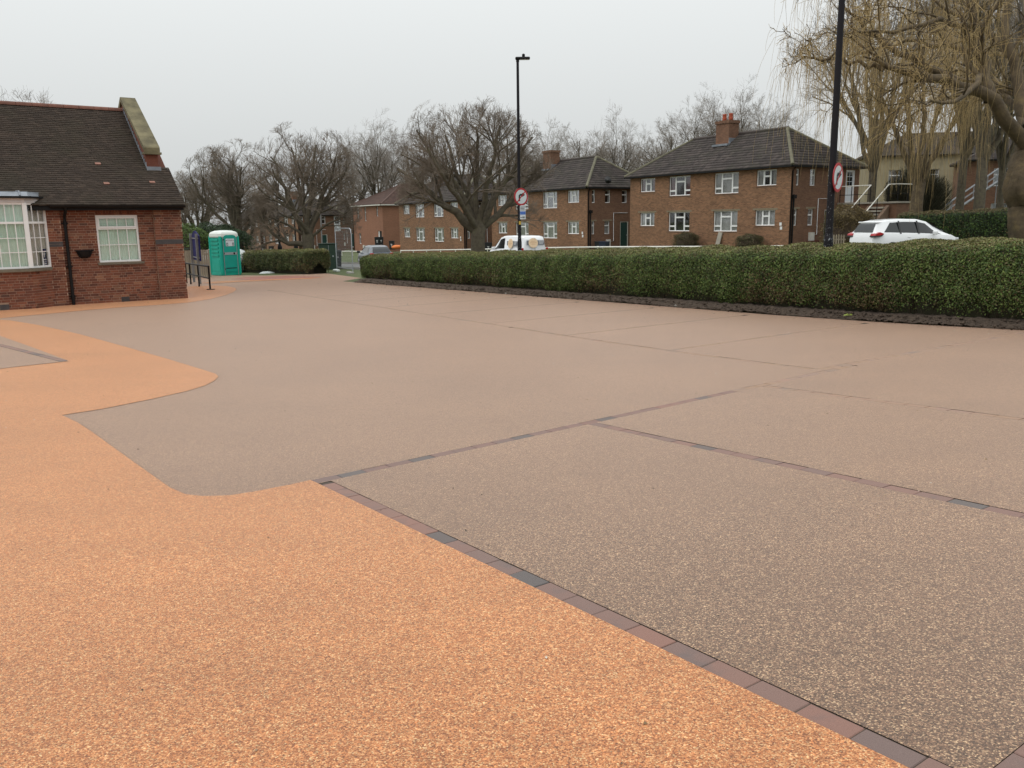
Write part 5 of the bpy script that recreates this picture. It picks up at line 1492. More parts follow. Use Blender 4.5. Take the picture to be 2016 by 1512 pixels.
van = vehicle('white_van', 'small white panel van with round peach logos on its rear', 'van',
    [(-2.17, .40), (-2.19, .9), (-2.17, 1.35), (-2.12, 1.64), (-2.03, 1.76), (-1.8, 1.81), (-.8, 1.83), (.1, 1.81), (.5, 1.72), (.95, 1.42), (1.32, 1.14), (1.6, 1.04), (1.95, .92), (2.12, .75), (2.19, .45)],
    lambda x: 1.02-0.02*np.asarray(x), .90, .84, M['whitepaint'], (-1.32, 1.38), [(-.12, 1.20, -.10, .48)], None, (1.16, 1.66, .76, .66, 1.0), 4.38,
    (1.95, 2.12, .55, .78, .70, .86), (-2.215, -2.12, .73, .86, .85, 1.15))
park(van, 1016, 50.5, 118, EYE-2.64)
def disc(mb, org, ex, ez, r, n=24):
    mb.add([Vector(org)+Vector(ex)*r*math.cos(2*math.pi*i/n)+Vector(ez)*r*math.sin(2*math.pi*i/n) for i in range(n)], [tuple(range(n))])
for (nm, org, ex, nx_) in (('side', (-.95, .895, 1.38), (-1, 0, 0), (0, 1, 0)), ('rear', (-2.215, .12, 1.42), (0, -1, 0), (-1, 0, 0))):
    lo = MB(); o_ = Vector(org); e_ = Vector(ex); n_ = Vector(nx_)
    tilt = Vector((0, 0, 1)) + (Vector((0, -.10, 0)) if nm == 'side' else Vector((.10, 0, 0)))
    q = [o_-e_*.42-tilt*.11, o_+e_*.95-tilt*.11, o_+e_*.95+tilt*.14, o_-e_*.42+tilt*.14]
    if nm == 'rear': q = [o_-e_*.42-tilt*.11, o_+e_*.72-tilt*.11, o_+e_*.72+tilt*.14, o_-e_*.42+tilt*.14]
    lo.add(q, [(0, 1, 2, 3)]); lo.build('logo_band', M['logogrey'], van)
    lo = MB(); disc(lo, o_+n_*.006, e_*1.12, tilt, .27); lo.build('logo_disc', M['peach'], van)
    lo = MB()
    for k in range(3):
        c = o_+n_*.010+e_*(.36 if nm == 'rear' else .40)+tilt*(.08-.065*k)
        w_ = (.34, .3, .26)[k]
        lo.add([c, c+e_*w_, c+e_*w_+tilt*.03, c+tilt*.03], [(0, 1, 2, 3)])
    lo.build('logo_text', M['textw'], van)
    lo = MB(); c = o_+n_*.012
    for k, w_ in ((.08, .14), (.0, .2), (-.08, .12)): lo.add([c-e_*w_+tilt*k, c+e_*w_+tilt*k, c+e_*w_+tilt*(k+.018), c-e_*w_+tilt*(k+.018)], [(0, 1, 2, 3)])
    lo.build('logo_script', simple('logo_script_'+nm, (.62, .36, .17), .6), van)
d_ = MB(); d_.box(-2.205, -2.19, -.005, .005, .45, 1.7); d_.cbox(-2.22, -2.19, .05, .25, .86, .92, .01); d_.box(-2.2, -2.185, -.80, .80, .99, 1.0); d_.build('rear_door_seam', M['trim'], van)
d_ = MB(); d_.cbox(-.5, -.2, .895, .915, .98, 1.02, .005); d_.cbox(-1.6, -1.25, .895, .915, .98, 1.02, .005); d_.build('door_handle', M['trim'], van)
d_ = MB(); d_.box(-2.19, -2.17, -.26, .26, .50, .62); d_.build('number_plate', M['yellow'], van)
grey = vehicle('grey_car', 'dark grey hatchback parked in the street past the hedge end', 'car',
    [(-2.05, .5), (-2.07, .82), (-2.0, .98), (-1.75, 1.25), (-1.5, 1.40), (-1.1, 1.46), (-.3, 1.48), (.3, 1.43), (.7, 1.25), (1.1, 1.02), (1.5, .93), (1.9, .80), (2.08, .6), (2.1, .45)],
    lambda x: .93-0.02*np.asarray(x), .87, .70, M['greypaint'], (-1.25, 1.3), [(-1.5, -.15, -1.2, -.15), (-.05, .95, -.08, .3)], (1.02, 1.36, .62, .52), (1.06, 1.38, .70, .58, .85), 4.2,
    (1.8, 2.03, .5, .76, .62, .76), (-2.08, -1.9, .55, .80, .80, .98))
park(grey, 735, 60.0, 112, EYE-2.98)
# ================================================================== street and site furniture
def sign_no_right(parent, r, loc, yaw):
    """round prohibition sign facing local -y"""
    M_ = Matrix.Rotation(math.pi/2, 4, 'X')
    b = MB(); b.lathe([(r*0.99, -0.010), (r, -0.008), (r, 0.0), (r*0.985, 0.002)], 40, M_, False); so_ = b.build('sign_plate', M['red'], parent, loc, (0, 0, yaw))
    b = MB(); b.lathe([(r*0.80, 0.0025), (r*0.80, 0.004)], 40, M_, False); b.build('sign_face', M['signwhite'], so_)
    a = MB(); y = -0.0075
    ap = [(-.36, -.50), (-.15, -.50), (-.15, .05), (-.09, .11), (.16, .11), (.16, -.02), (.57, .22), (.16, .46), (.16, .33), (-.16, .33), (-.36, .13)]
    a.prism([(x*r, z*r) for x, z in ap], y, -0.0045); a.build('turn_arrow', M['textb'], so_)
    s = MB(); c, n = math.cos(math.radians(47)), math.sin(math.radians(47)); hw = .062*r; L_ = .83*r
    s.prism([(-L_*c+hw*n, -L_*n-hw*c), (L_*c+hw*n, L_*n-hw*c), (L_*c-hw*n, L_*n+hw*c), (-L_*c-hw*n, -L_*n+hw*c)], -0.011, -0.0078); s.build('diagonal_bar', M['red'], so_)
    k = MB(); k.box(-.2, .2, 0.004, 0.03, .12, .16); k.box(-.2, .2, 0.004, 0.03, -.16, -.12); k.build('sign_bracket', M['galv'], so_)
    return so_
def lamp_post(px, depth, h, label, sign_z, sign_yaw, r0, r1, extras):
    p = at(px, 430, depth); z = gzf(p.x, depth)
    root = empty('lamp_post', (p.x, depth, z), 0, label, 'lamp post', 'tall black lamp posts behind the hedge')
    b = MB(); b.tube([(0, 0, -.3), (0, 0, 1.5)], r0, 14); b.tube([(0, 0, 1.5), (0, 0, 1.62)], [r0, r1], 14, False); b.tube([(0, 0, 1.62), (0, 0, h*0.6), (0, 0, h)], [r1, r1*0.85, r1*0.72], 14)
    b.build('column', M['pole'], root)
    b = MB(); b.box(-.06, .06, -r0-.006, -r0+.02, .45, 1.0); b.build('access_door', M['pole'], root)
    b = MB(); b.cbox(-.08, .42, -.10, .10, h-.02, h+.06, .025); b.tube([(0, 0, h-.1), (0, 0, h+.02)], r1*0.9, 10); b.lathe([(.05, h+.07), (.05, h+.15), (.02, h+.17)], 8, Matrix.Translation((.2, 0, 0)))
    lo = b.build('lantern', M['black'], root); lo.rotation_euler = (0, 0, 0)
    b = MB(); b.box(.08, .38, -.07, .07, h-.026, h-.019); b.build('lantern_lens', M['lens'], lo)
    sy = math.radians(sign_yaw)
    sign_no_right(root, .30, (math.sin(sy)*(r1+.05), -math.cos(sy)*(r1+.05), sign_z), sy)
    for kind in extras:
        if kind == 'plate':
            b = MB(); b.box(-.10, .10, -.006, 0, -.24, .24); po = b.build('info_plate', M['signwhite'], root, (.12, -r1-.03, sign_z-.53))
            b = MB(); b.box(-.095, .095, -.010, -.007, -.08, .03); b.build('blue_panel', M['blue'], po)
            b = MB()
            for k, (x0, x1, zz) in enumerate(((-.08, .08, .17), (-.08, .06, .12), (-.08, .07, .07), (-.085, -.03, -.19), (-.02, .08, -.17), (-.02, .06, -.20))): b.box(x0, x1, -.0085, -.0065, zz, zz+.02)
            b.build('plate_text', M['textb'], po)
        if kind == 'tag':
            b = MB(); b.box(-.02, .05, -r1-.02, -r1+.01, sign_z-.95, sign_z-.83); b.build('yellow_tag', M['yellow'], root)
        if kind == 'label':
            b = MB(); b.tube([(0, 0, .95), (0, 0, 1.20)], r0+.006, 14); b.build('white_sticker', M['signwhite'], root)
    return root
lamp_post(1022.5, 30.5, 7.62, 'tall black lamp post with no right turn sign in front of the white van', 3.05, 36, .075, .062, ['plate', 'tag', 'label'])
lamp_post(1633.5, 18.3, 8.4, 'flaking black lamp post on the right with a sharply angled no right turn sign', 2.78, 50, .098, .078, [])
for (px, dp, h, nm) in ((548, 62, 5.3, 'slim black street lamp column left of the low branch'), (580, 66, 3.6, 'shorter black street lamp column by the low branch')):
    p = at(px, 440, dp); z = gzf(p.x, dp)
    root = empty('street_lamp', (p.x, dp, z-.1), 0, nm, 'street lamp')
    b = MB(); b.tube([(0, 0, -.2), (0, 0, 1.4)], .16, 10); b.tube([(0, 0, 1.4), (0, 0, 1.65)], [.16, .07], 10, False); b.tube([(0, 0, 1.65), (0, 0, h)], [.07, .05], 10); b.build('column', M['black'], root)
    b = MB(); b.lathe([(.06, h), (.20, h+.12), (.24, h+.45), (.10, h+.6), (.02, h+.7)], 10); b.build('lantern', M['black'], root)
# grey far pole
p = at(632, 440, 70); b = MB(); b.tube([(0, 0, -.5), (0, 0, 5.9)], [.06, .045], 8); props(b.build('telegraph_pole', M['postgrey'], None, (p.x, 70, gzf(p.x, 70))), 'thin grey pole right of the tree with a low branch', 'pole')
# ---- portable toilet
def toilet():
    p = hit(437.5, 543.0)
    root = empty('portable_toilet', label='turquoise portable toilet with a white domed roof', cat='portable toilet')
    yaw = math.radians(318-270)
    W_ = .56
    fdir = Vector((math.sin(yaw), -math.cos(yaw), 0)); rdir = Vector((math.cos(yaw), math.sin(yaw), 0))
    c = p+rdir*W_-fdir*W_
    root.location = (c.x, c.y, gzf(c.x, c.y)+.01); root.rotation_euler = (0, 0, yaw)
    b = MB(); b.cbox(-W_, W_, -W_, W_, 0.0, .16, .02)
    b.add([(-W_*.97, -W_*.97, .161), (W_*.97, -W_*.97, .161), (W_*.97, W_*.97, .161), (-W_*.97, W_*.97, .161), (-W_*.93, -W_*.93, 2.0), (W_*.93, -W_*.93, 2.0), (W_*.93, W_*.93, 2.0), (-W_*.93, W_*.93, 2.0)], [(0, 1, 5, 4), (1, 2, 6, 5), (2, 3, 7, 6), (3, 0, 4, 7)])
    # corner posts and ribs
    for sx in (-1, 1):
        for sy in (-1, 1): b.tube([(sx*W_*.93, sy*W_*.93, .1), (sx*W_*.90, sy*W_*.90, 2.0)], .07, 8)
    for i in range(5):
        z = .98+i*.2
        for sx in (-1, 1): b.prism([(-.36, z), (.36, z), (.36, z+.09), (-.36, z+.09)], 0, .035, Matrix.Translation((sx*W_*.955-(.0 if sx > 0 else 0), 0, 0)) @ Matrix.Rotation(math.pi/2*(-sx), 4, 'Z'))
    for sx in (-1, 1): b.box(sx*W_*.955-.02, sx*W_*.955+.02, -.40, .40, .2, .82)
    b.build('cabin', M['teal'], root)
    r = MB(); n = 9; vs = []
    for i, (e, z) in enumerate(((1.0, 1.96), (1.02, 2.02), (1.0, 2.14), (.90, 2.22), (.6, 2.29), (.2, 2.31))):
        q = W_*e; cc = .12*e
        for sx, sy in ((-1, -1), (1, -1), (1, 1), (-1, 1)):
            for t_ in ((0, 1) if sx*sy > 0 else (1, 0)):
                vs.append((sx*(q-(cc if t_ else 0)), sy*(q-(0 if t_ else cc)), z))
    for j in range(5):
        for i in range(8): r.add([vs[j*8+i], vs[j*8+(i+1) % 8], vs[(j+1)*8+(i+1) % 8], vs[(j+1)*8+i]], [(0, 1, 2, 3)], True)
    r.add(vs[40:], [tuple(range(8))], True); r.build('roof', M['roofwhite'], root)
    d = MB(); poly = [(-.36, .14), (.36, .14), (.36, 1.93), (.31, 2.03), (.2, 2.07), (-.2, 2.07), (-.31, 2.03), (-.36, 1.93)]
    d.prism(poly, -W_-.015, -W_+.04); d.box(-.30, .30, -W_-.03, -W_-.014, .20, .36); do = d.build('door', M['tealdoor'], root)
    f = MB()
    for sx in (-1, 1): f.tube([(sx*.385, -W_-.015, .0), (sx*.375, -W_-.005, 1.95)], .016, 6)
    f.box(-.355, .355, -W_-.028, -W_-.016, 1.06, 1.19); f.build('door_strip', M['galv'], do)
    f = MB(); f.box(.16, .24, -W_-.05, -W_-.029, 1.08, 1.17); f.box(-.30, .30, -W_-.034, -W_-.0305, .355, .395)
    for z in (.3, 1.1, 1.8): f.box(-.38, -.34, -W_-.035, -W_-.016, z, z+.07)
    f.build('latch', M['black'], do)
    s = MB(); s.cbox(-.235, .245, -W_-.026, -W_-.0155, 1.50, 1.88, .006); sg = s.build('door_sign', M['signwhite'], do)
    cu = bpy.data.curves.new('sign_text', 'FONT'); cu.body = 'ACTTUNCA'; cu.size = .105; cu.align_x = 'CENTER'; cu.extrude = .001
    to = bpy.data.objects.new('tmp_text', cu); COL.objects.link(to); bpy.context.view_layer.update()
    me = bpy.data.meshes.new_from_object(to.evaluated_get(bpy.context.evaluated_depsgraph_get())); bpy.data.objects.remove(to)
    me.materials.clear(); me.materials.append(M['textb'])
    inst('sign_text', me, sg, (.005, -W_-.028, 1.76), (math.pi/2, 0, 0), (.78, 1, 1))
    s = MB()
    for x in (-.205, .13):
        s.box(x, x+.09, -W_-.0285, -W_-.0262, 1.53, 1.68)
    s.build('sign_pictogram', M['textb'], sg)
    s = MB()
    for x in (-.16, .175):
        s.lathe([(.016, 0), (.016, .001)], 8, Matrix.Translation((x, -W_-.0287, 1.66)) @ Matrix.Rotation(math.pi/2, 4, 'X')); s.box(x-.018, x+.018, -W_-.0298, -W_-.0287, 1.55, 1.635)
    s.build('sign_figure', M['signwhite'], sg)
toilet()
# ---- covered trailer behind the toilet
def trailer():
    p = at(447, 535, 49.0)
    root = empty('covered_trailer', (p.x, 49.0, gzf(p.x, 49.0)), math.radians(8), 'blue trailer under a domed white cover behind the toilet', 'trailer')
    b = MB(); b.cbox(-1.15, 1.15, -.6, .6, .36, .62, .04); b.tube([(-1.1, 0, .42), (-1.9, 0, .42)], .04, 6); b.build('body', M['bluepl'], root)
    V = []; F = []; n1, n2 = 12, 8
    c = MB(); vs = []
    rows = []
    for i in range(n1+1):
        x = -1.2+2.4*i/n1; u = 1-abs(x/1.22)**3
        for j in range(n2+1):
            g = math.pi*j/n2; vs.append((x, -.64*math.cos(g), .62+(.38+.48*max(u, 0)**.6)*math.sin(g)**.7*(1 if x < .4 else .92)+random.uniform(-.015, .015)))
    c.add(vs, [(i*(n2+1)+j, i*(n2+1)+j+1, (i+1)*(n2+1)+j+1, (i+1)*(n2+1)+j) for i in range(n1) for j in range(n2)], True)
    c.add(vs[:n2+1], [tuple(range(n2+1))]); c.add(vs[-n2-1:], [tuple(range(n2, -1, -1))]); c.build('cover', M['tarp'], root)
    c = MB(); c.cbox(-1.22, 1.22, -.66, .66, .60, .78, .03); c.build('cover_skirt', M['tarpgrey'], root)
    for sy in (-1, 1):
        w_ = MB(); w_.lathe([(.16, -.09), (.27, -.09), (.29, 0), (.27, .09), (.16, .09)], 16, Matrix.Rotation(math.pi/2, 4, 'X')); w_.build('wheel', M['tyre'], root, (.85, sy*.62, .28))
trailer()
# ---- ramp handrail
def ramp_rail():
    P = [hit(376, 559.5), hit(392.4, 564.3), hit(414, 570.5)]
    d = (P[2]-P[0]); d.z = 0; d.normalize()
    P = [P[0]-d*2.6, P[0]-d*1.3]+P
    root = empty('ramp_handrail', P[-1], 0, 'black tubular handrail of the ramp beside the bungalow corner', 'handrail')
    L = [Vector((q.x, q.y, gzf(q.x, q.y)))-P[-1] for q in P]
    up = Vector((0, 0, 1))
    for i, q in enumerate(L):
        b = MB(); b.tube([q-up*.05, q+up*.86], .034, 8); b.build('post', M['black'], root)
    b = MB(); b.tube([L[0]+up*.86, L[-1]+up*.86], .034, 8); b.tube([L[0]+up*.42, L[-1]+up*.42], .028, 8); b.build('rail', M['black'], root)
    b = MB(); b.box(-.12, .16, -.05, .05, -.01, .03); b.build('foot', M['black'], root)
ramp_rail()
def notice_board():
    p1 = hit(382.5, 555.5); p2 = hit(394.0, 559.0)
    d = p2-p1; d.z = 0; L = d.length; d.normalize(); yaw = math.atan2(d.y, d.x)
    root = empty('notice_board', p1, yaw, 'navy blue notice board on two grey posts seen from behind', 'notice board')
    S = 2.25
    for x in (0, L):
        b = MB(); b.box(x-.05, x+.05, -.05, .05, -.1, S-.12); b.build('post', M['postgrey'], root)
    b = MB(); b.prism([(-.25, 1.0), (L+.25, 1.0), (L+.25, S-.2), (L/2+.1, S), (L/2-.3, S-.02), (-.25, S-.25)], .051, .10); b.build('panel', M['navy'], root)
    b = MB(); b.box(-.2, L+.2, .02, .05, S-.34, S-.30); b.box(-.2, L+.2, .02, .05, 1.1, 1.14); b.build('batten', M['postgrey'], root)
notice_board()
def timber_fence():
    a = hit(416, 545.5); b_ = hit(352, 548.0)
    d = a-b_; d.z = 0; d.normalize(); yaw = math.atan2(d.y, d.x)
    root = empty('timber_fence', (a.x, a.y, gzf(a.x, a.y)), yaw, 'weathered vertical board timber fence behind the notice board', 'fence')
    mesh_ = MB(); mesh_.box(-.048, .048, -.012, .012, 0, 1); bm_ = mesh_.mesh('board', M['wood'])
    for i in range(34):
        x = -.05-i*.104; w_ = root.location+d*x
        inst('board', bm_, root, (x, random.uniform(-.006, .006), gzf(w_.x, w_.y)-root.location.z-.02), (0, 0, random.uniform(-.02, .02)), (1, 1, 1.38+random.uniform(-.02, .02)))
    r = MB()
    for z in (.3, 1.1): r.box(-3.55, 0, .014, .06, z, z+.09)
    r.build('fence_rail', M['wood'], root)
    r = MB(); r.box(-3.6, -.95, -.05, .05, 1.39, 1.45); r.build('capping', M['green'], root)
timber_fence()
# ---- temporary mesh fence panel at the entrance
def heras():
    p1 = at(664, 540, 46.5); p1.z = gzf(p1.x, p1.y); p2 = at(712, 540, 42.5); p2.z = gzf(p2.x, p2.y)
    d = p2-p1; d.z = 0; L = d.length; d.normalize()
    root = empty('mesh_fence_panel', p1, math.atan2(d.y, d.x), 'galvanised temporary mesh fence panel standing in the entrance gap', 'fence')
    L = 3.0; H_ = 2.3
    f = MB(); R_ = .09
    f.tube([(0, 0, .12), (0, 0, H_-R_), (R_*.3, 0, H_-R_*.3), (R_, 0, H_), (L-.3, 0, H_), (L-.1, 0, H_-.06), (L, 0, H_-.3), (L, 0, .12)], .024, 8); f.tube([(0, 0, .25), (L, 0, .25)], .018, 6); f.build('frame', M['galv'], root)
    w_ = MB()
    for i in range(1, 34): w_.tube([(i*L/34, 0, .25), (i*L/34, 0, H_-.02)], .0022, 3, False)
    for i in range(1, 12): w_.tube([(0, 0, .25+i*.17), (L, 0, .25+i*.17)], .0022, 3, False)
    w_.build('wire_mesh', M['galv'], root)
    for x in (0, L):
        b = MB(); b.cbox(-.35, .35, -.11, .11, 0.0, .13, .03); b.build('foot_block', M['roofwhite'] if x == 0 else M['kerb'], root, (x+(.42 if x == 0 else 0), -.15, .01))
heras()
# ---- utility cabinet and bins
def cabinet(px, dp, w_, d_, h, label):
    p = at(px, 500, dp); z = gzf(p.x, dp); root = empty('utility_cabinet', (p.x, dp, z), math.radians(20), label, 'cabinet')
    b = MB(); b.cbox(-w_/2, w_/2, -d_/2, d_/2, 0, h, .02); b.build('case', M['green'], root)
    b = MB(); b.cbox(-w_/2-.03, w_/2+.03, -d_/2-.03, d_/2+.03, h+.001, h+.06, .015); b.build('lid', M['galv'] if 0 else M['green'], root)
    b = MB(); b.box(-.01, .01, -d_/2-.006, -d_/2-.001, .1, h-.05); b.box(w_*.2, w_*.28, -d_/2-.02, -d_/2-.001, h*.5, h*.56); b.build('handle', M['galv'], root)
cabinet(646, 50, 1.0, .5, 1.45, 'dark green utility cabinet at the end of the toilet hedge')
def make_bin(m_):
    root = empty('wheelie_bin')
    b = MB(); w0, d0, w1, d1, h = .24, .27, .29, .36, 1.0
    b.add([(-w0, -d0, .06), (w0, -d0, .06), (w0, d0, .06), (-w0, d0, .06), (-w1, -d1, h), (w1, -d1, h), (w1, d1, h), (-w1, d1, h)], [(0, 1, 5, 4), (1, 2, 6, 5), (2, 3, 7, 6), (3, 0, 4, 7), (0, 3, 2, 1), (4, 5, 6, 7)]); b.build('body', m_, root)
    l = MB(); l.prism([(-.30, h+.002), (.30, h+.002), (.27, h+.07), (-.27, h+.07)], -.39, .38); l.tube([(-.22, .42, h), (.22, .42, h)], .02, 6); l.build('lid', m_, root)
    for sx in (-1, 1):
        w_ = MB(); w_.lathe([(.10, -.03), (.10, .03)], 12, Matrix.Rotation(math.pi/2, 4, 'Y')); w_.build('wheel', M['tyre'], root, (sx*.25, .24, .10))
    n = MB(); n.box(-.09, .09, -.335, -.325, .62, .70); n.box(-.05, .05, -.32, -.31, .44, .56); n.build('house_number', M['textw'], root)
    return root
bA = make_bin(M['bin']); bB = make_bin(M['binblue'])
def put_bin(src, first, px, dp, zoff, rz, label):
    o = src if first else copy_tree(src)
    p = at(px, 470, dp); o.location = (p.x, dp, zoff); o.rotation_euler = (0, 0, math.radians(rz)); props(o, label, 'wheelie bin', 'wheelie bins outside the houses')
hz = EYE-2.62
put_bin(bB, True, 1190, 68.6, EYE-2.75, -35, 'blue black wheelie bin beside the pale meter box at the house end')
put_bin(bA, True, 1181, 69.3, EYE-2.75, -35, 'black wheelie bin half behind the blue black bin')
put_bin(bA, False, 953, 85, EYE-3.1, -20, 'black wheelie bin against the tree trunk, left of the pair')
put_bin(bA, False, 963.5, 84.6, EYE-3.1, -20, 'black wheelie bin nearest the van, right of the pair')
put_bin(bA, False, 771, 101, EYE-3.15, 0, 'black wheelie bin between the grey car and the orange sack')
put_bin(bA, False, 742, 104, EYE-2.75, 10, 'black wheelie bin by the door of the orange brick house')
put_bin(bA, False, 750, 104.5, EYE-2.75, 10, 'second black wheelie bin by the door of the orange brick house')
put_bin(bA, False, 660.5, 51.5, gzf(at(660.5, 470, 51.5).x, 51.5)+.02, 15, 'black wheelie bin just right of the green utility cabinet')
put_bin(bA, False, 517, 128, EYE-4.2, 0, 'distant black wheelie bin above the toilet hedge, left one')
put_bin(bA, False, 533, 126, EYE-4.2, 0, 'distant black wheelie bin above the toilet hedge, right one')
sk = MB(); sk.lathe([(.05, 0), (.45, .05), (.55, .2), (.4, .38), (.12, .45)], 10, Matrix.Diagonal((1.3, .8, 1, 1))); p = at(782, 480, 100); props(sk.build('orange_sack', M['orangepl'], None, (p.x, 100, EYE-3.0)), 'bright orange sack at the foot of the house wall', 'sack')
for (px, dp, z, w_, h, lab) in ((800, 98, -2.55, 1.0, .75, 'pale meter cupboard at the left corner of the house beside the orange one'), (906, 86, -2.85, .9, .75, 'pale meter cupboard at the right corner of the house behind the tree')):
    p = at(px, 470, dp); b = MB(); b.cbox(-w_/2, w_/2, -.2, .2, 0, h, .02); b.box(-.1, .15, -.206, -.201, h*.3, h*.75); props(b.build('meter_cupboard', M['meter'], None, (p.x, dp, EYE+z), (0, 0, math.radians(-58))), lab, 'cupboard')
# ---- white knee rail along the lawns
def knee_rail(s0, s1, t, label):
    root = empty('knee_rail', (stx(s0, t), sty(s0, t), gzf(stx(s0, t), sty(s0, t))), 0, label, 'rail', 'white knee rails along the lawns')
    n = max(1, int((s1-s0)/2.4)); ps = [s0+(s1-s0)*i/n for i in range(n+1)]
    P = [Vector((stx(s, t), sty(s, t), gzf(stx(s, t), sty(s, t))))-root.location for s in ps]
    b = MB(); b.tube([q+Vector((0, 0, .45)) for q in P], .055, 6); b.build('rail', M['railwhite'], root)
    for q in P:
        b = MB(); b.box(-.04, .04, -.04, .04, -.2, .43); b.build('post', M['railwhite'], root, q)
knee_rail(29.0, 31.5, 39.7, 'short white knee rail below the small bush of the nearest house')
knee_rail(34.0, 52.0, 39.7, 'long white knee rail below the two right hand houses')
knee_rail(53.0, 72.5, 39.4, 'white knee rail left of the van below the middle house')
knee_rail(74.0, 92.0, 38.8, 'white knee rail in front of the orange brick house')
# ---- small things
b = MB(); b.box(-.18, .18, -.03, .03, 0, 1.25); q = to_house(hR, (9.45, -.30, -.1)); props(b.build('leaning_slab', M['slab'], None, q, (math.radians(-12), math.radians(6), hR.rotation_euler.z)), 'stone slab leaning against the front of the nearest house', 'slab')
b = MB(); b.cbox(0, 1.3, -.02, .02, 0, .95, .01)
for k in range(12): b.box(.05+k*.105, .10+k*.105, -.035, -.0205, .05, .9)
q = to_house(hR, (HL+.5, 1.0, -.35)); props(b.build('wood_panel', simple('dark_red_timber', (.085, .022, .016), .8), None, q, (0, 0, hR.rotation_euler.z+math.pi/2)), 'dark red timber panel at the foot of the house end wall', 'panel')
b = MB(); b.cbox(-.4, .4, -.2, .2, 0, .8, .02); b.box(-.01, .01, -.206, -.201, .05, .75); q = to_house(hR, (HL+.9, 3.0, -.4)); props(b.build('grey_cabinet', simple('pale_grey_cabinet', (.36, .38, .40), .5), None, q, (0, 0, hR.rotation_euler.z+math.pi/2)), 'pale grey cabinet left of the flaking lamp post', 'cabinet')
def rag(name, p, sx, sy, mat, label, seed, h=.1):
    rng = np.random.default_rng(seed); n = 9
    u, v = np.meshgrid(np.linspace(-1, 1, n), np.linspace(-1, 1, n), indexing='ij')
    z = h*(1-np.maximum(abs(u), abs(v))**2)*(.5+.8*rng.random(u.shape))+.006
    V = np.stack([u*sx*(1+.15*rng.random(u.shape)), v*sy*(1+.2*rng.random(u.shape)), z], -1).reshape(-1, 3)
    i, j = np.meshgrid(np.arange(n-1), np.arange(n-1), indexing='ij'); a = i*n+j
    props(inst(name, np_mesh(name, V, np.stack([a, a+n, a+n+1, a+1], -1).reshape(-1, 4), mat, True), None, p, (0, 0, random.random())), label, 'litter')
p = hit(527, 538); rag('plastic_sack', p, .40, .22, M['tarp'], 'crumpled white plastic sack in front of the toilet hedge', 3, .10)
p = hit(1670, 627.5); rag('plastic_strip', p+Vector((0, 0, .06)), .10, .012, simple('lime_tape', (.30, .36, .07), .5), 'yellow green plastic strip in the soil under the hedge', 4, .03)
p = hit(762, 555); rag('paper_scrap', p+Vector((0, 0, .05)), .12, .05, simple('pale_card', (.5, .44, .33), .8), 'scraps of pale card under the hedge end', 5, .05)
stm = [np_mesh('pebble', *(lambda V_, F_: (V_, F_))(np.array([[1, 0, 0], [-1, 0, 0], [0, 1, 0], [0, -1, 0], [0, 0, .7], [0, 0, -.3]])*s_, np.array([[0, 2, 4], [2, 1, 4], [1, 3, 4], [3, 0, 4], [2, 0, 5], [1, 2, 5], [3, 1, 5], [0, 3, 5]])), M['meter'], True) for s_ in (.03, .045)]
for i, (px, py, lab) in enumerate(((731, 550.5, 'pale stone at the very end of the hedge by the entrance'), (828, 562, 'pale stone in the soil left of the tall lamp post'), (996, 580, 'pale stone in the soil just below the tall lamp post'), (1330, 604, 'pale stone in the soil below the chimney of the nearest house'))):
    q = hit(px, py); props(inst('pebble', stm[i % 2], None, q+Vector((0, 0, .03)), (0, 0, i)), lab, 'stone', 'pale stones under the hedge')
# ================================================================== hedges and bushes
G1 = [(.068, .112, .024), (.095, .150, .034), (.13, .190, .046), (.046, .074, .019), (.17, .215, .06), (.12, .10, .045)]
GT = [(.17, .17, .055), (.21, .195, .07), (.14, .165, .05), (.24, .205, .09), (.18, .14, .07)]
G2 = [(.07, .10, .03), (.095, .12, .038), (.12, .135, .045), (.055, .072, .026), (.14, .125, .055)]
GD = [(.02, .042, .015), (.032, .06, .02), (.05, .085, .028), (.016, .03, .013)]
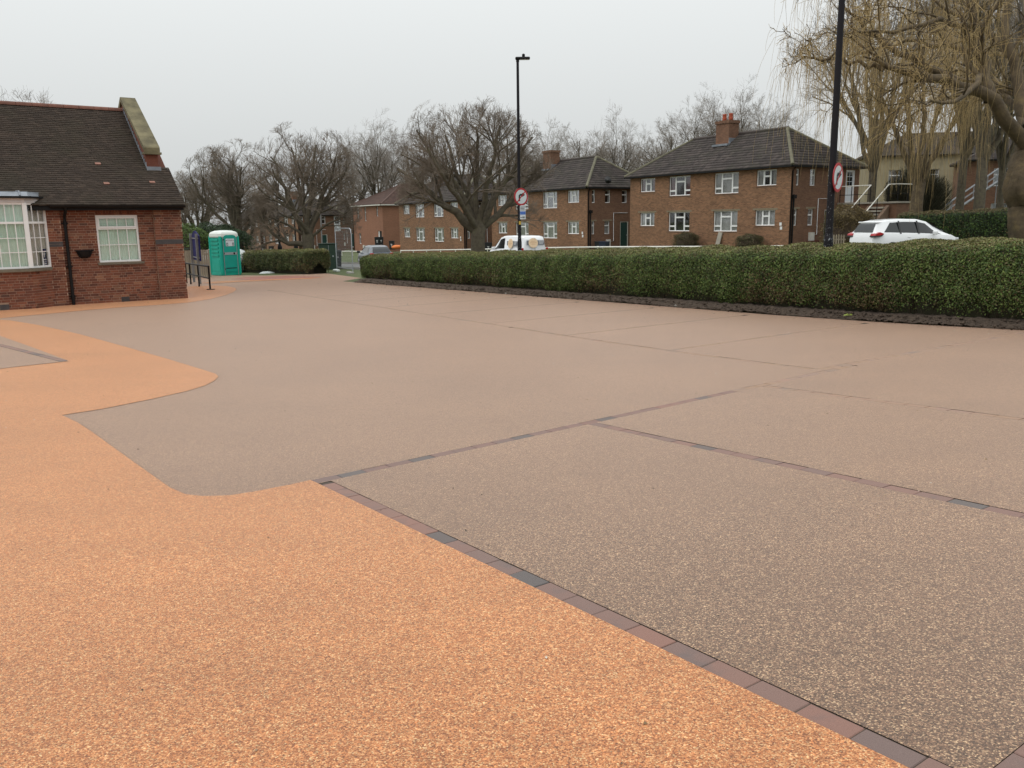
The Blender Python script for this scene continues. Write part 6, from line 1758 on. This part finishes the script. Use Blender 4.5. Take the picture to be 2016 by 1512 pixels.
# main hedge in three lengths of one run (same plant mass, nearer leaves finer)
hedge('hedge', 'long clipped green hedge along the right side of the car park', (3.4, 14.95), (33.0, 15.85), 2.0, 1.50, 1.04, .036, 4600, G1, GT, 21, lod=1.5)
hedge('hedge', 'clipped hedge with browning side beside the turquoise toilet', (41.3, 17.0), (51.0, 15.7), 1.6, 1.24, 1.16, .055, 1500, G2, GT, 22)
hedge('hedge', 'low hedge running back behind the covered trailer', (51.2, 15.6), (60.0, 14.6), 1.4, 1.25, 1.15, .06, 900, G2, GT, 23, stems=False)
hedge('hedge', 'tall brown topped hedge behind the white people carrier', (25.0, 44.0), (20.2, 50.8), 1.8, 1.85, 1.85, .075, 700, GD+G1[:2], [(.16, .12, .06), (.13, .10, .05), (.10, .10, .04)], 24, stems=False, topmix=1.0)
def bush(name, label, c, rx, ry, h, leaf, n, pal, seed, squash=1.0, base=0.0, twiggy=0, lum=1.0):
    rng = np.random.default_rng(seed); x0, y0 = c; z0 = gzf(x0, y0)
    root = empty(name, (x0, y0, z0), 0, label, 'bush')
    d = rng.normal(size=(n, 3)); d /= np.linalg.norm(d, axis=1, keepdims=True); d[:, 2] = np.where(d[:, 2] < -.35, -d[:, 2], d[:, 2])
    lump = 1+.10*np.sin(d[:, 0]*7+seed)*np.sin(d[:, 1]*6)+.07*np.sin(d[:, 2]*9+d[:, 0]*5)
    r = (1-.28*rng.random(n)**2)*lump
    P = np.stack([d[:, 0]*rx*r, d[:, 1]*ry*r, base+h*(.42+.58*np.sign(d[:, 2])*np.abs(d[:, 2])**squash*r)], 1)
    P[:, 2] = np.maximum(P[:, 2], .02)
    nn = d+rng.normal(size=d.shape)*.7+np.array([0, 0, .3])
    pal = np.array(pal); col = pal[rng.integers(0, len(pal), n)]*(.7+.6*rng.random((n, 1)))*lum
    if twiggy < 1:
        V, F, C = leaf_quads(P, nn, np.full(n, leaf), rng, col)
        o = inst('foliage', np_mesh('foliage', V, F, M['leaf'], False, C), root); o['kind'] = 'stuff'
    if twiggy:
        m_ = int(n*.5)
        e = P[:m_]; s_ = e*np.array([.25, .25, .1]); mid = (e*1.0+s_)/2+rng.normal(size=e.shape)*.05*rx; mid[:, 2] += .08*h
        v, f = tubes(np.stack([s_, mid, e], 1), np.tile(np.array([.012, .008, .004])*twiggy, (m_, 1)), 3)
        cs = np.repeat(np.array(pal)[rng.integers(0, len(pal), m_)]*(.5+rng.random((m_, 1))), 9, axis=0)
        inst('branches', np_mesh('branches', v, f, M['leaf'], True, cs), root)
    core = MB(); prf = [(.02, 0), (.70, .05*h), (.80, .35*h), (.72, .65*h), (.45, .85*h), (.05, .93*h)]
    core.lathe(prf, 12, Matrix.Diagonal((rx*.95, ry*.95, 1, 1)))
    me = core.mesh('bush_core', M['soil']); 
    if twiggy < 1: inst('bush_core', me, root)
    return root
pb = at(425, 480, 52.5); bush('evergreen_bush', 'large round dark evergreen bush behind the toilet', (pb.x, 52.5), 2.35, 1.8, 2.75, .09, 17000, GD, 31, .8)
pb = at(372, 480, 50.5); bush('evergreen_bush', 'lighter green bush between the fence and the evergreen', (pb.x, 50.5), 1.4, 1.2, 2.75, .08, 9000, G1[:4], 32, .7)
for (px, ax, w_, h, lab, sd) in ((1379, 7.9, .95, 1.15, 'low twiggy brown bush under the big windows of the nearest house', 33), (1517, 2.15, .95, .95, 'low twiggy brown bush under the right hand window of the nearest house', 34)):
    q = to_house(hR, (HL-ax, -1.1, 0)); bush('garden_bush', lab, (q.x, q.y), w_, .7, h, .05, 3500, [(.11, .085, .04), (.075, .06, .03), (.13, .11, .05), (.07, .08, .03)], sd, .8, 0, .6)
pb = at(1668, 450, 45); bush('privet_bush', 'rounded tan coloured bush between the house end and the stairs', (pb.x, 45), 1.35, 1.1, 2.35, .06, 8000, [(.16, .115, .045), (.12, .085, .035), (.20, .15, .06), (.08, .06, .03)], 35, .6, 0, .5)
pb = at(1800, 420, 56); bush('bare_shrub', 'big bare dark shrub behind the stair railing', (pb.x, 56), 2.3, 1.8, 4.8, .06, 9000, [(.055, .05, .03), (.075, .065, .04), (.04, .045, .025)], 36, .9, 0.2, 1.4)
# picket fence by the privet bush
pk = empty('picket_fence', (at(1643, 460, 44).x, 44, gzf(at(1643, 460, 44).x, 44)), math.radians(-30), 'short grey picket fence at the foot of the flaking lamp post', 'fence')
for k in range(7):
    b = MB(); b.prism([(0, 0), (.07, 0), (.07, .95), (.035, 1.02), (0, .95)], 0, .02, Matrix.Translation((k*.12-.3, 0, 0))); b.build('pale', M['wood'], pk)
b = MB(); b.box(-.35, .55, .021, .05, .25, .32); b.box(-.35, .55, .021, .05, .72, .79); b.build('fence_rail', M['wood'], pk)

# ================================================================== trees
def spread_limbs(rng, fork, n, r, reach, rise, r0, r1, low=None, jitter=.25):
    L = []
    for i in range(n):
        g = 2*math.pi*(i+rng.random()*.6)/n; q = .55+.45*rng.random()
        x, y = math.cos(g)*reach*q, math.sin(g)*reach*q
        z = rise*(.75+.35*rng.random())*(1.15-.35*q)
        a = np.array(fork)+np.array([math.cos(g)*r*.4, math.sin(g)*r*.4, -.1-.3*rng.random()])
        b = a+np.array([x*.35, y*.35, z*.40]); c = a+np.array([x*.75, y*.75, z*.78]); d = a+np.array([x, y, z])
        L.append(([a, b, c, d], r0*(.75+.5*rng.random()), r1))
    return L
rng = np.random.default_rng(41)
street_levels = [dict(n=7, t0=.25, t1=.98, ang=.75, ln=.55, npt=6, rscale=.52, up=.09, wander=.11),
                 dict(n=7, t0=.2, t1=1, ang=.75, ln=.58, npt=5, rscale=.50, up=.09, wander=.13),
                 dict(n=5, t0=.15, t1=1, ang=.65, ln=.65, npt=4, rscale=.55, up=.10, wander=.12),
                 dict(n=6, t0=.1, t1=1, ang=.5, ln=.75, npt=3, rscale=.60, up=.14, wander=.10)]
# tree in the middle
fork = (0.05, 0, 1.75)
limbs = [([(-.1, 0, 1.6), (-.9, -.2, 2.55), (-1.9, -.2, 3.6), (-3.0, .2, 4.6)], .21, .05), ([(.1, .1, 1.65), (.8, .3, 2.4), (1.6, .5, 3.4), (2.4, .6, 4.7)], .17, .05),
         ([(0, 0, 1.8), (-.25, .3, 3.0), (-.8, .6, 4.6), (-1.2, .9, 6.2)], .16, .045), ([(.05, 0, 1.8), (.25, -.3, 3.1), (.6, -.7, 4.8), (.9, -.9, 6.4)], .16, .045),
         ([(-.05, -.1, 1.7), (-.5, -.8, 2.8), (-1.0, -1.7, 3.9), (-1.5, -2.3, 5.3)], .14, .045), ([(.05, .1, 1.7), (.4, .9, 2.8), (.9, 1.9, 4.0), (1.5, 2.6, 5.4)], .14, .045),
         ([(0, 0, 1.8), (-.5, .2, 3.3), (-1.6, .2, 5.0), (-2.2, .1, 6.3)], .12, .04), ([(.0, .1, 1.8), (-.1, -.1, 3.4), (.1, .1, 5.2), (0, 0, 6.6)], .13, .04),
         ([(.1, 0, 1.8), (.7, -.1, 3.2), (1.5, .0, 4.6), (2.0, .2, 5.9)], .12, .04)]
limbs = [([(x*1.1, y*1.05, 2.05+(z-1.7)*.84) for x, y, z in pts], a_, b_) for pts, a_, b_ in limbs]
tA = tree_mesh(41, ([(0, 0, -.3), (0, 0, .1), (-.02, 0, .6), (.0, 0, 1.4), (.03, 0, 2.05), (.05, 0, 2.4)], [.42, .36, .30, .29, .30, .16]), limbs, street_levels, .0042)
tA = dome(tA, 3.75, 3.5, 3.95)
tAd = dict(b=tA[0], c=tA[1])
p = at(941, 480, 35.4); make_tree('street_tree', (p.x, 35.4, gzf(p.x, 35.4)), tAd, 'bare street tree in the middle, trunk forking low above the hedge', 'tree', 'bare street trees beyond the hedge')
fork = (0, 0, 2.0)
limbs = [([(-.2, 0, 1.45), (-1.3, -.2, 1.6), (-2.1, -.3, 2.1), (-2.9, -.3, 3.3)], .17, .05), ([(-.1, 0, 2.1), (-.7, 0, 3.2), (-1.6, .2, 4.4), (-2.9, .3, 5.2)], .17, .05),
         ([(.1, 0, 2.1), (.7, .1, 3.3), (1.4, .2, 4.5), (2.5, .2, 5.6)], .17, .05), ([(0, 0, 2.2), (-.2, .2, 3.8), (-.5, .3, 5.5), (-.7, .2, 7.2)], .17, .045), ([(0, .0, 2.2), (.25, -.2, 3.8), (.7, -.4, 5.6), (.9, -.4, 7.3)], .17, .045),
         ([(0, .1, 2.0), (.2, 1.0, 3.2), (.6, 2.0, 4.6), (.9, 2.6, 6.0)], .14, .045), ([(0, -.1, 2.0), (-.3, -1.0, 3.2), (-.8, -1.9, 4.5), (-1.2, -2.4, 5.8)], .14, .045), ([(-.1, 0, 2.1), (-.8, .2, 3.6), (-1.5, .2, 5.4), (-1.9, 0, 6.6)], .14, .045),
         ([(.1, 0, 2.1), (.9, 0, 3.8), (1.5, .1, 5.3), (1.9, 0, 6.6)], .13, .04), ([(.2, 0, 1.9), (1.1, -.2, 2.6), (2.0, -.3, 2.9), (2.8, -.3, 3.5)], .09, .03), ([(-.1, .1, 1.9), (-1.2, .1, 2.6), (-2.2, 0, 3.1), (-3.3, 0, 3.4)], .09, .03)]
limbs = [([(x*.95, y*.95, z if z < 2.2 else 2.2+(z-2.2)*.95) for x, y, z in pts], a_, b_) for pts, a_, b_ in limbs]
tB = tree_mesh(42, ([(0, 0, -.3), (0, 0, .1), (0, 0, .5), (.0, 0, 1.2), (0, 0, 1.9), (0, 0, 2.4)], [.50, .43, .36, .34, .36, .18]), limbs, street_levels, .0052)
tB = dome(tB, 3.5, 4.2, 4.3)
tBd = dict(b=tB[0], c=tB[1])
p = at(607, 480, 50.0); make_tree('street_tree', (p.x, 50, gzf(p.x, 50)), tBd, 'bare street tree with one low horizontal branch, right of the toilet', 'tree', 'bare street trees beyond the hedge')
p = at(468, 470, 60.0); make_tree('street_tree', (p.x, 60, gzf(p.x, 60)), tBd, 'bare street tree behind the evergreen bush, nearest the bungalow roof', 'tree', 'bare street trees beyond the hedge', 2.2, 1.04)
p = at(392, 470, 70.0); make_tree('street_tree', (p.x, 70, gzf(p.x, 70)), tAd, 'bare street tree low behind the bungalow gable and the evergreens', 'tree', 'bare street trees beyond the hedge', 1.1, 1.06)
# tall woodland trees behind the houses
tall_levels = [dict(n=8, t0=.25, t1=.98, ang=.62, ln=.55, npt=6, rscale=.55, up=.10, wander=.14),
               dict(n=6, t0=.2, t1=1, ang=.65, ln=.58, npt=5, rscale=.58, up=.08, wander=.2),
               dict(n=6, t0=.15, t1=1, ang=.65, ln=.6, npt=4, rscale=.60, up=.06, wander=.22),
               dict(n=4, t0=.1, t1=1, ang=.6, ln=.6, npt=3, rscale=.62, up=.05, wander=.2)]
def tall(seed, H_, spread, bare=.32):
    r = np.random.default_rng(seed)
    fork = (r.normal()*.2, r.normal()*.2, H_*bare)
    L = spread_limbs(r, fork, 6, .35, spread, H_*(.93-bare), .24, .06)
    L.append(([np.array(fork), np.array(fork)+np.array([.2, .2, H_*.25]), np.array(fork)+np.array([-.1, .3, H_*.45]), np.array(fork)+np.array([.2, .1, H_*(.98-bare)])], .26, .05))
    return tree_mesh(seed, ([(0, 0, -1.0), (0, 0, .2), (fork[0]*.5, fork[1]*.5, H_*bare*.5), fork, (fork[0], fork[1], fork[2]+.8)], [.55, .42, .36, .34, .2]), L, tall_levels, .0085)
tallD = []
for sd, H_, spd in ((51, 17, 4.8), (52, 18, 6.0), (53, 15, 5.0)):
    q = tall(sd, H_, spd); tallD.append(dict(b=q[0], c=q[1]))
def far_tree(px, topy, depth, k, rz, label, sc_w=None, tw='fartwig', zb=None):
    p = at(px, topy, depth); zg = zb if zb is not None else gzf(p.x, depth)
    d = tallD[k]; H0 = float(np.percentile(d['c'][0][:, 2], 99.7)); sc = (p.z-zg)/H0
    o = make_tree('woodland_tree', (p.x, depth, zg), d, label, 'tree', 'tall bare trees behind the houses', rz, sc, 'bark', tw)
    if sc_w: o.scale = (sc*sc_w, sc*sc_w, sc)
for a in ((738, 230, 118, 1, .3, 'broad pale bare tree rising behind the orange brick house', 1.0), (690, 262, 125, 0, 2.0, 'bare tree left of the broad pale one, above the grey roofed house', 1.0),
          (800, 258, 128, 2, 1.2, 'bare tree showing behind the left side of the middle street tree', 1.0), (1075, 238, 108, 0, 4.0, 'bare tree just right of the tall lamp post above the chimney', .95), (1140, 248, 112, 2, 1.0, 'bare tree right of the potless chimney', 1.0),
          (1213, 210, 100, 0, 5.2, 'narrow tall bare tree over the gap between the two right houses', .8), (1322, 236, 96, 2, .4, 'bare tree left of the red chimney pots', 1.0), (1405, 178, 92, 1, 2.6, 'broad bare tree just left of the red chimney pots', .95),
          (1462, 170, 90, 1, 5.6, 'tallest broad bare tree just right of the red chimney pots', 1.0), (1545, 205, 98, 0, 3.1, 'bare tree behind the hip of the nearest roof', 1.0), (1012, 268, 125, 2, 2.0, 'bare tree hidden behind the tall lamp post', 1.1),
          (1270, 262, 118, 0, 1.9, 'small bare tree between the narrow tall tree and the nearest house', 1.0), (10, 160, 48, 2, 1.5, 'thin bare treetop over the bungalow ridge at the far left', .8)):
    far_tree(*a[:5], a[5], a[6])
# trunks standing right of the nearest house
for (px, dp, H_, k, rz, sc_w, lab) in ((1712, 62, 17, 0, .7, .8, 'straight dark bare tree beside the staircase landing'), (1886, 60, 19, 1, 2.1, .7, 'slender bare tree right of the big shrub'), (1926, 57, 18, 0, 3.6, .9, 'bare tree with forked trunk left of the steel stair window'),
                                       (1968, 64, 17, 2, 4.1, .6, 'bare tree close to the willow trunk')):
    p = at(px, 430, dp); zg = gzf(p.x, dp); H0 = (17, 18, 15)[k]
    o = make_tree('bare_tree', (p.x, dp, zg), tallD[k], lab, 'tree', 'bare trees beside the staircase', rz, H_/H0); o.scale = (H_/H0*sc_w, H_/H0*sc_w, H_/H0)
# distant wood closing the horizon
def far_wood():
    rng = np.random.default_rng(77); P = []; R = []
    N = 1500
    az = np.radians(np.concatenate([rng.uniform(-34, 36, N)])); D = rng.uniform(185, 240, N)
    x = np.sin(az)*D; y = np.cos(az)*D; z = gz(x, y); h = 3.2+3*rng.random(N)+1.2*np.sin(az*23)+np.sin(az*61)
    base = np.stack([x, y, z], 1)
    tip = base+np.stack([rng.normal(size=N)*1.0, rng.normal(size=N)*1.0, h], 1)
    T0 = np.stack([base, base*.5+tip*.5+rng.normal(size=(N, 3))*.3, tip], 1); R0 = np.tile(np.array([.16, .09, .03]), (N, 1))
    parts = [tubes(T0, R0, 3)]
    P1, R1 = grow(rng, T0, R0, 10, .25, 1, .7, .42, 3, .6, up=.1, rmin=.025); parts.append(tubes(P1, R1, 3))
    P2, R2 = grow(rng, P1, R1, 5, .1, 1, .7, .6, 2, .6, up=.05, rmin=.018); parts.append(tubes(P2, R2, 3))
    v, f = merge(parts)
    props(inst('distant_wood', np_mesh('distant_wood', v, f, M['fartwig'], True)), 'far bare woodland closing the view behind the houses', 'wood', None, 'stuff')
far_wood()
# ---- weeping willow on the right
def willow(name, loc, seed, trunk, limbs, nstr, smin, smax, label, mat, barkm, lv, rs=.0034, wide=.25):
    rng = np.random.default_rng(seed)
    root = empty(name, loc, 0, label, 'willow')
    tp = np.array(trunk[0], float); tr = np.array(trunk[1], float); un = np.linspace(0, len(tp)-1, 46)
    tq = np.stack([np.interp(un, np.arange(len(tp)), tp[:, i]) for i in range(3)], 1); tqr = np.interp(un, np.arange(len(tp)), tr)
    tv, tf = tubes(tq[None], tqr[None], 26)
    tv = tv.reshape(46, 26, 3); th = np.arange(26)[None]*2*np.pi/26; hh = np.arange(46)[:, None]*.35
    rdg = 1+.07*np.sin(6*th+hh*.8)+.05*np.sin(11*th-hh*.5)+.06*np.sin(2*th+hh)+.07*(rng.random((46, 26))-.5)
    tv = tq[:, None]+(tv-tq[:, None])*rdg[..., None]
    bark = [(tv.reshape(-1, 3), tf)]
    lp = []; lr = []
    for pts, r0, r1 in limbs:
        pts = np.array(pts, float); n = 12; u = np.linspace(0, len(pts)-1, n); i = np.minimum(u.astype(int), len(pts)-2); fr = (u-i)[:, None]
        q = pts[i]*(1-fr)+pts[i+1]*fr; q[1:-1] = q[1:-1]*.5+.25*(q[:-2]+q[2:]); q[1:] += rng.normal(size=(n-1, 3))*.06
        lp.append(q); lr.append((r0*.8-r1*.3)*np.linspace(1, 0, n)**.8+r1*.3)
    P = np.array(lp); R = np.array(lr); bark.append(tubes(P, R, 8))
    allp = [(P, R)]
    for kw in lv:
        P, R = grow(rng, P, R, rmin=.009, **kw); bark.append(tubes(P, R, 5)); allp.append((P, R))
    inst('trunk', np_mesh('trunk', *merge(bark), M[barkm], True), root)
    # hanging shoots
    Pp = np.concatenate([a[:, -4:].reshape(-1, 3) if i == 0 else a.reshape(-1, 3) for i, (a, _) in enumerate(allp[1:])])
    w_ = np.concatenate([np.full(a.shape[0]*(4 if i == 0 else a.shape[1]), 1.0) for i, (a, _) in enumerate(allp[1:])])
    k = rng.integers(0, len(Pp), nstr); s0 = Pp[k]+rng.normal(size=(nstr, 3))*.04
    L = smin+(smax-smin)*rng.random(nstr)**1.6
    L = np.minimum(L, np.maximum(s0[:, 2]-(1.3+1.6*rng.random(nstr)), .3))
    npt = 7; out_ = np.empty((nstr, npt, 3)); out_[:, 0] = s0
    g = rng.random(nstr)*2*np.pi; d = np.stack([np.cos(g)*wide*2.6, np.sin(g)*wide*2.6, .1+.5*rng.random(nstr)], 1); d[:, 0] -= .1
    for j in range(1, npt):
        d = d*.62+np.array([0, 0, -.55])+rng.normal(size=d.shape)*.09; dn = d/np.linalg.norm(d, axis=1, keepdims=True)
        out_[:, j] = out_[:, j-1]+dn*(L/(npt-1))[:, None]
    RR = rs*np.linspace(1.2, .55, npt)[None]*np.ones((nstr, 1))
    inst('shoots', np_mesh('shoots', *tubes(out_, RR, 3), M[mat], True), root)['kind'] = 'stuff'
    # fine side twigs at the limb ends
    P3, R3 = grow(rng, allp[-1][0], allp[-1][1], 3, .2, 1, .6, .7, 4, .5, up=.0, wander=.25, droop=.12, rmin=.005)
    inst('twigs', np_mesh('twigs', *tubes(P3, R3, 3), M[mat], True), root)['kind'] = 'stuff'
    return root
WD = 22.0
pw = at(2026, 440, WD); zw = gzf(pw.x, WD); W0 = Vector((pw.x, WD, zw))
def wl3(lst):
    """(photo x, photo y, depth offset) -> local willow point"""
    return [tuple(at(x, y, WD+d)-W0) for x, y, d in lst]
wl_levels = [dict(n=7, t0=.12, t1=1, ang=.7, ln=.42, npt=7, rscale=.45, up=.10, wander=.22), dict(n=6, t0=.15, t1=1, ang=.75, ln=.55, npt=6, rscale=.5, up=.04, wander=.28, droop=.03)]
willow('weeping_willow', W0, 61,
    (wl3([(2030, 520, 0), (2026, 470, 0), (2022, 430, 0), (2024, 400, 0), (2012, 372, 0), (2022, 340, 0), (2034, 300, .1), (2030, 262, .1)]), [.56, .45, .42, .41, .46, .42, .40, .36]),
    [(wl3([(2022, 285, 0), (1975, 225, -.2), (1940, 190, -.4), (1880, 158, -.6), (1800, 146, -.9), (1740, 138, -1.2), (1700, 112, -1.4)]), .24, .06),
     (wl3([(1885, 160, -.6), (1815, 128, -.3), (1760, 90, -.1), (1712, 62, .2), (1680, 30, .3), (1650, -20, .4)]), .12, .035),
     (wl3([(1950, 198, -.3), (1936, 140, .2), (1925, 70, .6), (1915, 0, 1.0), (1908, -90, 1.2)]), .20, .10),
     (wl3([(2030, 270, .1), (2005, 190, .8), (1985, 100, 1.4), (1990, 0, 1.9), (1985, -100, 2.2)]), .24, .12),
     (wl3([(2035, 280, .1), (2070, 200, -.5), (2110, 100, -1.0), (2140, 0, -1.4)]), .25, .12),
     (wl3([(1920, 60, .6), (1880, 40, .2), (1830, 45, -.2), (1770, 55, -.6), (1700, 60, -1.0), (1640, 80, -1.4)]), .10, .03),
     (wl3([(1930, 100, .4), (1870, 95, 1.2), (1800, 85, 1.8), (1720, 95, 2.4), (1660, 110, 2.8)]), .10, .03),
     (wl3([(1985, 110, 1.4), (1940, 60, 2.2), (1880, 20, 2.8), (1800, -10, 3.2), (1720, -10, 3.5)]), .11, .035),
     (wl3([(1740, 138, -1.2), (1690, 128, -1.0), (1640, 112, -.9), (1590, 112, -.8), (1560, 118, -.8)]), .07, .02),
     (wl3([(2020, 250, .1), (1985, 200, 1.5), (1960, 160, 2.5), (1920, 140, 3.2), (1860, 150, 3.8)]), .14, .04),
     (wl3([(1908, -40, 1.2), (1850, -60, .6), (1770, -70, 0), (1690, -50, -.5), (1620, -30, -.9)]), .09, .03),
     (wl3([(1935, 150, .2), (1900, 190, -1.2), (1850, 200, -2.2), (1800, 195, -3.0)]), .10, .03)],
    1500, .5, 3.0, 'old weeping willow with ochre hanging shoots at the right edge', 'willow', 'willowbark', wl_levels)
p = at(1800, 440, 50); zz = gzf(p.x, 50)
willow('weeping_willow', (p.x, 50, zz), 62, ([(0, 0, -.3), (0, 0, 1.5), (.1, 0, 3.5), (0, 0, 5.0)], [.45, .36, .32, .25]),
    [([(0, 0, 3.2), (math.cos(g)*1.2, math.sin(g)*1.2, 5.8), (math.cos(g)*2.4, math.sin(g)*2.4, 8.5), (math.cos(g)*(3.2+.6*(i % 2)), math.sin(g)*3.2, 10.5+(i % 3))], .17, .05) for i, g in enumerate(np.linspace(0, 2*np.pi, 9)[:-1])]+[([(0, 0, 4.5), (.2, .1, 7), (-.2, 0, 10), (0, 0, 12.5)], .2, .05)],
    900, 1.2, 5.0, 'smaller ochre willow standing behind the bare shrub', 'willow2', 'willowbark', [dict(n=7, t0=.3, t1=1, ang=.6, ln=.38, npt=6, rscale=.45, up=.1, wander=.2), dict(n=4, t0=.2, t1=1, ang=.7, ln=.5, npt=5, rscale=.5, wander=.25)], .009, .2)
